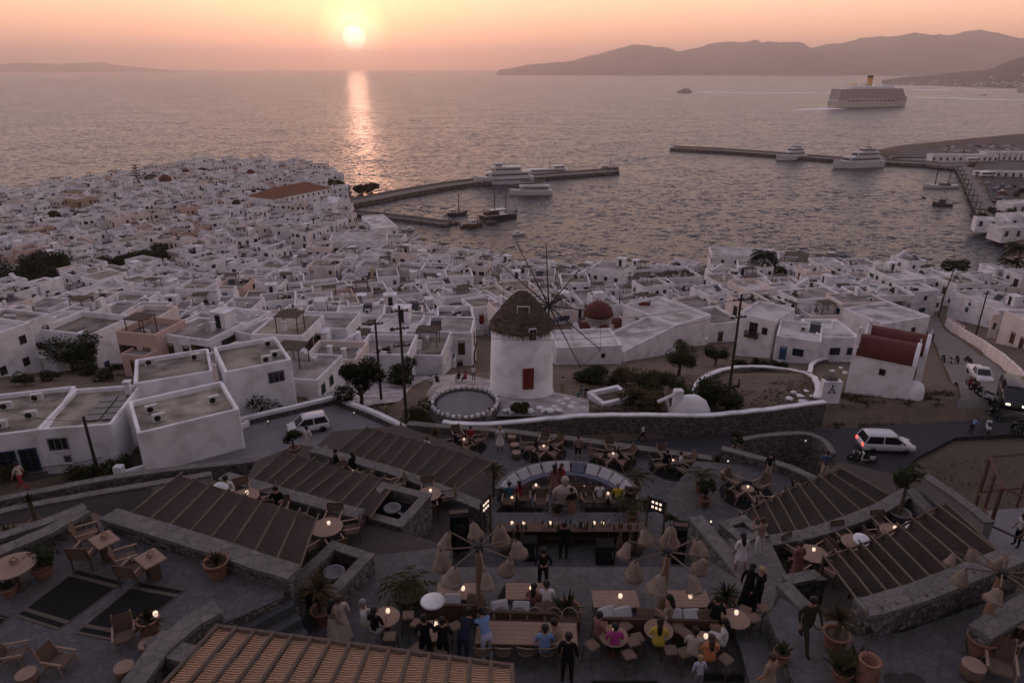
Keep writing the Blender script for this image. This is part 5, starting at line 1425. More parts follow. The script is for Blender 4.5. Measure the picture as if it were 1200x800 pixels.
# wakes
m_foam = mat('wake_foam', (.92, .90, .90), .9, var=.1, scale=.12, col2=(.6, .58, .58), thr=(.3, .5), coord='World')
def wake(pts, w0, w1, nm='wake'):
    q = dense([G(x, y, .25) for x, y in pts], 14.0); n = len(q); b = MB(); rows = []
    for i in range(n):
        d = (q[min(i+1, n-1)] - q[max(i-1, 0)]).normalized(); N = Vector((-d.y, d.x, 0))
        w = (w0 + (w1-w0)*i/(n-1))*(1+.25*fb(q[i].x, q[i].y, .04, 3))
        rows.append([q[i]-N*w/2, q[i]+N*w/2])
    b.grid(rows); o = struct(b.build(nm, m_foam)); return o
wake([(816, 108.5), (860, 108.8), (920, 109.2), (975, 109.8)], 75, 50)
wake([(1071, 114), (1110, 115), (1150, 116.5), (1260, 119)], 60, 40)
wake([(1066, 105.8), (1120, 105), (1180, 105.5)], 60, 40)
wake([(979, 127), (955, 128.2), (930, 129.5)], 50, 12)
# headland villages
rr = random.Random(14)
for k in range(120):
    i = rr.randrange(2, 46); j = rr.choices([1, 2, 3, 4, 5, 6], (4, 5, 5, 3, 2, 1))[0]
    p = Vector(HEADROWS[j][i]).lerp(Vector(HEADROWS[j][i+1]), rr.random())
    w = rr.uniform(9, 24)
    if 'villa' not in _WM:
        b = MB(); b.use(m_white); wall_shell(b, 1, .6, -.3, .35, .04, .05); b.box((0, 0, .3), (.9, .5, .06)); b.use(m_dark)
        for q in range(4): b.box((-.36+q*.24, -.3, .18), (.08, .04, .18))
        _WM['villa'] = b.mesh('villa')
    o = link('villa', _WM['villa'], None, p, rr.uniform(-.4, .4)); o.scale = (w, w, w*.6)
    tag(o, 'small far white villa on the headland slope', 'house', 'villas on the headland')

# rocks along the port shore
b = MB(); rr = random.Random(21)
bm = bmesh.new(); bmesh.ops.create_icosphere(bm, subdivisions=1, radius=1); iv = [tuple(v.co) for v in bm.verts]; ifc = [tuple(v.index for v in f.verts) for f in bm.faces]; bm.free()
for k in range(520):
    if k < 400: px = rr.uniform(1022, 1215); py = np.interp(px, [1022, 1050, 1100, 1150, 1215], [179.5, 173, 168, 163, 158]) + abs(rr.gauss(0, 3.5))
    else: px = rr.uniform(1138, 1176); py = np.interp(px, [1138, 1150, 1165, 1176], [246, 263, 273, 280]) + rr.uniform(-2, 2)
    p = G(px, py, 1.2); s = rr.uniform(.6, 2.6) if k < 400 else rr.uniform(.4, 1.3)
    b.add([(p.x+v[0]*s*rr.uniform(.8, 1.3), p.y+v[1]*s*rr.uniform(.8, 1.3), 1.3+v[2]*s*.6) for v in iv], ifc)
o = stuff(b.build('shore_rocks', mat('dark_shore_rock', (.075, .058, .048), .95, var=.4, scale=.5))); o['label'] = 'dark boulders heaped along the port shore'
# ------------------------------------------------------------------ the terraced bar: floors, walls, canopies
m_flag = mat('slate_flagstones', (.086, .080, .082), .8, var=.13, scale=3.2, kind='stones', bump=.05, col2=(.068, .063, .064), coord='World')
m_flag2 = mat('dark_deck_floor', (.060, .046, .040), .85, var=.3, scale=1.2, bump=.2, stretch=(1, 6, 1), coord='World')
m_step = mat('dark_slate_step', (.075, .073, .080), .8, var=.3, scale=1.5, bump=.2, coord='World')
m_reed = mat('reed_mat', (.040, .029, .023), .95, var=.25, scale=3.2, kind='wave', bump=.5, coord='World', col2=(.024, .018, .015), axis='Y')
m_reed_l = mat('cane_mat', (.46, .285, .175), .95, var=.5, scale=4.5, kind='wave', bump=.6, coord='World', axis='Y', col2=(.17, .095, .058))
m_cane = mat('cane_pole', (.125, .09, .068), .8, var=.25, scale=3)
m_timber = mat('bleached_timber', (.27, .185, .135), .75, var=.3, scale=3, stretch=(6, 1, 1), bump=.2)
m_timber_d = mat('dark_timber', (.085, .052, .036), .75, var=.3, scale=3, bump=.2)
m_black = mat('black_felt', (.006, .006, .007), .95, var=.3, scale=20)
m_border = mat('carpet_border', (.11, .085, .068), .95, var=.3, scale=20)
m_terra = mat('terracotta', (.24, .125, .085), .85, var=.3, scale=4, bump=.2)
m_wicker = mat('wicker', (.20, .138, .10), .9, var=.4, scale=30, kind='wave', bump=.6)
m_cush = mat('cushion_white', (.40, .385, .40), .9, var=.15, scale=3, bump=.2)
m_cush_b = mat('cushion_slate_blue', (.12, .13, .17), .9, var=.2, scale=3, bump=.2)
m_lampw = mat('enamel_white', (.72, .72, .74), .4, var=.05)
m_candle = mat('candle_glow', (.8, .7, .6), .5, emit=(1, .70, .50), estr=.75)
m_led = mat('lit_lamp', (.9, .85, .8), .5, emit=(1, .80, .62), estr=.75)
m_rust = mat('rusty_steel', (.10, .055, .038), .8, var=.4, scale=4)

def slab(name, px, z, m, depth=5.0, zz=None, side=m_stone):
    """terrace floor: picture positions at height z, with stone sides below"""
    pts = [G(x, y, z) for x, y in px]
    poly = [(p.x, p.y) for p in pts]
    b = MB(); b.use(side); b.prism(poly, z-depth, z-.06); b.use(m); b.prism(poly, z-.06, z)
    return struct(b.build(name, None))
ZL, ZC, ZB, ZS, ZU, ZR = 50.9, 49.2, 45.7, 45.3, 42.2, 50.0
Z1, Z2, Z3 = 48.7, 46.3, 43.6                 # left amphitheatre terraces
Y1, Y2 = 46.8, 44.3                           # right amphitheatre terraces
slab('terrace', [(-160, 870), (-160, 720), (0, 668), (60, 640), (132, 598), (344, 668), (330, 700), (236, 742), (196, 770), (140, 870)], ZL, m_flag)
slab('terrace', [(130, 880), (330, 716), (352, 700), (430, 652), (525, 640), (530, 664), (660, 664), (835, 664), (905, 730), (985, 880)], ZC, m_flag)
slab('terrace', [(470, 690), (500, 622), (575, 600), (770, 600), (850, 640), (860, 690)], ZB, m_flag, 8)
slab('terrace', [(150, 660), (180, 570), (245, 560), (330, 590), (440, 615), (530, 640), (520, 690), (430, 690), (330, 720)], Z1, m_flag2, 6)
slab('terrace', [(260, 610), (300, 540), (350, 520), (420, 535), (520, 565), (560, 590), (545, 640), (400, 640)], Z2, m_flag2, 6)
slab('terrace', [(330, 560), (390, 505), (470, 498), (560, 530), (600, 560), (590, 600), (450, 600)], Z3, m_flag2, 6)
slab('terrace', [(455, 524), (490, 503), (560, 509), (640, 517), (760, 533), (830, 545), (840, 580), (700, 590), (600, 590), (520, 560)], ZU, m_flag, 6)
slab('terrace', [(765, 600), (790, 570), (815, 540), (880, 545), (925, 553), (930, 580), (900, 610), (850, 625)], 43.4, m_flag, 6)
slab('terrace', [(850, 660), (890, 600), (985, 540), (1065, 560), (1090, 590), (960, 660)], Y2, m_flag2, 6)
slab('terrace', [(880, 720), (905, 660), (1090, 590), (1140, 640), (1220, 660), (1010, 770)], Y1, m_flag2, 6)
slab('terrace', [(960, 880), (900, 720), (915, 700), (1005, 745), (1060, 740), (1200, 690), (1330, 690), (1330, 880)], ZR, m_flag, 5)
# walkway ramp on the right
b = MB(); pz = [((820, 628), 47.0), ((892, 612), 46.6), ((930, 690), 48.9), ((985, 745), 49.97), ((985, 880), 49.9), ((900, 880), 49.9), ((868, 760), 49.6), ((838, 690), 48.9)]
q = [G(x, y, z) for (x, y), z in pz]
b.use(m_stone); b.prism([(p.x, p.y) for p in q], [p.z-5 for p in q], [p.z-.05 for p in q]); b.use(m_flag); b.prism([(p.x, p.y) for p in q], [p.z-.05 for p in q], [p.z for p in q]); struct(b.build('walkway'))
# steps from the left terrace to the bar
A0, A1 = G(236, 742, ZL), G(338, 690, ZL)
st = thing('stairs', 'broad dark slate steps leading down from the carpeted terrace', 'stairs')
dirn = Vector((A1.y-A0.y, -(A1.x-A0.x), 0)).normalized()
for k in range(9):
    z = ZL - (k+1)*.30; o = dirn*(k*.34)
    pl = [A0+o, A0+o+dirn*.36, A1+o+dirn*.36, A1+o]
    b = MB(); b.prism([(p.x, p.y) for p in pl], ZC-1, z); b.build('step', m_step, st)
def wpx(name, label, pts, z, th, h, down=3.0, cap=.14, it=1, capm=None, group=None, mt=None):
    q = [G(x, y, z) for x, y in pts]
    if it: q = smooth_path(q, it)
    return wall_path(name, label, 'wall', q, th, h, mt or m_stone, capm or m_stone_cap, cap, down, group, .03)
wpx('stone_wall', 'straight stone parapet with slate capping behind the rectangular tables', [(128, 605), (200, 628), (270, 650), (345, 674)], ZL+.35, .55, .15, 4, it=0)
wpx('stone_wall', 'curved stone wall carrying the middle stepped canopy', [(262, 560), (300, 572), (360, 588), (425, 605)], Z1+.45, .5, .15, 5)
wpx('stone_wall', 'curved stone wall with slate top carrying the canopy nearest the lounge', [(368, 528), (420, 542), (480, 560), (540, 585), (572, 598)], Z2+.45, .5, .15, 5)
wpx('stone_wall', 'stone parapet along the garden-strip side of the carpeted terrace', [(-90, 700), (0, 664), (60, 638), (105, 612)], ZL, .4, .55, 3, it=0)
wpx('stone_wall', 'angular stone wall framing the reed pergola and its white agave', [(258, 728), (230, 745), (190, 778), (140, 850)], ZL, .5, .55, 4, it=0)
wpx('stone_wall', 'low stone return wall bounding the planting bed by the pergola', [(185, 762), (205, 778), (280, 800), (300, 830)], ZL, .45, .5, 4, it=0)
wpx('stone_wall', 'stone wall of the bar pit beside the walkway', [(812, 626), (840, 660), (870, 700), (905, 745)], 47.6, .5, .9, 3, it=0)
wpx('stone_wall', 'curved slate-topped wall carrying the canopy nearest the road car', [(856, 640), (900, 637), (960, 625), (1020, 603), (1068, 578)], Y1+.55, .5, .15, 5)
wpx('stone_wall', 'rough stone wall with slate top carrying the deep-scalloped canopy', [(1010, 716), (1060, 703), (1120, 680), (1190, 652)], ZR+.75, .6, .15, 4)
wpx('stone_wall', 'stone wall running towards the leaning basket pole', [(1140, 770), (1180, 742), (1230, 716)], ZR, .5, .9, 2, it=0)
wpx('stone_wall', 'L-shaped stone planter wall beside the walkway', [(918, 690), (955, 683), (960, 690)], 49.0, .35, .4, 3, it=0)
wpx('stone_wall', 'stone planter wall with yucca by the walkway', [(915, 696), (960, 745), (1000, 742), (1008, 720)], 49.6, .4, .45, 3, it=0)
wpx('stone_wall', 'pale concrete wall descending past the big white palm pot', [(1062, 590), (1090, 622), (1110, 640)], Y1, .4, .8, 3, it=0, mt=m_conc)
wpx('stone_wall', 'outer concrete wall stepping down behind the deep-scalloped canopy', [(1078, 583), (1130, 622), (1150, 640)], Y1+.3, .35, 1.2, 3, it=0, mt=m_conc)
wpx('stone_wall', 'long low boundary wall between the upper lounge and the road', [(478, 503), (560, 509), (640, 517), (720, 528), (790, 538), (832, 544)], ZU, .45, .5, 4)
wpx('stone_wall', 'garden wall running from lounge to the small roadside planting', [(845, 533), (880, 543), (925, 556), (960, 572)], 43.4, .4, .55, 5, it=0)
wpx('stone_wall', 'roadside wall curving round the small dry garden', [(860, 524), (900, 518), (945, 515), (965, 525), (975, 540)], 38.5, .35, .7, 4)
wpx('stone_wall', 'dark road-edge wall running behind the stepped canopies', [(-40, 608), (40, 590), (120, 574), (200, 562), (260, 556), (330, 548)], 44.6, .35, .7, 8, it=1)
wpx('stone_wall', 'second grey retaining wall stepping below the road edge', [(-40, 622), (40, 603), (110, 590), (190, 576), (250, 566)], 45.4, .35, .6, 8, it=1, mt=m_conc)
wpx('stone_wall', 'sloping ramp wall beside the garden strip', [(-40, 652), (0, 640), (60, 620), (104, 602)], 49.5, .35, .4, 6, it=0)
b = MB(); b.prism([tuple(G(x, y, 44.6))[:2] for x, y in ((-80, 640), (-80, 612), (60, 588), (200, 560), (330, 546), (385, 515), (330, 600), (200, 640))], 40, 44.3); struct(b.build('lower_road', m_conc))
b = MB(); b.prism([tuple(G(x, y, 48.6))[:2] for x, y in ((-160, 700), (-160, 640), (110, 600), (135, 612), (60, 650))], 44, 48.6); struct(b.build('garden_strip', m_ground))
# earth mound by the road on the right
rows = []
for j in range(14):
    row_ = []
    for i in range(22):
        px = 1068 + i*10.5; y0 = np.interp(px, [1068, 1110, 1150, 1300], [585, 528, 520, 515]); py = y0 + (j/13)*(705-y0) if px > 1085 else y0 + (j/13)*40
        z = 37.0 + j/13*11.5 + .5*fb(px*.06, j*.5, 1, 3, 3) - (1.2 if j == 0 else 0)
        p = G(px, py, z); row_.append((p.x, p.y, p.z))
    rows.append(row_)
b = MB(); b.smooth = True; b.grid(rows); struct(b.build('earth_mound', mat('mound_earth', (.062, .047, .037), .95, var=.6, scale=2.5, bump=1, bscale=6, coord='World')))
b2 = MB(); rr = random.Random(31)
for k in range(3000):
    i = rr.randrange(0, 20); j = rr.randrange(1, 12); p = Vector(rows[j][i]).lerp(Vector(rows[j][i+1]), rr.random()).lerp(Vector(rows[j+1][i]).lerp(Vector(rows[j+1][i+1]), rr.random()), rr.random())
    if fb(p.x, p.y, .5, 3, 2) < -.1: continue
    a = rr.uniform(0, 6.28); b2.add([p-Vector((0, 0, .05)), p+Vector((.05*math.cos(a), .05*math.sin(a), -.05)), p+Vector((rr.uniform(-.15, .15), rr.uniform(-.15, .15), rr.uniform(.1, .35)))], [(0, 1, 2)])
o = stuff(b2.build('dry_grass', m_dryleaf)); o['label'] = 'dry grass on the earth mound beside the road'
q = [Vector(rows[0][i]) + Vector((0, 0, .4)) for i in range(0, 22, 2)]
# ------------------------------------------------------------------ reed canopies
def canopy(label, near, far, zn, zf, n, sag=.10, name='reed_canopy', bay=None, over=.25):
    """n reed strips hung between cane rafters; near and far edges given as pairs of picture positions"""
    t = thing(name, label, 'canopy')
    A = [G(x, y, zn) for x, y in near]; B = [G(x, y, zf) for x, y in far]
    def samp(L, u):
        f = u*(len(L)-1); i = min(int(f), len(L)-2); return L[i].lerp(L[i+1], f-i)
    for k in range(n+1):
        a = samp(A, k/n); c = samp(B, k/n); d = (c-a).normalized()
        b = MB(); b.tube([a-d*over, a.lerp(c, .5)+Vector((0, 0, .02)), c+d*over], [.038, .035, .032], 6); b.build('rafter', m_cane, t)
    for k in range(n):
        a0, a1 = samp(A, k/n), samp(A, (k+1)/n); c0, c1 = samp(B, k/n), samp(B, (k+1)/n)
        rows = []
        rj = random.Random(k*3+n)
        for i in range(9):
            u = i/8; r_ = []
            for j in range(9):
                v = j/8
                p = (a0.lerp(c0, v)).lerp(a1.lerp(c1, v), u)
                p = p + Vector((0, 0, .035 - sag*4*u*(1-u)*(1 + .25*math.sin(v*7+k)) + .012*rj.uniform(-1, 1)))
                r_.append(p)
            rows.append(r_)
        b = MB(); b.smooth = True; b.grid(rows); b.grid([[p - Vector((0, 0, .02)) for p in reversed(r_)] for r_ in rows])
        b.build('reed_strip', m_reed, t)
    for L, z in ((A, zn), (B, zf)):
        b = MB(); b.tube([p - Vector((0, 0, .09)) for p in dense(L, .8)], .05, 5); b.build('beam', m_timber_d, t)
    for k in range(0, n+1, 3):
        c = samp(B, k/n); b = MB(); b.tube([c - Vector((0, 0, 2.4)), c], .06, 6); b.build('post', m_timber_d, t)
    return t
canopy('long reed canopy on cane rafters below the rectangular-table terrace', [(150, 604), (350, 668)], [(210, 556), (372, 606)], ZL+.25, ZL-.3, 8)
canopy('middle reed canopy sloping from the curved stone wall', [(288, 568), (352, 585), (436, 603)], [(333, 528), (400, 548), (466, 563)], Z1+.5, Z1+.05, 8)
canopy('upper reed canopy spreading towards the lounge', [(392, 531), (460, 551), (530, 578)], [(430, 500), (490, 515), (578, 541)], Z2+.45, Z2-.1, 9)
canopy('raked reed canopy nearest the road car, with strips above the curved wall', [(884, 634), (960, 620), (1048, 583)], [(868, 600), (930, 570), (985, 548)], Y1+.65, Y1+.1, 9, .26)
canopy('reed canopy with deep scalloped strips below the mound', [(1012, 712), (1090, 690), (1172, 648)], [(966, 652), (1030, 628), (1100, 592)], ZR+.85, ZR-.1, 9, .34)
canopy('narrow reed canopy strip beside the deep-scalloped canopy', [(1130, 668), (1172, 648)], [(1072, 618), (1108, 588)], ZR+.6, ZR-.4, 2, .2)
# reed-roofed pergola in front
pg = thing('reed_pergola', 'golden cane-matted pergola roof with pale battens', 'pergola')
zP = 52.2
A = [G(256, 734, zP), G(600, 780, zP)]; B = [G(140, 860, zP+.12), G(606, 900, zP+.12)]
nb = 15
for k in range(nb+1):
    a = A[0].lerp(A[1], k/nb); c = B[0].lerp(B[1], k/nb)
    b = MB(); b.tube([a+Vector((0, 0, .07)), c+Vector((0, 0, .07))], .05, 6); b.build('batten', m_cane, pg)
for k in range(nb):
    a0, a1 = A[0].lerp(A[1], (k+.08)/nb), A[0].lerp(A[1], (k+.92)/nb); c0, c1 = B[0].lerp(B[1], (k+.08)/nb), B[0].lerp(B[1], (k+.92)/nb)
    rows = []; rj = random.Random(k)
    for i in range(5): rows.append([(a0.lerp(c0, j/10)).lerp(a1.lerp(c1, j/10), i/4) + Vector((0, 0, rj.uniform(-.012, .012)-.03*math.sin(PI*i/4))) for j in range(11)])
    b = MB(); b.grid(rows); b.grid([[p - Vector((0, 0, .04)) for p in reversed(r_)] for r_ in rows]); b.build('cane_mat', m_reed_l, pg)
b = MB(); b.tube([A[0], A[1]], .07, 6); b.build('beam', m_cane, pg)
for u in (.02, .5, .98):
    p = A[0].lerp(A[1], u); b = MB(); b.tube([Vector((p.x, p.y, ZC)), p], .08, 6); b.build('post', m_cane, pg)
# stone basins
def basin(label, px, py, z, w, d, h, rz):
    p = G(px, py, z); t = thing('stone_basin', label, 'planter', p, R(rz))
    b = MB(); tck = .32
    for s in (-1, 1): b.box((0, s*(d/2-tck/2), h/2-1), (w, tck, h+2)); b.box((s*(w/2-tck/2), 0, h/2-1.002), (tck, d-2*tck, h+1.996))
    b.build('wall', m_stone, t)
    b = MB()
    for s in (-1, 1): b.box((0, s*(d/2-tck/2), h+.05), (w+.06, tck+.06, .1)); b.box((s*(w/2-tck/2), 0, h+.048), (tck+.06, d-2*tck-.06, .096))
    b.build('rim', m_stone_cap, t)
    MB().box((0, 0, h-.5), (w-2*tck, d-2*tck, .2)).build('water', mat('basin_water', (.012, .014, .018), .1, spec=.6), t)
    b = MB(); b.smooth = True; b.lathe([(.1, -.1), (.34, .05), (.36, .16), (.30, .15), (.22, .04), (0, .02)], 18); b.build('bowl', m_conc, t, (0, 0, h-.25))
basin('raised stone basin with a round bowl between the stepped canopies and the bar', 462, 628, 47.3, 2.3, 2.3, 1.5, -22)
basin('lower stone basin with a bowl beside the long steps', 395, 702, 48.6, 1.7, 2.1, 1.25, -24)
basin('sunken stone planter beside the walkway with metal lanterns', 868, 640, 46.7, 1.3, 1.4, .8, 22)
# striped carpets
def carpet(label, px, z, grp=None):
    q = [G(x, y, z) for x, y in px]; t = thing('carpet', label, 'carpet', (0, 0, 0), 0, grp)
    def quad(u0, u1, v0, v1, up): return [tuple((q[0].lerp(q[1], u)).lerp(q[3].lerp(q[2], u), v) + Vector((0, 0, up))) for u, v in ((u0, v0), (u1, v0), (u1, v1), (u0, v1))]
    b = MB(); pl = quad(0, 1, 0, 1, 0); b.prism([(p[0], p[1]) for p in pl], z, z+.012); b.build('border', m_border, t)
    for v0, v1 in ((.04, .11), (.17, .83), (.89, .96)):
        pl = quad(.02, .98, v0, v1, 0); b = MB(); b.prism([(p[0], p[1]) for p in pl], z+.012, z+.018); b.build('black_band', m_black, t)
carpet('long black carpet with tan bands on the carpeted terrace', [(18, 722), (68, 738), (148, 680), (92, 666)], ZL+.01)
carpet('black striped carpet under the potted yucca on the carpeted terrace', [(88, 742), (140, 752), (218, 690), (164, 680)], ZL+.01)
carpet('black striped carpet nearest the big round table', [(-60, 742), (-15, 745), (12, 722), (-30, 712)], ZL+.01)
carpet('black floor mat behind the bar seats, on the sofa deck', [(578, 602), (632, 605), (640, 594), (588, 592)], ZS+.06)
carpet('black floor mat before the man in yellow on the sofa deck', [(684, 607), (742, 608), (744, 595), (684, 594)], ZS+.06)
# ------------------------------------------------------------------ furniture builders
def proto(key, name, parts):
    """parts: list of (part name, MB); meshes are made once and shared"""
    if key not in _WM: _WM[key] = [(n, b.mesh(n)) for n, b in parts()]
    return _WM[key]
def place(key, name, label, cat, loc, rz, parts, group=None, scale=1.0):
    t = thing(name, label, cat, loc, rz, group)
    if scale != 1.0: t.scale = (scale,)*3
    for n, me in proto(key, name, parts): link(n, me, t)
    return t
def armchair_parts():
    out = []; w, d = .58, .56  # armchair
    for sx in (-1, 1):
        for sy in (-1, 1):
            b = MB().use(m_timber_d); b.tube([(sx*w/2, sy*d/2, 0), (sx*w/2, sy*d/2*.96, .64 if sy > 0 else .44)], .026, 5); out.append(('leg', b))
    b = MB().use(m_wicker); b.bevbox((0, 0, .44), (w, d, .07), .03); out.append(('seat', b))
    b = MB().use(m_wicker); b.box((0, 0, .22), (w-.04, .035, .42), M=Matrix.Translation((0, -d/2+.0, .46)) @ Matrix.Rotation(R(12), 4, 'X')); out.append(('backrest', b))
    b = MB().use(m_timber_d); M = Matrix.Translation((0, -d/2, .46)) @ Matrix.Rotation(R(12), 4, 'X')
    for sx in (-1, 1): b.box((sx*w/2, 0, .2), (.05, .05, .5), M=M)
    b.box((0, 0, .45), (w, .05, .05), M=M); out.append(('back_frame', b))
    for sx in (-1, 1):
        b = MB().use(m_timber); b.box((sx*w/2, .0, .655), (.06, d+.08, .035)); out.append(('armrest', b))
    return out
def lounge_parts():
    out = []; w = .66
    for sx in (-1, 1):
        b = MB().use(m_timber); b.tube([(sx*w/2, .36, 0), (sx*w/2, .3, .42)], .03, 5); out.append(('leg', b))
        b = MB().use(m_timber); b.tube([(sx*w/2, -.42, 0), (sx*w/2, -.1, .42)], .03, 5); out.append(('leg', b))
        b = MB().use(m_timber); b.box((sx*w/2, .02, .52), (.07, .8, .035)); out.append(('armrest', b))
    M = Matrix.Translation((0, 0, .30)) @ Matrix.Rotation(R(6), 4, 'X')
    b = MB().use(m_wicker); b.bevbox((0, .06, 0), (w-.08, .62, .09), .04, M=M); out.append(('seat', b))
    M = Matrix.Translation((0, -.26, .30)) @ Matrix.Rotation(R(24), 4, 'X')
    b = MB().use(m_timber_d); b.box((0, 0, .30), (w-.08, .045, .62), M=M); out.append(('backrest', b))
    b = MB().use(m_timber)
    for sx in (-1, 1): b.box((sx*(w/2-.04), -.01, .3), (.05, .06, .72), M=M)
    out.append(('back_frame', b))
    return out
m_stoolseat = mat('stool_seat', (.17, .115, .08), .8, var=.3, scale=5)
def stool_parts(h=.62):
    out = []
    for sx in (-1, 1):
        for sy in (-1, 1):
            b = MB().use(m_timber_d); b.tube([(sx*.20, sy*.20, 0), (sx*.16, sy*.16, h-.04)], .02, 5); out.append(('leg', b))
    b = MB().use(m_stoolseat); b.bevbox((0, 0, h), (.36, .36, .05), .05); out.append(('seat', b))
    b = MB().use(m_timber_d)
    for s in (-1, 1): b.box((s*.18, 0, h*.35), (.025, .36, .025)); b.box((0, s*.18, h*.45), (.36, .025, .025))
    out.append(('stretcher', b))
    return out
def hoop_parts():
    out = []
    for sx in (-1, 1):
        for sy in (-1, 1):
            b = MB().use(m_timber_d); b.tube([(sx*.21, sy*.2, 0), (sx*.19, sy*.18, .45)], .018, 5); out.append(('leg', b))
    b = MB().use(m_wicker); b.lathe([(.0, .43), (.22, .43), (.24, .455), (.22, .48), (0, .485)], 16); out.append(('seat', b))
    b = MB().use(m_timber); b.tube([(.27*math.cos(a), .02-.27*math.sin(a), .46+.32*math.sin(min(a, PI-a)*1.0)**.6) for a in [PI*k/12 for k in range(13)]], .02, 5); out.append(('hoop_back', b))
    b = MB().use(m_wicker)
    for k in range(3, 10):
        a = PI*k/12; b.tube([(.2*math.cos(a), .02-.2*math.sin(a), .47), (.27*math.cos(a), .02-.27*math.sin(a), .45+.32*math.sin(min(a, PI-a))**.6)], .008, 4)
    out.append(('back_rods', b))
    return out
def rtable_parts(r=.55, h=.74, top=None):
    def f():
        a = MB().use(top or m_timber); a.smooth = False; a.lathe([(r*.96, h-.045), (r, h-.03), (r, h-.008), (r*.985, h), (0, h+.001)], 32)
        b = MB().use(m_timber_d); b.lathe([(r*.5, 0), (r*.5, .03), (.07, .06), (.06, h-.1), (.2, h-.045)], 14)
        return [('tabletop', a), ('pedestal', b)]
    return f
def drum_parts(r=.3, h=.42):
    def f():
        a = MB().use(m_wicker); a.smooth = True; a.lathe([(r*.8, 0), (r, h*.3), (r, h*.7), (r*.85, h-.03)], 16); b = MB().use(m_timber); b.lathe([(r*.95, h-.03), (r*.97, h-.01), (0, h)], 18)
        return [('body', a), ('tabletop', b)]
    return f
def qtable_parts(w, d, h=.74):
    def f():
        out = []; a = MB().use(m_timber); n = 5
        for k in range(n):
            b = MB().use(m_timber); b.box((0, -d/2 + (k+.5)*d/n, h-.025), (w, d/n-.008, .05)); out.append(('plank', b))
        for sx in (-1, 1):
            for sy in (-1, 1):
                b = MB().use(m_timber_d); b.box((sx*(w/2-.1), sy*(d/2-.08), (h-.05)/2), (.07, .07, h-.05)); out.append(('leg', b))
        b = MB().use(m_timber_d)
        for sy in (-1, 1): b.box((0, sy*(d/2-.08), h-.09), (w-.27, .04, .08))
        out.append(('apron', b))
        return out
    return f
def ptable_parts():
    a = MB().use(m_timber); a.bevbox((0, 0, .72), (.78, .62, .05), .02); b = MB().use(m_timber_d); b.box((0, 0, .35), (.34, .3, .695)); return [('tabletop', a), ('pedestal', b)]
def bench_parts(w, ncush, seed):
    def f():
        r = random.Random(seed); out = []
        b = MB().use(m_timber_d); b.box((0, 0, .2), (w, .72, .4)); out.append(('base', b))
        b = MB().use(m_rust); b.box((0, -.40, .36), (w, .09, .72)); out.append(('backrest', b))
        b = MB().use(m_cush_b); b.bevbox((0, .02, .46), (w-.04, .66, .13), .05); out.append(('seat_cushion', b))
        for k in range(ncush):
            x = -w/2 + (k+.5)*w/ncush + r.uniform(-.06, .06)
            b = MB().use(m_cush if k % 3 != 2 else m_wicker); b.bevbox((0, 0, 0), (.52, .42, .14), .06, M=Matrix.Translation((x, -.20, .68)) @ Matrix.Rotation(R(r.uniform(-25, 25)), 4, 'Z') @ Matrix.Rotation(R(r.uniform(35, 60)), 4, 'X')); out.append(('cushion', b))
        return out
    return f
_ct = [0]
CANDLE = []
def candle(loc, label, kind='glass'):
    """small table lantern: holder and glowing candle"""
    t = thing('candle_lantern', label, 'lantern', loc, 0, 'table lanterns')
    def box_():
        b = MB().use(m_timber)
        for s in (-1, 1): b.box((s*.07, 0, .08), (.02, .16, .16)); b.box((0, s*.07, .081), (.12, .02, .158))
        c = MB().use(m_candle); c.lathe([(.03, .01), (.03, .08), (.012, .10), (0, .13)], 8); return [('holder', b), ('candle', c)]
    def glass_():
        b = MB().use(m_lampw); b.lathe([(.05, 0), (.06, .02), (.03, .04)], 10); c = MB().use(m_candle); c.smooth = True; c.lathe([(.03, .03), (.065, .08), (.06, .15), (.0, .18)], 10); return [('holder', b), ('glow', c)]
    for n, me in proto('candle_'+kind, 'candle', box_ if kind == 'box' else glass_): link(n, me, t)
    return t
def yucca(b, r, n, L, up=0):
    for k in range(n):
        a = r.uniform(0, 2*PI); el = r.uniform(-.2, 1.35); l = L*r.uniform(.7, 1.1)
        d = Vector((math.cos(a)*math.cos(el), math.sin(a)*math.cos(el), math.sin(el))); s = Vector((-math.sin(a), math.cos(a), 0))*l*.05
        p0 = Vector((0, 0, up)) ; p1 = p0 + d*l*.55; p2 = p0 + d*l + Vector((0, 0, -l*.22*math.cos(el)))
        b.add([p0-s*.6, p0+s*.6, p1+s, p1-s, p2], [(0, 1, 2, 3), (3, 2, 4)])
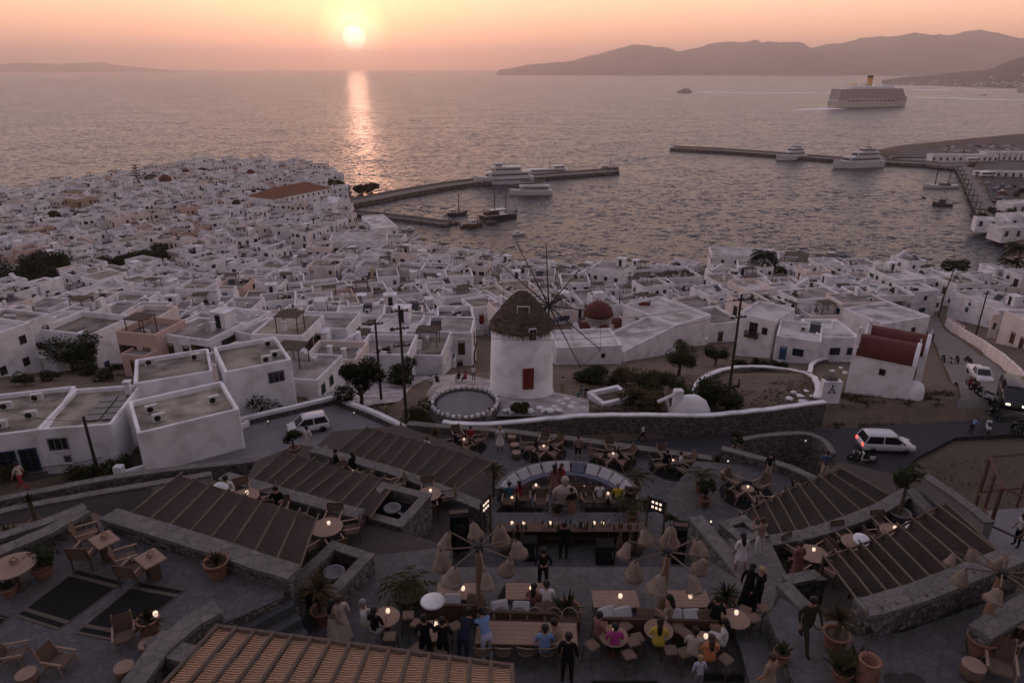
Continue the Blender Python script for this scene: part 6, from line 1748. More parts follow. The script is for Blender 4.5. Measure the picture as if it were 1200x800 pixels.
def pot(label, loc, rad=.35, h=.55, plant='yucca', size=.7, seed=0, mt=None, name='potted_plant', stem=0.0, group=None):
    t = thing(name, label, 'potted plant', loc, seed, group)
    b = MB(); b.smooth = True; b.use(mt or m_terra); b.lathe([(rad*.68, 0), (rad*.92, h*.55), (rad, h*.9), (rad*1.08, h*.92), (rad*1.08, h), (rad*.92, h), (rad*.88, h*.8)], 20, cap=False); b.lathe([(rad*.68, .005), (0, .005)], 20, cap=False); b.build('pot', None, t)
    MB().lathe([(rad*.9, h*.82), (0, h*.86)], 16, cap=False).build('soil', m_ground, t)
    r = random.Random(seed*7+3); f = MB(); z = h*.85
    if plant == 'yucca': yucca(f, r, 46, size, z+stem)
    elif plant == 'dry': yucca(f, r, 90, size*.8, z+stem)
    elif plant == 'agave':
        for k in range(14):
            a = k*2.4; el = .35+.06*k; l = size*.6; d = Vector((math.cos(a)*math.cos(el), math.sin(a)*math.cos(el), math.sin(el))); s = Vector((-math.sin(a), math.cos(a), 0))*.07*size
            f.add([Vector((0, 0, z))-s*.6, Vector((0, 0, z))+s*.6, Vector((0, 0, z))+d*l*.5+s, Vector((0, 0, z))+d*l*.5-s, Vector((0, 0, z))+d*l], [(0, 1, 2, 3), (3, 2, 4)])
    elif plant == 'palm':
        for k in range(20):
            a = k*2.4; el = 1.1 - 1.0*k/20; L = size; d = Vector((math.cos(a), math.sin(a), 0)); sd = Vector((-math.sin(a), math.cos(a), 0)); q = []
            for s in range(6): u = s/5; q.append(Vector((0, 0, z+stem)) + d*L*u*math.cos(el*.5) + Vector((0, 0, L*(math.sin(el)*u - .7*u*u))))
            f.tube(q, .012, 3)
            for s in range(1, 6):
                for sg in (-1, 1):
                    base = q[s-1].lerp(q[s], .6); ll = L*.24; f.add([base-d*.03, base+d*.05+Vector((0, 0, .02)), base+sd*sg*ll+d*ll*.7-Vector((0, 0, ll*.3))], [(0, 1, 2)])
    else:
        cr = crown(size*.55, size*.55, size*.5, 260, size*.11, seed+5, z+stem+size*.3, 6); f.add(cr.v, cr.f)
    f.build('foliage', {'dry': m_dryleaf, 'palm': m_leaf2, 'agave': m_leaf2}.get(plant, m_leaf), t)
    if stem: MB().tube([(0, 0, h*.7), (.03, 0, z+stem)], [.09, .06], 7).build('stem', m_bark, t)
    return t
def dish_lamp(label, loc, h=1.5, tilt=35, az=0, rad=.34):
    t = thing('dish_lamp', label, 'lamp', loc, az)
    b = MB(); b.tube([(0, 0, 0), (0, 0, h)], .02, 6); b.lathe([(.18, 0), (.17, .03), (.02, .05)], 14); b.build('stand', m_dark, t)
    b = MB(); b.smooth = True; M = Matrix.Translation((0, 0, h)) @ Matrix.Rotation(R(tilt), 4, 'X')
    b.lathe([(0, .06), (rad*.5, .045), (rad*.85, .01), (rad, -.03), (rad*.84, .0), (rad*.5, .033), (0, .045)], 24, M=M); b.build('shade', m_lampw, t)
def cut(s, n=16): return ' '.join(s.split()[:n])
AC_ = 'armchairs of the terraces'
def ring_table(px, py, z, label, n=4, r=.56, a0=0, chairs=True, cd=True, key='rt', clabel=None, grp='round tables of the terraces', only=None):
    p = G(px, py, z+.74); p.z = z
    place(key+'%.2f' % r, 'round_table', label, 'table', p, 0, rtable_parts(r), grp)
    if cd: candle(p + Vector((.05, .1, .745)), cut('small lit lantern on the ' + label.replace('pale ', '')), 'glass')
    for k in range(n):
        if only is not None and k not in only: continue
        a = a0 + 2*PI*k/n
        q = p + Vector((math.cos(a)*(r+.28), math.sin(a)*(r+.28), 0))
        place('armchair', 'armchair', clabel or cut('woven armchair at the ' + label.replace('pale ', '')), 'armchair', q, a+PI/2, armchair_parts, AC_)
    return p

# --- carpeted terrace
for k, (px, py, lb) in enumerate([(122, 640, 'rectangular timber table by the terrace edge, with a cube lantern'), (176, 662, 'rectangular timber table beside the long parapet, with a cube lantern')]):
    p = G(px, py-8, ZL+.72); p.z = ZL
    place('ptable', 'dining_table', lb, 'table', p, R(-38), ptable_parts)
    candle(p + Vector((0, .05, .745)), ['cube lantern on the table by the terrace edge', 'cube lantern on the table beside the long parapet'][k], 'box')
for px, py, rz, lb in [(106, 640, -60, 'woven armchair pulled to the first rectangular table'), (104, 662, 0, 'woven armchair before the first rectangular table'), (152, 668, -60, 'woven armchair beside the second rectangular table'), (160, 683, -10, 'woven armchair near the striped carpet')]:
    place('armchair', 'armchair', lb, 'armchair', G(px, py, ZL), R(rz), armchair_parts, AC_)
p = G(14, 662, ZL+.74); p.z = ZL; place('rt0.62', 'round_table', 'big round timber table beside the green potted shrub', 'table', p, 0, rtable_parts(.62)); candle(p+Vector((0, .1, .745)), 'cube lantern on the big round timber table', 'box')
for px, py, rz, lb in [(18, 775, -75, 'low timber lounge chair facing the parapet'), (72, 782, -100, 'low timber lounge chair next to the first one'), (148, 752, -150, 'low lounge chair beside the terracotta pot with flame')]:
    place('lounge', 'lounge_chair', lb, 'lounge chair', G(px, py, ZL), R(rz), lounge_parts, None, .76)
for px, py, lb in [(176, 764, 'round woven side table by the stone wall'), (148, 792, 'wooden drum side table at the wall corner'), (34, 800, 'pale drum side table between lounge chairs')]:
    place('drum', 'side_table', lb, 'side table', G(px, py, ZL), 0, drum_parts(.30, .42), None, .8)
pot('terracotta pot with bushy green shrub beside the round table', G(52, 674, ZL), .30, .42, 'bush', .85, 1)
pot('small pot with blue-green agave in front of the round table', G(12, 697, ZL), .22, .30, 'agave', .6, 2)
pot('wide terracotta pot with grassy yucca against the long parapet', G(256, 674, ZL), .34, .55, 'dry', .62, 3)
pot('tall terracotta pot with yucca and small flame by the stone wall', G(178, 745, ZL), .27, .62, 'yucca', .55, 4)
pot('bare-branched shrub pot by the garden strip', G(14, 640, 49.0), .3, .4, 'dry', .9, 5)
pot('thin young palm pot in the garden strip', G(44, 618, 48.6), .22, .35, 'yucca', .45, 6, stem=.9)
candle(G(183, 722, ZL+.6), 'small open flame in the terracotta pot by the wall')
t = place('agave0', 'agave', 'pale agave leaves sprouting beside the stone wall corner', 'plant', G(196, 768, ZL), 0, lambda: (lambda f: [('leaf_rosette', f)])((lambda f: (yucca(f, random.Random(4), 34, .62, .02), f.use(m_leaf2), f)[2])(MB().use(mat('agave_grey', (.30, .30, .28), .8, var=.2)))))
# --- left amphitheatre
ring_table(383, 617, Z1, 'pale round table with armchairs, alone beyond the long canopy', 5, .58, .3)
ring_table(322, 606, Z1, 'round table with diners beside the long canopy', 4, .55, .1)
ring_table(287, 581, Z1, 'round table with a man in white, at the upper end of the long canopy', 4, .55, .5)
ring_table(503, 578, Z2, 'pale round table with empty chairs near the stone basin', 4, .55, .2)
ring_table(447, 566, Z2, 'round table with two armchairs peeping over the middle canopy', 3, .5, .4)
ring_table(412, 556, Z2, 'small round table with diners beyond the middle canopy', 3, .42, .2)
dish_lamp('white dish lamp beside the man in white', G(262, 600, Z1), 1.0, 50, 0, .36)
# --- right amphitheatre
ring_table(953, 648, Y1, 'pale round table with a standing woman, by the deep-scalloped canopy', 4, .56, .6)
ring_table(1003, 635, Y1, 'middle round table with white dish lamp on the scalloped-canopy terrace', 4, .55, .2)
ring_table(1048, 622, Y1, 'far round table with dish lamp below the potted palm', 4, .55, .1)
ring_table(915, 586, Y2, 'round table with lantern at the lower end of the canopy nearest the road car', 3, .52, .8)
ring_table(960, 572, Y2, 'round table with lantern at the upper end of the canopy nearest the road car', 3, .52, .8)
dish_lamp('white dish lamp at the middle table of the scalloped-canopy terrace', G(1005, 655, Y1), .95, 20, 0, .34)
dish_lamp('white dish lamp at the far table below the potted palm', G(1064, 640, Y1), .95, 20, .3, .32)
pot('big white pot with a tall leafy tree palm in the corner of two walls', G(1052, 612, Y1), .42, .55, 'bush', 1.35, 8, m_conc, stem=1.3)
dish_lamp('white dish lamp beside the black speaker near the walkway', G(803, 665, ZB), 1.7, 25, .1, .33)
dish_lamp('white domed lamp above the dark server station', G(510, 758, ZC), 1.75, 0, 0, .36)
# --- sofa deck
sc0 = Vector((2.65, 27.5, ZS)); SRX, SRY = 3.45, 3.1
b = MB(); pl = [(sc0.x + (SRX+.25)*math.cos(a), sc0.y + (SRY+.25)*math.sin(a)) for a in [PI*k/32 for k in range(33)]]
pl = [(sc0.x+SRX+.25, sc0.y-.9)] + pl + [(sc0.x-SRX-.25, sc0.y-.9)]
b.use(m_stone).prism(pl, ZS-5, ZS-.02); b.use(m_flag).prism(pl, ZS-.02, ZS+.04); struct(b.build('sofa_deck'))
sf = thing('curved_sofa', 'big semicircular slate-blue sofa with a row of white cushions', 'sofa')
def arc(b, r0, r1, z0, z1, a0=R(12), a1=R(168), n=40):
    ring = []
    for k in range(n+1):
        a = a0+(a1-a0)*k/n
        i_ = (sc0.x+(SRX-r0)*math.cos(a), sc0.y+(SRY-r0)*math.sin(a)); o_ = (sc0.x+(SRX-r1)*math.cos(a), sc0.y+(SRY-r1)*math.sin(a))
        ring.append([(*o_, z0), (*i_, z0), (*i_, z1), (*o_, z1)])
    loft(b, ring)
z0 = ZS+.04
b = MB(); arc(b, .8, .0, z0, z0+.34); b.build('base', m_stone, sf)
b = MB(); arc(b, .14, -.12, z0+.34, z0+.72); b.build('backrest', m_stone_cap, sf)
b = MB(); arc(b, .82, .16, z0+.34, z0+.46); b.build('seat_cushion', m_cush_b, sf)
for k in range(11):
    a = R(20 + k*14); c = Vector((sc0.x+(SRX-.36)*math.cos(a), sc0.y+(SRY-.36)*math.sin(a), z0+.62))
    ti = math.atan2((SRX)*math.sin(a), SRY*math.cos(a)) if False else math.atan2(SRX*math.sin(a), SRY*math.cos(a))
    b = MB(); b.bevbox((0, 0, 0), (.66, .55, .14), .06, M=Matrix.Rotation(a-PI/2, 4, 'Z') @ Matrix.Rotation(R(42), 4, 'X')); b.build('cushion', m_cush if k not in (4,) else m_cush_b, sf, c)
rj = random.Random(3)
for k, (px, py) in enumerate([(613, 578), (628, 570), (667, 572), (683, 572), (699, 572), (712, 580), (600, 585)]):
    p = G(px, py+8, ZS+.04); place('drum2', 'side_table', 'small woven drum table inside the curved sofa', 'side table', p, 0, drum_parts(.21, .4), 'drum tables inside the curved sofa')
    if k != 4: candle(p+Vector((0, 0, .405)), 'lit candle on a drum table inside the curved sofa')
for k, (px, py) in enumerate([(596, 596), (614, 592), (634, 596), (688, 594), (702, 594), (722, 596), (738, 594), (678, 590)]):
    place('armchair', 'armchair', 'woven armchair in the row closing the sofa circle', 'armchair', G(px, py, ZS+.04), R(180 + rj.uniform(-12, 12)), armchair_parts, 'armchairs closing the sofa circle')
# statue
p = G(661, 603, ZS+.04); t = thing('statue', 'pale stone bust statue on a round base in the sofa circle', 'statue', p)
m_stat = mat('carved_stone', (.36, .28, .245), .9, var=.25, scale=4, bump=.4)
b = MB(); b.smooth = True; b.lathe([(.42, 0), (.36, .15), (.33, .5), (.40, .58), (0, .6)], 18); b.build('plinth', m_conc, t)
b = MB(); b.smooth = True
b.lathe([(.26, .58), (.34, .75), (.38, 1.0), (.47, 1.28), (.46, 1.44), (.32, 1.58), (.12, 1.66)], 20, M=Matrix.Diagonal((1, .6, 1, 1)))
b.lathe([(.10, 1.62), (.105, 1.74), (.15, 1.80), (.18, 1.92), (.165, 2.04), (.09, 2.12), (0, 2.14)], 14)
for s in (-1, 1): b.tube([(s*.36, 0, 1.46), (s*.47, .02, 1.25), (s*.46, .06, .95), (s*.30, .16, .72)], [.12, .13, .11, .08], 10)
b.build('figure', m_stat, t)
pot('round pot with low shrub in front of the statue', G(652, 607, ZS+.04), .30, .42, 'bush', .6, 11)
# --- bar counter
cx0 = G(585, 620, 46.65); cx1 = G(757, 622, 46.65)
t = thing('bar_counter', 'long timber bar counter backing on the sofa deck', 'bar counter', (cx0.x, 24.4, ZB))
L = cx1.x-cx0.x
MB().box((L/2, 0, .90), (L+.2, .62, .06)).build('counter_top', m_timber_d, t)
MB().box((L/2, .18, .43), (L, .16, .87)).build('back_panel', m_rust, t)
for k in range(5): MB().box((L*k/4, -.02, .43), (.06, .5, .865)).build('side_panel', m_timber_d, t)
MB().box((L/2, -.04, .45), (L-.1, .28, .04)).build('shelf', m_timber_d, t)
rj = random.Random(7)
bm_ = [mat('bottle_green', (.02, .05, .025), .15), mat('bottle_amber', (.10, .045, .015), .15), mat('bottle_clear', (.35, .36, .38), .12)]
for k in range(46):
    x = rj.uniform(.3, L-.3); q = rj.randrange(3)
    if 'bottle%d' % q not in _WM:
        b = MB(); b.smooth = True; b.use(bm_[q]).lathe([(.037, 0), (.038, .19), (.014, .25), (.014, .31), (0, .312)], 10); _WM['bottle%d' % q] = b.mesh('bottle')
    tag(link('bottle', _WM['bottle%d' % q], None, (cx0.x+x, 24.4+rj.uniform(-.22, .2), ZB+.93)), ['green', 'amber', 'clear'][q] + ' glass bottle standing on the bar counter', 'bottle', 'bottles on the bar')
for k, px in enumerate([600, 614, 645, 697, 707]): candle(Vector((G(px, 618, 46.65).x, 24.55, ZB+.93)), 'lit candle glass on the bar counter')
for px, py, lb in [(619, 652, 'black drinks fridge under the bar, nearer the stone basin'), (708, 656, 'black drinks fridge under the bar, nearer the walkway')]:
    p = G(px, py, ZB); t = thing('drinks_fridge', lb, 'fridge', p, 0)
    MB().bevbox((0, 0, .45), (.75, .6, .9), .03).build('case', m_black, t); MB().box((0, -.31, .47), (.66, .02, .72)).build('glass_door', m_glass, t); MB().box((.28, -.34, .5), (.03, .03, .4)).build('handle', m_metal, t)
for k, px in enumerate([592, 602, 612, 726, 738, 748]):
    p = G(px, 636, ZB+.5); place('vase', 'tall_vase', 'tall woven vase lamp standing before the bar', 'vase', Vector((p.x, 23.75, ZB)), 0, lambda: [('body', (lambda b: (setattr(b, 'smooth', True), b.use(m_wicker).lathe([(.12, 0), (.2, .2), (.19, .45), (.09, .8), (.06, 1.1), (.08, 1.15)], 14, cap=False))[1])(MB()))], 'tall vases before the bar')
# speakers
for px, py, hh, lb in [(539, 640, 1.75, 'tall black loudspeaker tower on the stone basin side of the bar'), (797, 655, 1.7, 'tall black loudspeaker tower on the walkway side of the bar')]:
    p = G(px, py, ZB+.4); t = thing('loudspeaker', lb, 'loudspeaker', p, R(8 if px < 600 else -8))
    MB().bevbox((0, 0, hh/2), (.78, .7, hh), .04).build('cabinet', m_black, t); MB().box((0, 0, hh+.015), (.80, .25, .03)).build('top_rail', m_timber_d, t)
    for z in (.45, 1.15): MB().lathe([(.26, 0), (.2, .05), (.08, .03), (0, .06)], 18, M=Matrix.Translation((0, -.36, z)) @ Matrix.Rotation(PI/2, 4, 'X')).build('cone', m_dark, t)
# lit lamp panels on posts
for px, py, rz, lb in [(570, 640, 62, 'lamp panel with six lit squares on posts, stone basin side of bar'), (765, 640, -35, 'lamp panel with six lit squares on posts, walkway side of the bar')]:
    p = G(px, py, ZB); t = thing('lamp_panel', lb, 'lamp', p, R(rz)); t.scale = (.72, .72, 1)
    for s in (-1, 1): MB().box((s*.55, 0, 1.25), (.10, .10, 2.5)).build('post', m_timber_d, t)
    for i in range(3):
        for j in range(2): MB().box((-.24+i*.24, -.02, 2.0+j*.24), (.13, .03, .10)).build('lit_square', m_led, t)
    MB().box((0, .02, 2.12), (.95, .04, .62)).build('panel', m_dark, t)
# basket poles
m_basket = mat('palm_leaf_basket', (.25, .195, .15), .9, var=.5, scale=5, bump=.5, bscale=25)
def basket_pole(label, px, py, z, hh, rad, lean=(0, 0), nsp=8, a0=.2, sz=1.0):
    p = G(px, py, z); t = thing('basket_pole', label, 'shade pole', p)
    top = Vector((lean[0], lean[1], hh))
    MB().tube([(0, 0, 0), top], [.13, .10], 9).build('post', mat('peeled_log', (.21, .13, .08), .8, var=.3, scale=3, stretch=(1, 1, .3)), t)
    MB().lathe([(.14, -.1), (.15, .0), (.12, .1), (0, .12)], 10).build('hub', m_dark, t, top)
    ax = (top.normalized())
    u = ax.orthogonal().normalized(); v = ax.cross(u)
    for k in range(nsp):
        a = a0 + 2*PI*k/nsp; d = (u*math.cos(a)+v*math.sin(a)); tip = top + d*rad + Vector((0, 0, .10))
        MB().tube([top, tip], [.03, .024], 5).build('spoke', m_cane, t)
        key = 'basket%d' % (k % 3)
        if key not in _WM:
            b = MB(); b.smooth = True; q = k % 3; r_ = random.Random(q); s = [.23, .25, .21][q]; hh_ = [.72, .55, .62][q]
            rows = []
            for zz, rr_ in ((0, .04), (-.05, s*.45), (-hh_*.25, s*.72), (-hh_*.6, s*.95), (-hh_*.9, s*1.25), (-hh_, s*1.45), (-hh_*1.0, s*1.3), (-hh_*.5, s*.8), (-.1, s*.4)):
                rows.append([((rr_*(1+.06*r_.uniform(-1, 1)))*math.cos(2*PI*i/16), rr_*math.sin(2*PI*i/16), zz+.02*r_.uniform(-1, 1)) for i in range(17)])
            for r0 in rows: r0[-1] = r0[0]
            b.use(m_basket).grid(rows); b.smooth = False
            for i in range(26):
                a_ = 2*PI*i/26; b.add([(s*1.4*math.cos(a_), s*1.4*math.sin(a_), -hh_), (s*1.4*math.cos(a_+.2), s*1.4*math.sin(a_+.2), -hh_), (s*1.5*math.cos(a_+.1), s*1.5*math.sin(a_+.1), -hh_-.12)], [(0, 1, 2)])
            _WM[key] = b.mesh('basket_shade')
        o = link('basket_shade', _WM[key], t, tip - Vector((0, 0, .06))); o.scale = (sz*random.Random(k+2).uniform(.68, .98),)*3; o.rotation_euler = (random.Random(k).uniform(-.35, .35), random.Random(k+9).uniform(-.35, .35), k)
    return t
basket_pole('log pole with eight spokes of hanging wicker shades nearer the reed pergola', 563, 726, ZC, 2.75, 1.12)
basket_pole('log pole with eight spokes of hanging wicker shades nearer the walkway', 773, 730, ZC, 2.7, 1.12, a0=.45)
basket_pole('leaning log pole with bare spokes and few wicker shades beside the rough stone wall', 1147, 748, ZR, 2.1, 1.15, (.28, .25), a0=.1, sz=.75)
# --- central dining terrace
place('qt28', 'long_table', 'long plank table across the front dining terrace', 'table', (lambda p: Vector((p.x, p.y, ZC)))(G(617, 741, ZC+.74)), R(-2), qtable_parts(2.9, .85))
for px, py, w, lb in [(537, 692, 1.35, 'plank table below the basket pole nearer the pergola'), (617, 692, 1.3, 'plank table behind the seated man in white'), (721, 701, 1.4, 'plank table between the big agave pot and the walkway-side basket pole'), (803, 701, 1.45, 'plank table under the walkway-side basket pole')]:
    p = G(px, py, ZC+.74); p.z = ZC
    place('qt%.2f' % w, 'plank_table', lb, 'table', p, 0, qtable_parts(w, .72))
    candle(p+Vector((.15, .0, .745)), 'lit candle on the ' + lb)
for k, (px, py, w, lb) in enumerate([(533, 718, 1.9, 'brown-backed bench with white cushions by the domed lamp'), (612, 727, 1.9, 'brown-backed bench with white cushions behind the long table'), (730, 734, 1.75, 'brown-backed bench with white cushions next to the woman in magenta'), (806, 736, 1.5, 'brown-backed bench with pale cushions by the walkway wall')]):
    place('bench%d' % k, 'bench', lb, 'bench', G(px, py, ZC), R(-2), bench_parts(w, 3, k))
for k, px in enumerate([570, 588, 608, 627, 649, 667]): place('hoop', 'hoop_chair', 'hoop-backed chair along the far side of the long table', 'chair', G(px, 742, ZC), R(180), hoop_parts, 'hoop chairs at the long table')
for k, px in enumerate([566, 590, 616, 640, 660]): place('hoop', 'hoop_chair', 'hoop-backed chair along the near side of the long table', 'chair', G(px, 776, ZC), R(rj.uniform(-10, 10)), hoop_parts, 'hoop chairs at the long table')
RT = [(452, 722, 'small round table with the couple by the pergola'), (719, 744, 'round table with the woman in magenta'), (772, 737, 'round table with the woman in yellow under the walkway-side basket pole'), (826, 752, 'round table with the woman in orange'), (862, 724, 'round table with the man in black by the yucca'), (508, 738, 'small dark table under the white domed lamp')]
for k, (px, py, lb) in enumerate(RT):
    p = G(px, py, ZC+.74); p.z = ZC
    place('rt0.42', 'round_table', lb, 'table', p, 0, rtable_parts(.42)); candle(p+Vector((.05, .12, .745)), 'lit candle on the ' + lb)
    for q in range(4):
        a = .6 + q*PI/2 + rj.uniform(-.35, .35)
        if rj.random() < .2: continue
        place('stool', 'stool', 'wooden stool at the ' + lb, 'stool', p+Vector((math.cos(a)*.66, math.sin(a)*.66, 0)), a+rj.uniform(-.3, .3), stool_parts, 'wooden stools of the dining terrace')
for px, py in [(880, 742), (893, 730), (740, 770), (912, 760)]: place('stool', 'stool', 'spare wooden stool near the walkway', 'stool', G(px, py, ZC+.1), .3, stool_parts, 'spare stools near the walkway')
pot('big round planter with agave in the middle of the dining terrace', G(664, 728, ZC), .42, .5, 'yucca', .75, 21)
pot('large woven pot with fan palm near the lower stone basin', G(480, 708, ZC), .50, .55, 'palm', 1.0, 22, m_wicker, stem=.15)
pot('spiky palm pot standing by the reed pergola', G(378, 728, ZC), .32, .5, 'dry', .9, 23, stem=.8)
pot('bushy dark yucca pot by the walkway wall', G(848, 716, ZC), .34, .5, 'yucca', .62, 24, stem=.2)
pot('low wicker pot beside the bushy yucca', G(838, 722, ZC), .26, .4, 'dry', .4, 25)
for k, (px, py, kind, sz, stem, z) in enumerate([(977, 758, 'dry', .75, .55, ZR), (985, 796, 'agave', 1.2, .1, ZR), (1003, 790, 'agave', 1.1, .3, ZR), (915, 775, 'agave', .65, 0, ZR-.1), (1145, 766, 'dry', .3, 0, ZR), (1155, 770, 'bush', .5, 0, ZR)]):
    pot(['terracotta pot with drooping yucca by the planter wall', 'spiky dark cycad in a low pot', 'spiky dark cycad beside the empty jar', 'small agave in a footed pot by the walkway', 'huge terracotta pot at the foot of the leaning pole', 'round pot of green leaves beside the leaning pole'][k], G(px, py, z), [.34, .26, .24, .22, .34, .24][k], [.52, .35, .3, .38, .6, .3][k], kind, sz, 30+k, stem=stem)
p = G(1013, 800, ZR); t = thing('terracotta_jar', 'tall empty terracotta jar beside the spiky cycads', 'jar', p)
b = MB(); b.smooth = True; b.lathe([(.24, 0), (.30, .25), (.27, .6), (.24, .74), (.28, .78), (.28, .82), (.22, .82), (.20, .7), (0, .5)], 20); b.build('jar_body', m_terra, t)
place('qt0.9', 'plank_table', 'plank table beside the leaning basket pole', 'table', G(1205, 755, ZR), R(-30), qtable_parts(.9, .7))
for px, py, rz, lb in [(1182, 758, 120, 'armchair turned beside the leaning basket pole'), (1168, 790, 150, 'armchair in front of the leaning basket pole')]: place('lounge', 'lounge_chair', lb, 'lounge chair', G(px, py, ZR), R(rz), lounge_parts)
place('drum', 'side_table', 'pale drum table by the leaning pole', 'side table', G(1137, 792, ZR), 0, drum_parts(.30, .42))
for k, (px, py) in enumerate([(1050, 800), (1070, 800)]): place('tray', 'serving_tray', 'round dark serving tray near the terracotta jar', 'tray', G(px, py, ZR+.6), 0, lambda: [('dish', MB().use(m_dark).lathe([(.02, -.6), (.02, 0), (.28, .02), (.3, .05), (.27, .05), (0, .03)], 18))], 'trays near the terracotta jar')
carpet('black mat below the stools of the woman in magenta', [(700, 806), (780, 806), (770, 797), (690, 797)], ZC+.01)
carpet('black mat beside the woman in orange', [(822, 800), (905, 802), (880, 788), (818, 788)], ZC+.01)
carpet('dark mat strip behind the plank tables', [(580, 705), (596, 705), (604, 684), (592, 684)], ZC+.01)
# rope fence
t = thing('rope_fence', 'low rope fence on wooden posts behind the long table', 'fence')
pr = None
for px in (600, 678, 760, 830):
    p = G(px, 738, ZC); MB().tube([p, p+Vector((0, 0, .7))], .045, 6).build('post', m_cane, t)
    if pr is not None:
        MB().tube([pr.lerp(p, k/8)+Vector((0, 0, .62-.35*4*(k/8)*(1-k/8)*.5)) for k in range(9)], .018, 5).build('rope', m_cane, t)
    pr = p
# --- upper lounge
def lounge_group(px, py, z, n, label, seed):
    c = G(px, py, z); r = random.Random(seed)
    place('drum3', 'side_table', 'round lounge table in ' + label, 'side table', c, 0, drum_parts(.36, .45), 'lounge tables of the upper terrace')
    candle(c+Vector((0, 0, .455)), 'lit lantern on the lounge table in ' + label)
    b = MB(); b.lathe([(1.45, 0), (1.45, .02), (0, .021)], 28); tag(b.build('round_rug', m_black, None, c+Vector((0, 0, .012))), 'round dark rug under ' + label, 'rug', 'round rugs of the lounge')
    for k in range(n):
        a = 2*PI*k/n + r.uniform(-.2, .2) + .4
        q = c+Vector((math.cos(a)*.98, math.sin(a)*.98, .035))
        place('lounge', 'lounge_chair', 'timber lounge chair in ' + label, 'lounge chair', q, a+PI/2+r.uniform(-.2, .2), lounge_parts, 'lounge chairs of the upper terrace')
lounge_group(544, 523, ZU, 4, 'the chair circle nearest the stone circle', 1)
lounge_group(637, 531, ZU, 5, 'the chair circle behind the sofa', 2)
lounge_group(718, 540, ZU, 5, 'the chair circle near the boundary wall', 3)
lounge_group(788, 548, ZU, 4, 'the chair circle with the white towel', 4)
lounge_group(875, 580, 43.4, 4, 'the chair group beside the roadside garden wall', 5)
for k, (px, py) in enumerate([(600, 517), (605, 536), (812, 566), (603, 527), (850, 560)]):
    place('drum', 'side_table', 'pale drum stool standing loose in the upper lounge', 'side table', G(px, py, ZU if px < 840 else 43.4), 0, drum_parts(.3, .42), 'loose drum stools of the lounge')
for k, (px, py, z, s) in enumerate([(820, 575, 43.4, 1.0), (825, 592, 43.4, 1.0), (745, 575, 44.0, .9), (740, 610, ZB, .9), (785, 628, ZB, .7), (860, 532, 43.0, .9), (840, 545, ZU, .7), (580, 560, 43.8, .6)]):
    pot(['tall leafy pot palm behind the walkway-side speaker', 'leafy pot palm beside the armchairs', 'pot palm at the end of the curved sofa', 'pot palm by the walkway-side lamp panel', 'low pot plant by the walkway-side speaker', 'pot palm by the garden wall', 'dry pot bush near the lounge wall', 'pot palm beside the canopy nearest the lounge'][k], G(px, py, z), .3*s, .45*s, ['palm', 'bush', 'palm', 'palm', 'bush', 'bush', 'dry', 'palm'][k], 1.0*s, 50+k, stem=.55*s if k != 6 else 0)
pot('pot shrub at the canopy head by the car park', G(345, 532, 46.0), .3, .4, 'bush', 1.0, 71, stem=.5)
pot('pot grass beside the upper chair circle', G(510, 515, ZU), .3, .4, 'dry', .9, 72)
pot('second dry pot shrub by the lounge entrance', G(488, 512, ZU), .26, .35, 'dry', .7, 73)
# flames and ground lights
for px, py, z, lb in [(727, 565, 44.0, 'open flame torch at the sofa end'), (833, 612, 45.0, 'open flame at the walkway head'), (848, 533, 43.2, 'small lit garden lamp on the wall'), (853, 541, 43.2, 'small lit garden lamp below the first'), (944, 517, 38.9, 'round white street lamp by the small dry garden'), (362, 492, 36.0, 'small lit wall lamp in the car park'), (352, 475, 35.6, 'lamp at the car park back wall'), (415, 484, 35.6, 'lamp on the car park wall nearer the tall pole'), (314, 494, 35.6, 'lamp on the car park wall nearer the big house'), (828, 397, 33, 'lit lamp on the low white house')]:
    p = G(px, py, z); t = thing('small_lamp', lb, 'lamp', p)
    MB().tube([(0, 0, -.5), (0, 0, .0)], .02, 5).build('stem', m_dark, t); b = MB(); b.smooth = True; b.lathe([(.015, 0), (.045, .04), (.04, .09), (0, .13)], 8); b.build('glow', m_led, t)
# steel pavilion on the right
t = thing('steel_pavilion', 'rusty steel frame pavilion with open glazed sides by the mound', 'pavilion')
c1, c2, c3, c4 = G(1141, 600, 45.6), G(1153, 640, 45.6), G(1260, 690, 45.6), G(1240, 590, 45.6)
cs = [c1, c2, c3, c4]
for i, c in enumerate(cs):
    MB().box((c.x, c.y, 47.1), (.11, .11, 3.0)).build('post', m_rust, t)
    d = cs[(i+1) % 4]
    for z in (48.6, 46.7): MB().tube([(c.x, c.y, z), (d.x, d.y, z)], .055, 4).build('rail', m_rust, t)
    m_ = (c+d)/2; MB().box((m_.x, m_.y, 47.1), (.08, .08, 3.0)).build('post', m_rust, t)
b = MB(); b.prism([(c.x, c.y) for c in cs], 43, 45.6); b.build('floor', m_conc, t)

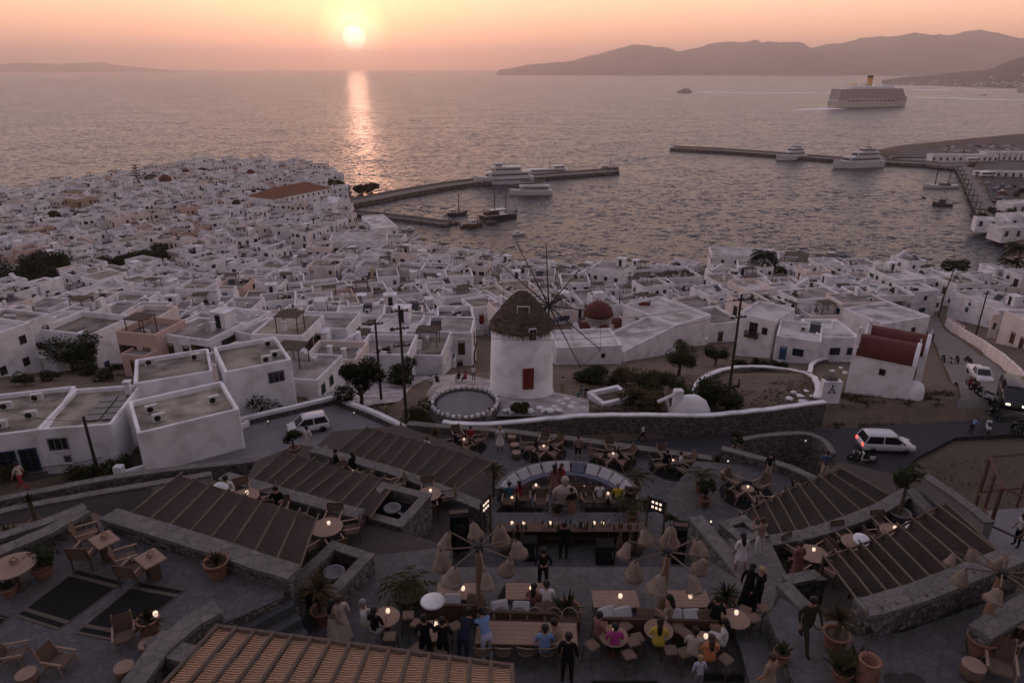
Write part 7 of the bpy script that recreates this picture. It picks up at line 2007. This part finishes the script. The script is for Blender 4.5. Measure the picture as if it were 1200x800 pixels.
# ------------------------------------------------------------------ vehicles near by
car('parked_hatchback', 'small white hatchback parked in the car park', 'car', G(362, 504, 35.12), R(203), CARP[0], 3.6, 1.64, 1.5)
car('white_estate_car', 'white family car driving on the road with tail lamp lit', 'car', G(1036, 526, road_z+.01), R(-4), CARP[0], 4.4, 1.78, 1.62, tail=True)
def zroad(px, py): p = P(px, py); return p + Vector((0, 0, .32))
car('dark_van', 'dark van with lit lamps coming down the side road', 'van', zroad(1183, 476), R(-118), CARP[2], 4.9, 1.95, 2.1, 'van', head=True)
car('white_pickup', 'old white pickup parked beside the side road', 'pickup', zroad(1146, 446), R(-105), CARP[0], 4.5, 1.7, 1.6, 'pickup')
def moto_parts(c):
    def f():
        out = []
        for x in (-.62, .62):
            b = MB().use(m_tyre); b.smooth = True; b.lathe([(.19, -.05), (.28, -.06), (.31, 0), (.28, .06), (.19, .05), (.19, -.05)], 16, M=Matrix.Translation((x, 0, .31)) @ Matrix.Rotation(PI/2, 4, 'X'), cap=False); b.use(m_rim).lathe([(.0, -.03), (.19, -.03), (.19, .03), (0, .03)], 10, M=Matrix.Translation((x, 0, .31)) @ Matrix.Rotation(PI/2, 4, 'X')); out.append(('wheel', b))
        b = MB().use(c); b.bevbox((-.35, 0, .6), (.8, .3, .34), .1); b.bevbox((.05, 0, .36), (.6, .32, .12), .05); b.bevbox((.42, 0, .62), (.12, .42, .6), .05, M=Matrix.Rotation(R(-12), 4, 'Y')); out.append(('body', b))
        b = MB().use(m_black); b.bevbox((-.33, 0, .82), (.72, .26, .1), .05); out.append(('saddle', b))
        b = MB().use(m_dark); b.tube([(.62, 0, .3), (.40, 0, .98)], .03, 5); b.tube([(.38, -.33, 1.02), (.40, 0, .98), (.38, .33, 1.02)], .02, 5); out.append(('handlebar', b))
        b = MB().use(m_headlamp); b.bevbox((.5, 0, .88), (.1, .16, .14), .03); out.append(('headlight', b))
        return out
    return f
for k, (px, py, rz, c) in enumerate([(1157, 505, 60, 0), (1163, 495, 100, 2), (1160, 485, 95, 2), (1152, 478, 110, 1), (1148, 470, 100, 2), (1142, 464, 100, 2), (1138, 459, 100, 3), (1133, 428, 90, 2), (1120, 428, 70, 2), (1112, 428, 70, 1), (1104, 427, 70, 2), (1092, 400, 60, 2), (1086, 398, 60, 2), (1188, 508, 70, 2), (1196, 504, 60, 2), (1006, 541, 160, 2), (1013, 542, 170, 0)]):
    z_ = G(px, py, road_z+.02) if py > 500 else zroad(px, py)
    place('moto%d' % c, 'motor_scooter', ['white', 'silver', 'black', 'red'][c] + (' scooter parked along the side road' if px < 1180 and px > 1020 else ' scooter standing at the road edge'), 'scooter', z_, R(rz), moto_parts(CARP[c]), 'scooters along the road')
# ------------------------------------------------------------------ people
def cloth(n, c): return mat('cloth_'+n, c, .9, var=.2, scale=8, spec=.1)
CL = {'white': cloth('white', (.55, .53, .52)), 'black': cloth('black', (.012, .012, .014)), 'cream': cloth('cream', (.42, .36, .30)), 'blue': cloth('blue', (.16, .24, .42)), 'navy': cloth('navy', (.025, .03, .055)),
      'magenta': cloth('magenta', (.36, .05, .20)), 'yellow': cloth('yellow', (.50, .36, .06)), 'orange': cloth('orange', (.50, .20, .09)), 'grey': cloth('grey', (.16, .16, .17)), 'tan': cloth('tan', (.26, .19, .14)), 'red': cloth('red', (.28, .04, .05)),
      'floral': cloth('floral', (.22, .11, .09)), 'teal': cloth('teal', (.04, .12, .14)), 'olive': cloth('olive', (.035, .033, .022)), 'denim': cloth('denim', (.07, .09, .15)), 'lilac': cloth('lilac', (.38, .36, .46))}
m_skin = mat('skin', (.30, .17, .12), .6, var=.1, scale=6)
m_hair = {'dark': mat('hair_dark', (.012, .009, .008), .6, var=.3, scale=20), 'brown': mat('hair_brown', (.05, .028, .016), .6, var=.3, scale=20), 'blond': mat('hair_blond', (.28, .19, .10), .6, var=.3, scale=20), 'grey': mat('hair_grey', (.2, .19, .18), .6, var=.3, scale=20)}
m_eye = mat('eye_dark', (.02, .015, .012), .3)
def joints(pose, r):
    J = {}
    def V(x, y, z): return Vector((x, y, z))
    hz = .93
    sit = pose.startswith('sit')
    if sit: hz = .52
    if pose == 'perch': hz = .70
    bend = {'lean': .75, 'sitlean': .35, 'photo': .05, 'walk': .06}.get(pose, .05 + r.uniform(-.03, .08))
    up = V(0, math.sin(bend), math.cos(bend))
    J['pel'] = V(0, 0, hz); J['belly'] = J['pel'] + up*.17; J['chest'] = J['pel'] + up*.36; J['neck'] = J['pel'] + up*.53
    hd = V(0, math.sin(bend*.5+.12), math.cos(bend*.5+.12))
    J['chin'] = J['neck'] + hd*.07; J['head'] = J['neck'] + hd*.16; J['crown'] = J['neck'] + hd*.25
    for s, k in ((-1, 'L'), (1, 'R')):
        J['sh'+k] = J['pel'] + up*.47 + V(s*.185, 0, 0)
        J['hip'+k] = J['pel'] + V(s*.10, 0, -.04)
        if sit:
            J['kn'+k] = V(s*.12, .43, .50); J['an'+k] = V(s*.11, .40+r.uniform(-.08, .1), .09)
        elif pose == 'perch':
            J['kn'+k] = V(s*.13, .40, .58); J['an'+k] = V(s*.12, .34, .20)
        elif pose == 'walk':
            f = s*.22; J['kn'+k] = V(s*.10, f*.75+.05, .50); J['an'+k] = V(s*.10, f*1.5-(.06 if f < 0 else 0), .09 if f > 0 else .14)
        else:
            w = .12 + (.07 if pose == 'wide' else 0); J['kn'+k] = V(s*w*.95, .02, .50); J['an'+k] = V(s*w, -.02, .08)
        J['to'+k] = J['an'+k] + V(s*.03, .15, -.04)
        sh = J['sh'+k]
        if pose == 'photo': J['el'+k] = sh + V(s*.14, .14, -.20); J['wr'+k] = sh + V(-s*.06, .30, .02)
        elif pose in ('lean',): J['el'+k] = sh + V(s*.05, .16, -.24); J['wr'+k] = sh + V(s*.0, .38, -.36)
        elif sit or pose == 'perch':
            J['el'+k] = sh + V(s*.06, .06, -.28); J['wr'+k] = sh + V(-s*.02, .30, -.30+r.uniform(-.06, .12))
        elif pose == 'walk': J['el'+k] = sh + V(s*.07, -s*.10, -.27); J['wr'+k] = sh + V(s*.08, -s*.10+.10, -.50)
        elif pose == 'phone': J['el'+k] = sh + V(s*.09, .05, -.27); J['wr'+k] = sh + V(-s*.08, .27, -.16)
        else: J['el'+k] = sh + V(s*.07, -.03, -.28); J['wr'+k] = sh + V(s*.08, .06+r.uniform(0, .08), -.52)
        J['ha'+k] = J['wr'+k] + (J['wr'+k]-J['el'+k]).normalized()*.08
    return J
RAD = {'pel': (.15, .12), 'belly': (.135, .10), 'chest': (.155, .115), 'neck': (.062, .062), 'chin': (.066, .075), 'head': (.085, .098), 'crown': (.055, .06), 'sh': (.07, .07), 'el': (.046, .046), 'wr': (.031, .028), 'ha': (.036, .022), 'hip': (.095, .1), 'kn': (.066, .068), 'an': (.043, .045), 'to': (.045, .035)}
EDG = [('pel', 'belly'), ('belly', 'chest'), ('chest', 'neck'), ('neck', 'chin'), ('chin', 'head'), ('head', 'crown')] + [(a+k if a not in ('chest', 'pel') else a, b+k) for k in 'LR' for a, b in (('chest', 'sh'), ('sh', 'el'), ('el', 'wr'), ('wr', 'ha'), ('pel', 'hip'), ('hip', 'kn'), ('kn', 'an'), ('an', 'to'))]
PKEY = {}
TMP = bpy.data.scenes.new('body_workshop')
def body_mesh(J, wide=1.0):
    names = list(J); me = bpy.data.meshes.new('body_skeleton')
    me.from_pydata([J[n] for n in names], [(names.index(a), names.index(b)) for a, b in EDG], [])
    o = bpy.data.objects.new('body_tmp', me); TMP.collection.objects.link(o)
    m = o.modifiers.new('skin', 'SKIN'); m.use_smooth_shade = True
    for i, n in enumerate(names):
        rr_ = RAD.get(n) or RAD[n[:-1]]
        me.skin_vertices[0].data[i].radius = (rr_[0]*wide, rr_[1]*wide) if n in ('pel', 'belly', 'chest', 'hipL', 'hipR') else rr_
        me.skin_vertices[0].data[i].use_root = (n == 'pel')
    s = o.modifiers.new('sub', 'SUBSURF'); s.levels = 1; s.render_levels = 1
    with bpy.context.temp_override(scene=TMP, view_layer=TMP.view_layers[0]):
        dg = bpy.context.evaluated_depsgraph_get()
        out = bpy.data.meshes.new_from_object(o.evaluated_get(dg))
    bpy.data.objects.remove(o); bpy.data.meshes.remove(me)
    return out
def seg_d(p, a, b):
    d = b-a; t = max(0, min(1, (p-a).dot(d)/max(d.length_squared, 1e-9))); return (p-(a+d*t)).length
PN = [0]
def person(label, loc, rz, pose='stand', top='black', bot='black', hair='dark', h=1.72, dress=None, longhair=False, hat=None, shorts=False, sleeves=False, wide=1.0, bag=None):
    PN[0] += 1
    r = random.Random(PN[0]*13)
    t = thing('person', label, 'person', loc, rz, None)
    k = h/1.74; t.scale = (k, k, k)
    J = joints(pose, r)
    me = body_mesh(J, wide)
    mats = [m_skin, CL[top], CL[bot], m_black]
    for m in mats: me.materials.append(m)
    segs = []
    for a, b in EDG:
        base = b.rstrip('LR')
        mi = {'belly': 1, 'chest': 1, 'neck': 1, 'chin': 0, 'head': 0, 'crown': 0, 'sh': 1, 'el': 1, 'wr': 1 if sleeves else 0, 'ha': 0, 'hip': 2, 'kn': 2, 'an': 0 if (shorts or dress) else 2, 'to': 3}[base]
        segs.append((J[a], J[b], mi))
    for p in me.polygons:
        c = p.center
        best = min(segs, key=lambda s: seg_d(c, s[0], s[1])); p.material_index = best[2]; p.use_smooth = True
    # hands with five fingers and a face, joined into the one body mesh
    b = MB(); b.use(m_skin)
    for s, kk in ((-1, 'L'), (1, 'R')):
        w = J['ha'+kk]; d = (J['ha'+kk]-J['wr'+kk]).normalized(); sd = d.cross(Vector((0, 1, .3))).normalized(); dn = d.cross(sd)
        for q, ln in enumerate((.062, .075, .08, .072)):
            p0 = w + sd*(.027-.018*q)*1.0; p1 = p0 + d*ln*.55 + dn*.004; p2 = p1 + (d*.8+dn*.45*(-1))*ln*.45
            b.tube([p0, p1, p2], [.0095, .0088, .0065], 5)
        p0 = J['wr'+kk] + d*.03 + sd*.03; b.tube([p0, p0+sd*.03+d*.025, p0+sd*.035+d*.055], [.011, .0095, .007], 5)
    hc = J['head']; f = Vector((0, 1, 0)); u = (J['crown']-J['neck']).normalized()
    b.add([hc+f*.094+u*.01, hc+f*.092-u*.028+Vector((.013, 0, 0)), hc+f*.092-u*.028-Vector((.013, 0, 0)), hc+f*.118-u*.024], [(0, 1, 3), (0, 3, 2), (1, 2, 3)])
    for s in (-1, 1): b.box(tuple(hc+Vector((s*.085, .0, -.005))), (.016, .035, .05))
    b.use(m_eye)
    for s in (-1, 1): b.box(tuple(hc+f*.088+u*.012+Vector((s*.032, 0, 0))), (.022, .012, .009))
    b.use(CL['floral']); b.box(tuple(hc+f*.085-u*.052), (.04, .012, .010))
    bm = bmesh.new(); bm.from_mesh(me)
    extra = b.mesh('extra'); n0 = len(bm.faces); bm.from_mesh(extra)
    bm.faces.ensure_lookup_table()
    mp = {0: 0, 1: len(mats), 2: len(mats)+1}
    for fi in range(n0, len(bm.faces)): bm.faces[fi].material_index = mp[b.m[fi-n0]]
    bm.to_mesh(me); bm.free(); me.materials.append(m_eye); me.materials.append(CL['floral']); bpy.data.meshes.remove(extra)
    me.name = 'body'
    link('body', me, t)
    # hair
    hb = MB(); hb.smooth = True; hm = m_hair[hair]
    back = Vector((0, -.018, 0))
    M = Matrix.Translation(hc + u*.03 + back) @ u.to_track_quat('Z', 'Y').to_matrix().to_4x4()
    hb.lathe([(.098, -.045), (.108, .0), (.102, .05), (.075, .085), (.035, .103), (0, .106)], 14, M=M, cap=False)
    hb.lathe([(.095, -.045), (.06, -.06)], 14, M=M, cap=False)
    if longhair:
        hb.tube([hc+back+Vector((0, -.05, .04)), hc+Vector((0, -.095, -.08)), J['neck']+Vector((0, -.11, -.08)), J['chest']+Vector((0, -.135, .0))], [.08, .085, .075, .03], 10)
    else:
        hb.tube([hc+back+Vector((0, -.04, .03)), hc+Vector((0, -.07, -.055))], [.085, .055], 10)
    hb.build('hair', hm, t)
    if dress:
        db = MB(); db.smooth = True; dm = CL[dress[0]]; lv = dress[1]
        if pose.startswith('sit') or pose == 'perch':
            kn = (J['knL']+J['knR'])/2
            rows = []
            for u_, rx, rz_ in ((0, .19, .16), (.35, .21, .15), (.75, .22, .13), (1.08, .21, .12)):
                c = J['pel'].lerp(kn, u_) - Vector((0, 0, .02))
                rows.append([c + Vector((rx*math.cos(2*PI*i/16), 0, rz_*math.sin(2*PI*i/16))) for i in range(17)])
            c = kn + Vector((0, .08, -.03)); rows.append([c + Vector((.23*math.cos(2*PI*i/16), .06*math.sin(2*PI*i/16), -lv*.25 + .05*math.sin(2*PI*i/16))) for i in range(17)])
            db.grid(rows)
        else:
            rows = []
            zt = J['belly'].z + .02; zb = .93 - lv
            for q in range(7):
                u_ = q/6; rr_ = .135 + .15*u_*min(1, lv/.4)
                rows.append([Vector((rr_*(1+.05*math.cos(5*a)*u_)*math.cos(a), rr_*.85*math.sin(a) + J['pel'].y + (J['belly'].y-J['pel'].y)*(1-u_), zt+(zb-zt)*u_)) for a in [2*PI*i/24 for i in range(25)]])
            db.grid(rows)
        db.build('skirt', dm, t)
    if hat:
        b = MB(); b.smooth = True; b.use(CL[hat]); M = Matrix.Translation(hc+u*.07)
        b.lathe([(.20, -.005), (.21, .0), (.11, .015), (.10, .09), (.06, .115), (0, .12)], 16, M=M); b.build('hat', None, t)
    if bag:
        b = MB(); b.use(CL[bag]); b.bevbox((.27, .02, .80), (.10, .26, .24), .04); b.tube([(.27, 0, .9), (.2, 0, 1.3), (.12, 0, 1.42)], .012, 4); b.build('shoulder_bag', None, t)
    return t
def S(px, py, z): return G(px, py, z)
# standing and walking guests: label, picture position of the feet, level, facing, pose, clothes
def pp(lb, px, py, z, rz, pose, top, bot, **k): return person(lb, G(px, py, z), R(rz), pose, top, bot, **k)
pp('barman in black standing behind the bar counter', 660, 655, ZB, 0, 'phone', 'black', 'black', h=1.85, sleeves=True)
pp('server in black walking towards the plank tables', 636, 690, ZC, 180, 'phone', 'black', 'black', sleeves=True, h=1.7)
pp('man in dark olive tunic striding past the potted yucca', 941, 757, ZR, 190, 'walk', 'olive', 'olive', sleeves=True, h=1.78, wide=1.12)
pp('woman in white mini dress with long dark hair on the walkway', 866, 672, 48.3, 10, 'wide', 'white', 'white', dress=('white', .22), longhair=True, shorts=True, h=1.7)
pp('man in tan shirt and white trousers photographing the view', 888, 653, 47.6, 20, 'photo', 'tan', 'white', h=1.8, hair='brown')
pp('woman in long black abaya on the walkway', 874, 712, 49.3, -30, 'stand', 'black', 'black', dress=('black', .8), longhair=True, sleeves=True, h=1.68)
pp('blonde guest in black close to the woman in abaya', 886, 716, 49.4, 40, 'stand', 'black', 'black', hair='blond', sleeves=True, h=1.68)
pp('woman in patterned robe standing by a round table near the walkway', 932, 680, Y1+.9, 20, 'stand', 'floral', 'floral', dress=('floral', .75), hair='brown', h=1.7)
pp('man in pale shirt and dark shorts looking at the sea from the lounge', 677, 540, ZU, 0, 'stand', 'tan', 'black', shorts=True, h=1.85)
pp('man in white shirt walking on the road behind the wall', 753, 517, road_z, 80, 'walk', 'white', 'black', h=1.75)
pp('woman with blond hair in a pale dress at the upper lounge', 586, 527, ZU, 180, 'stand', 'white', 'white', hair='blond', dress=('white', .5), h=1.75)
pp('woman in floral dress standing inside the curved sofa', 649, 579, ZS, 20, 'stand', 'floral', 'floral', dress=('floral', .5), longhair=True, h=1.68)
pp('woman in red print dress chatting inside the curved sofa', 657, 577, ZS, -40, 'stand', 'red', 'red', dress=('floral', .6), longhair=True, hair='brown', h=1.68)
pp('guest in dark dress standing by the statue', 669, 607, ZS, 20, 'stand', 'black', 'floral', dress=('floral', .65), h=1.66)
pp('slim guest in dark clothes beside the man in yellow t-shirt', 736, 609, ZS, -20, 'stand', 'black', 'black', sleeves=True, h=1.75)
pp('man in black jacket and light trousers by the roadside garden wall', 899, 562, 43.4, 190, 'stand', 'black', 'cream', sleeves=True, h=1.8)
pp('man in grey-blue shirt and pale shorts above the canopy nearest the road car', 964, 563, 44.4, -10, 'stand', 'denim', 'cream', shorts=True, h=1.85)
pp('woman in cream robe walking beside the reed pergola', 403, 752, ZC, 30, 'stand', 'cream', 'cream', dress=('cream', .75), hair='brown', h=1.7)
pp('long-haired woman in pale skirt next to the robed woman', 393, 755, ZC, -40, 'stand', 'tan', 'cream', dress=('cream', .8), longhair=True, h=1.66)
pp('woman in white walking below the upper reed canopy', 502, 540, 43.0, 150, 'walk', 'white', 'white', dress=('white', .5), h=1.68)
pp('barefoot person in white near the car park palm', 363, 530, 44.8, 160, 'stand', 'white', 'white', h=1.72)
pp('guest in pink walking past the garden rail of the big house', 28, 574, 44.4, 90, 'walk', 'cream', 'red', h=1.7)
pp('man in white shirt standing on the mill lane', 555, 446, P(555, 446).z+.2, 0, 'stand', 'white', 'denim', h=1.75)
pp('visitor in pale dress beside the mill wall', 659, 459, P(659, 459).z+.2, 200, 'stand', 'cream', 'tan', h=1.72)
pp('visitor in red sitting group on the mill lane', 546, 448, P(546, 448).z+.2, 60, 'sit', 'red', 'black', h=1.7)
pp('visitor in black crouching on the mill lane', 538, 448, P(538, 448).z+.2, 40, 'sit', 'black', 'grey', h=1.7)
pp('visitor in white sitting on the lane steps', 505, 452, P(505, 452).z+.2, 10, 'sit', 'white', 'grey', h=1.7)
pp('visitor in dark clothes sitting on the lane steps', 512, 451, P(512, 451).z+.2, -10, 'sit', 'black', 'black', h=1.7)
pp('visitor in teal sitting against the stone planter', 681, 466, P(681, 466).z+.2, 120, 'sit', 'teal', 'teal', h=1.72)
pp('visitor in black sitting beside the one in teal', 687, 466, P(687, 466).z+.2, 160, 'sit', 'black', 'black', h=1.7)
pp('woman in white walking past the stone circle', 574, 497, P(574, 497).z+.2, 150, 'walk', 'white', 'grey', h=1.68, longhair=True)
pp('person sitting in the shade inside the earth circle', 865, 458, P(865, 458).z+.1, 60, 'sit', 'black', 'black', h=1.7)
pp('rider in blue leaning forward at the road edge', 1137, 508, road_z, -70, 'lean', 'blue', 'black', h=1.7)
pp('worker in white inside the steel pavilion', 1190, 640, 45.6, 90, 'stand', 'white', 'black', h=1.7)
pp('man in navy bending over the end of the long table', 543, 775, ZC, -25, 'lean', 'navy', 'navy', sleeves=True, h=1.75)
pp('man in light blue shirt bending towards the phone at the long table', 571, 775, ZC, 25, 'lean', 'blue', 'lilac', sleeves=True, h=1.78)
pp('server in black at the dark station under the domed lamp', 500, 778, ZC, 10, 'phone', 'black', 'black', sleeves=True, h=1.75)
pp('second server in black at the dark station', 520, 780, ZC, -10, 'phone', 'black', 'black', sleeves=True, h=1.72)
pp('waiter in black passing the near end of the long table', 664, 800, ZC, -15, 'stand', 'black', 'black', sleeves=True, h=1.75)
pp('blonde child in pale clothes by the woman in orange', 817, 810, ZC, 10, 'stand', 'lilac', 'grey', hair='blond', h=1.25)
pp('passer-by in tan by the walkway pot', 897, 822, ZR-.1, 30, 'stand', 'tan', 'tan', hair='brown', dress=('tan', .5), h=1.6)
# seated guests
def sp(lb, px, py, z, rz, top, bot, pose='sit', **k): return person(lb, G(px, py, z), R(rz), pose, top, bot, **k)
sp('man in white shirt seated at the small round table by the pergola', 428, 744, ZC+.12, -80, 'white', 'cream', h=1.75, hair='grey', sleeves=True)
sp('long-haired woman in white skirt seated opposite the man in white', 441, 752, ZC+.12, -20, 'black', 'white', dress=('white', .5), longhair=True, h=1.68)
sp('man in white t-shirt seated on the bench behind the long table', 640, 724, ZC+.02, 5, 'white', 'denim', h=1.8)
sp('woman in dark print seated beside the man in white t-shirt', 625, 722, ZC+.02, -15, 'floral', 'black', longhair=True, h=1.65)
sp('man in light blue t-shirt seated at the long table', 638, 778, ZC+.05, 0, 'blue', 'grey', h=1.8)
sp('guest in tan leaning on the long table end', 655, 770, ZC+.05, 50, 'tan', 'tan', 'sitlean', h=1.72)
sp('woman in magenta top seated at her round table', 719, 772, ZC+.14, 0, 'magenta', 'black', h=1.68)
sp('woman in black floral dress sharing the table of the woman in magenta', 699, 758, ZC+.14, -60, 'floral', 'floral', dress=('floral', .4), h=1.68)
sp('woman in yellow dress with long hair under the basket pole', 770, 768, ZC+.14, -10, 'yellow', 'yellow', dress=('yellow', .9), longhair=True, h=1.7)
sp('woman in pink top facing the woman in yellow', 784, 737, ZC+.14, 60, 'tan', 'tan', longhair=True, h=1.66)
sp('woman in orange dress seated at her round table', 829, 786, ZC+.14, 0, 'orange', 'orange', dress=('orange', .5), longhair=True, hair='brown', h=1.7)
sp('person in cream t-shirt beside the woman in orange', 810, 780, ZC+.14, -20, 'cream', 'cream', h=1.75)
sp('woman in white dress at the table of the woman in orange', 847, 766, ZC+.14, 60, 'white', 'white', dress=('white', .4), longhair=True, h=1.68)
sp('man in black seated on the bench beside the yucca', 836, 740, ZC+.14, -30, 'black', 'black', h=1.75, sleeves=True)
sp('man in white shirt at the table by the top of the long canopy', 270, 590, Z1+.05, 190, 'white', 'black', h=1.8, sleeves=True)
sp('dark-haired diner at the long canopy table', 327, 602, Z1+.05, 190, 'black', 'black', h=1.7)
sp('diner in red leaning over the table beside the long canopy', 322, 622, Z1+.05, 10, 'red', 'black', 'sitlean', h=1.7)
sp('diner in black at the middle canopy table', 394, 553, Z2+.05, -60, 'black', 'black', h=1.72)
sp('woman in dark dress at the middle canopy table', 415, 556, Z2+.05, 60, 'black', 'black', longhair=True, h=1.68)
sp('man in yellow t-shirt seated at the sofa circle', 723, 594, ZS+.03, 0, 'yellow', 'grey', h=1.75, hair='grey')
sp('guest in white seated in the armchair row', 702, 592, ZS+.03, 0, 'white', 'grey', h=1.7)
sp('guest in teal at the basin-side end of the sofa circle', 597, 592, ZS+.03, 10, 'teal', 'grey', h=1.72)
sp('woman in red dress at the basin-side end of the sofa circle', 609, 590, ZS+.03, 30, 'red', 'red', h=1.66, longhair=True)
sp('guest in dark clothes in the chair circle nearest the stone circle', 534, 526, ZU+.05, -60, 'black', 'black', h=1.72)
sp('guest in red in the chair circle nearest the stone circle', 552, 519, ZU+.05, 170, 'red', 'floral', h=1.7)
sp('guest with white towel in the upper chair circle', 797, 551, ZU+.05, 70, 'white', 'grey', h=1.72)
sp('guest in black by the white towel', 780, 549, ZU+.05, -40, 'black', 'black', h=1.7)
sp('seated woman with brown hair by the lower stone basin', 343, 668, Z1+.3, 30, 'tan', 'tan', hair='brown', longhair=True, h=1.68)
bpy.data.scenes.remove(TMP)
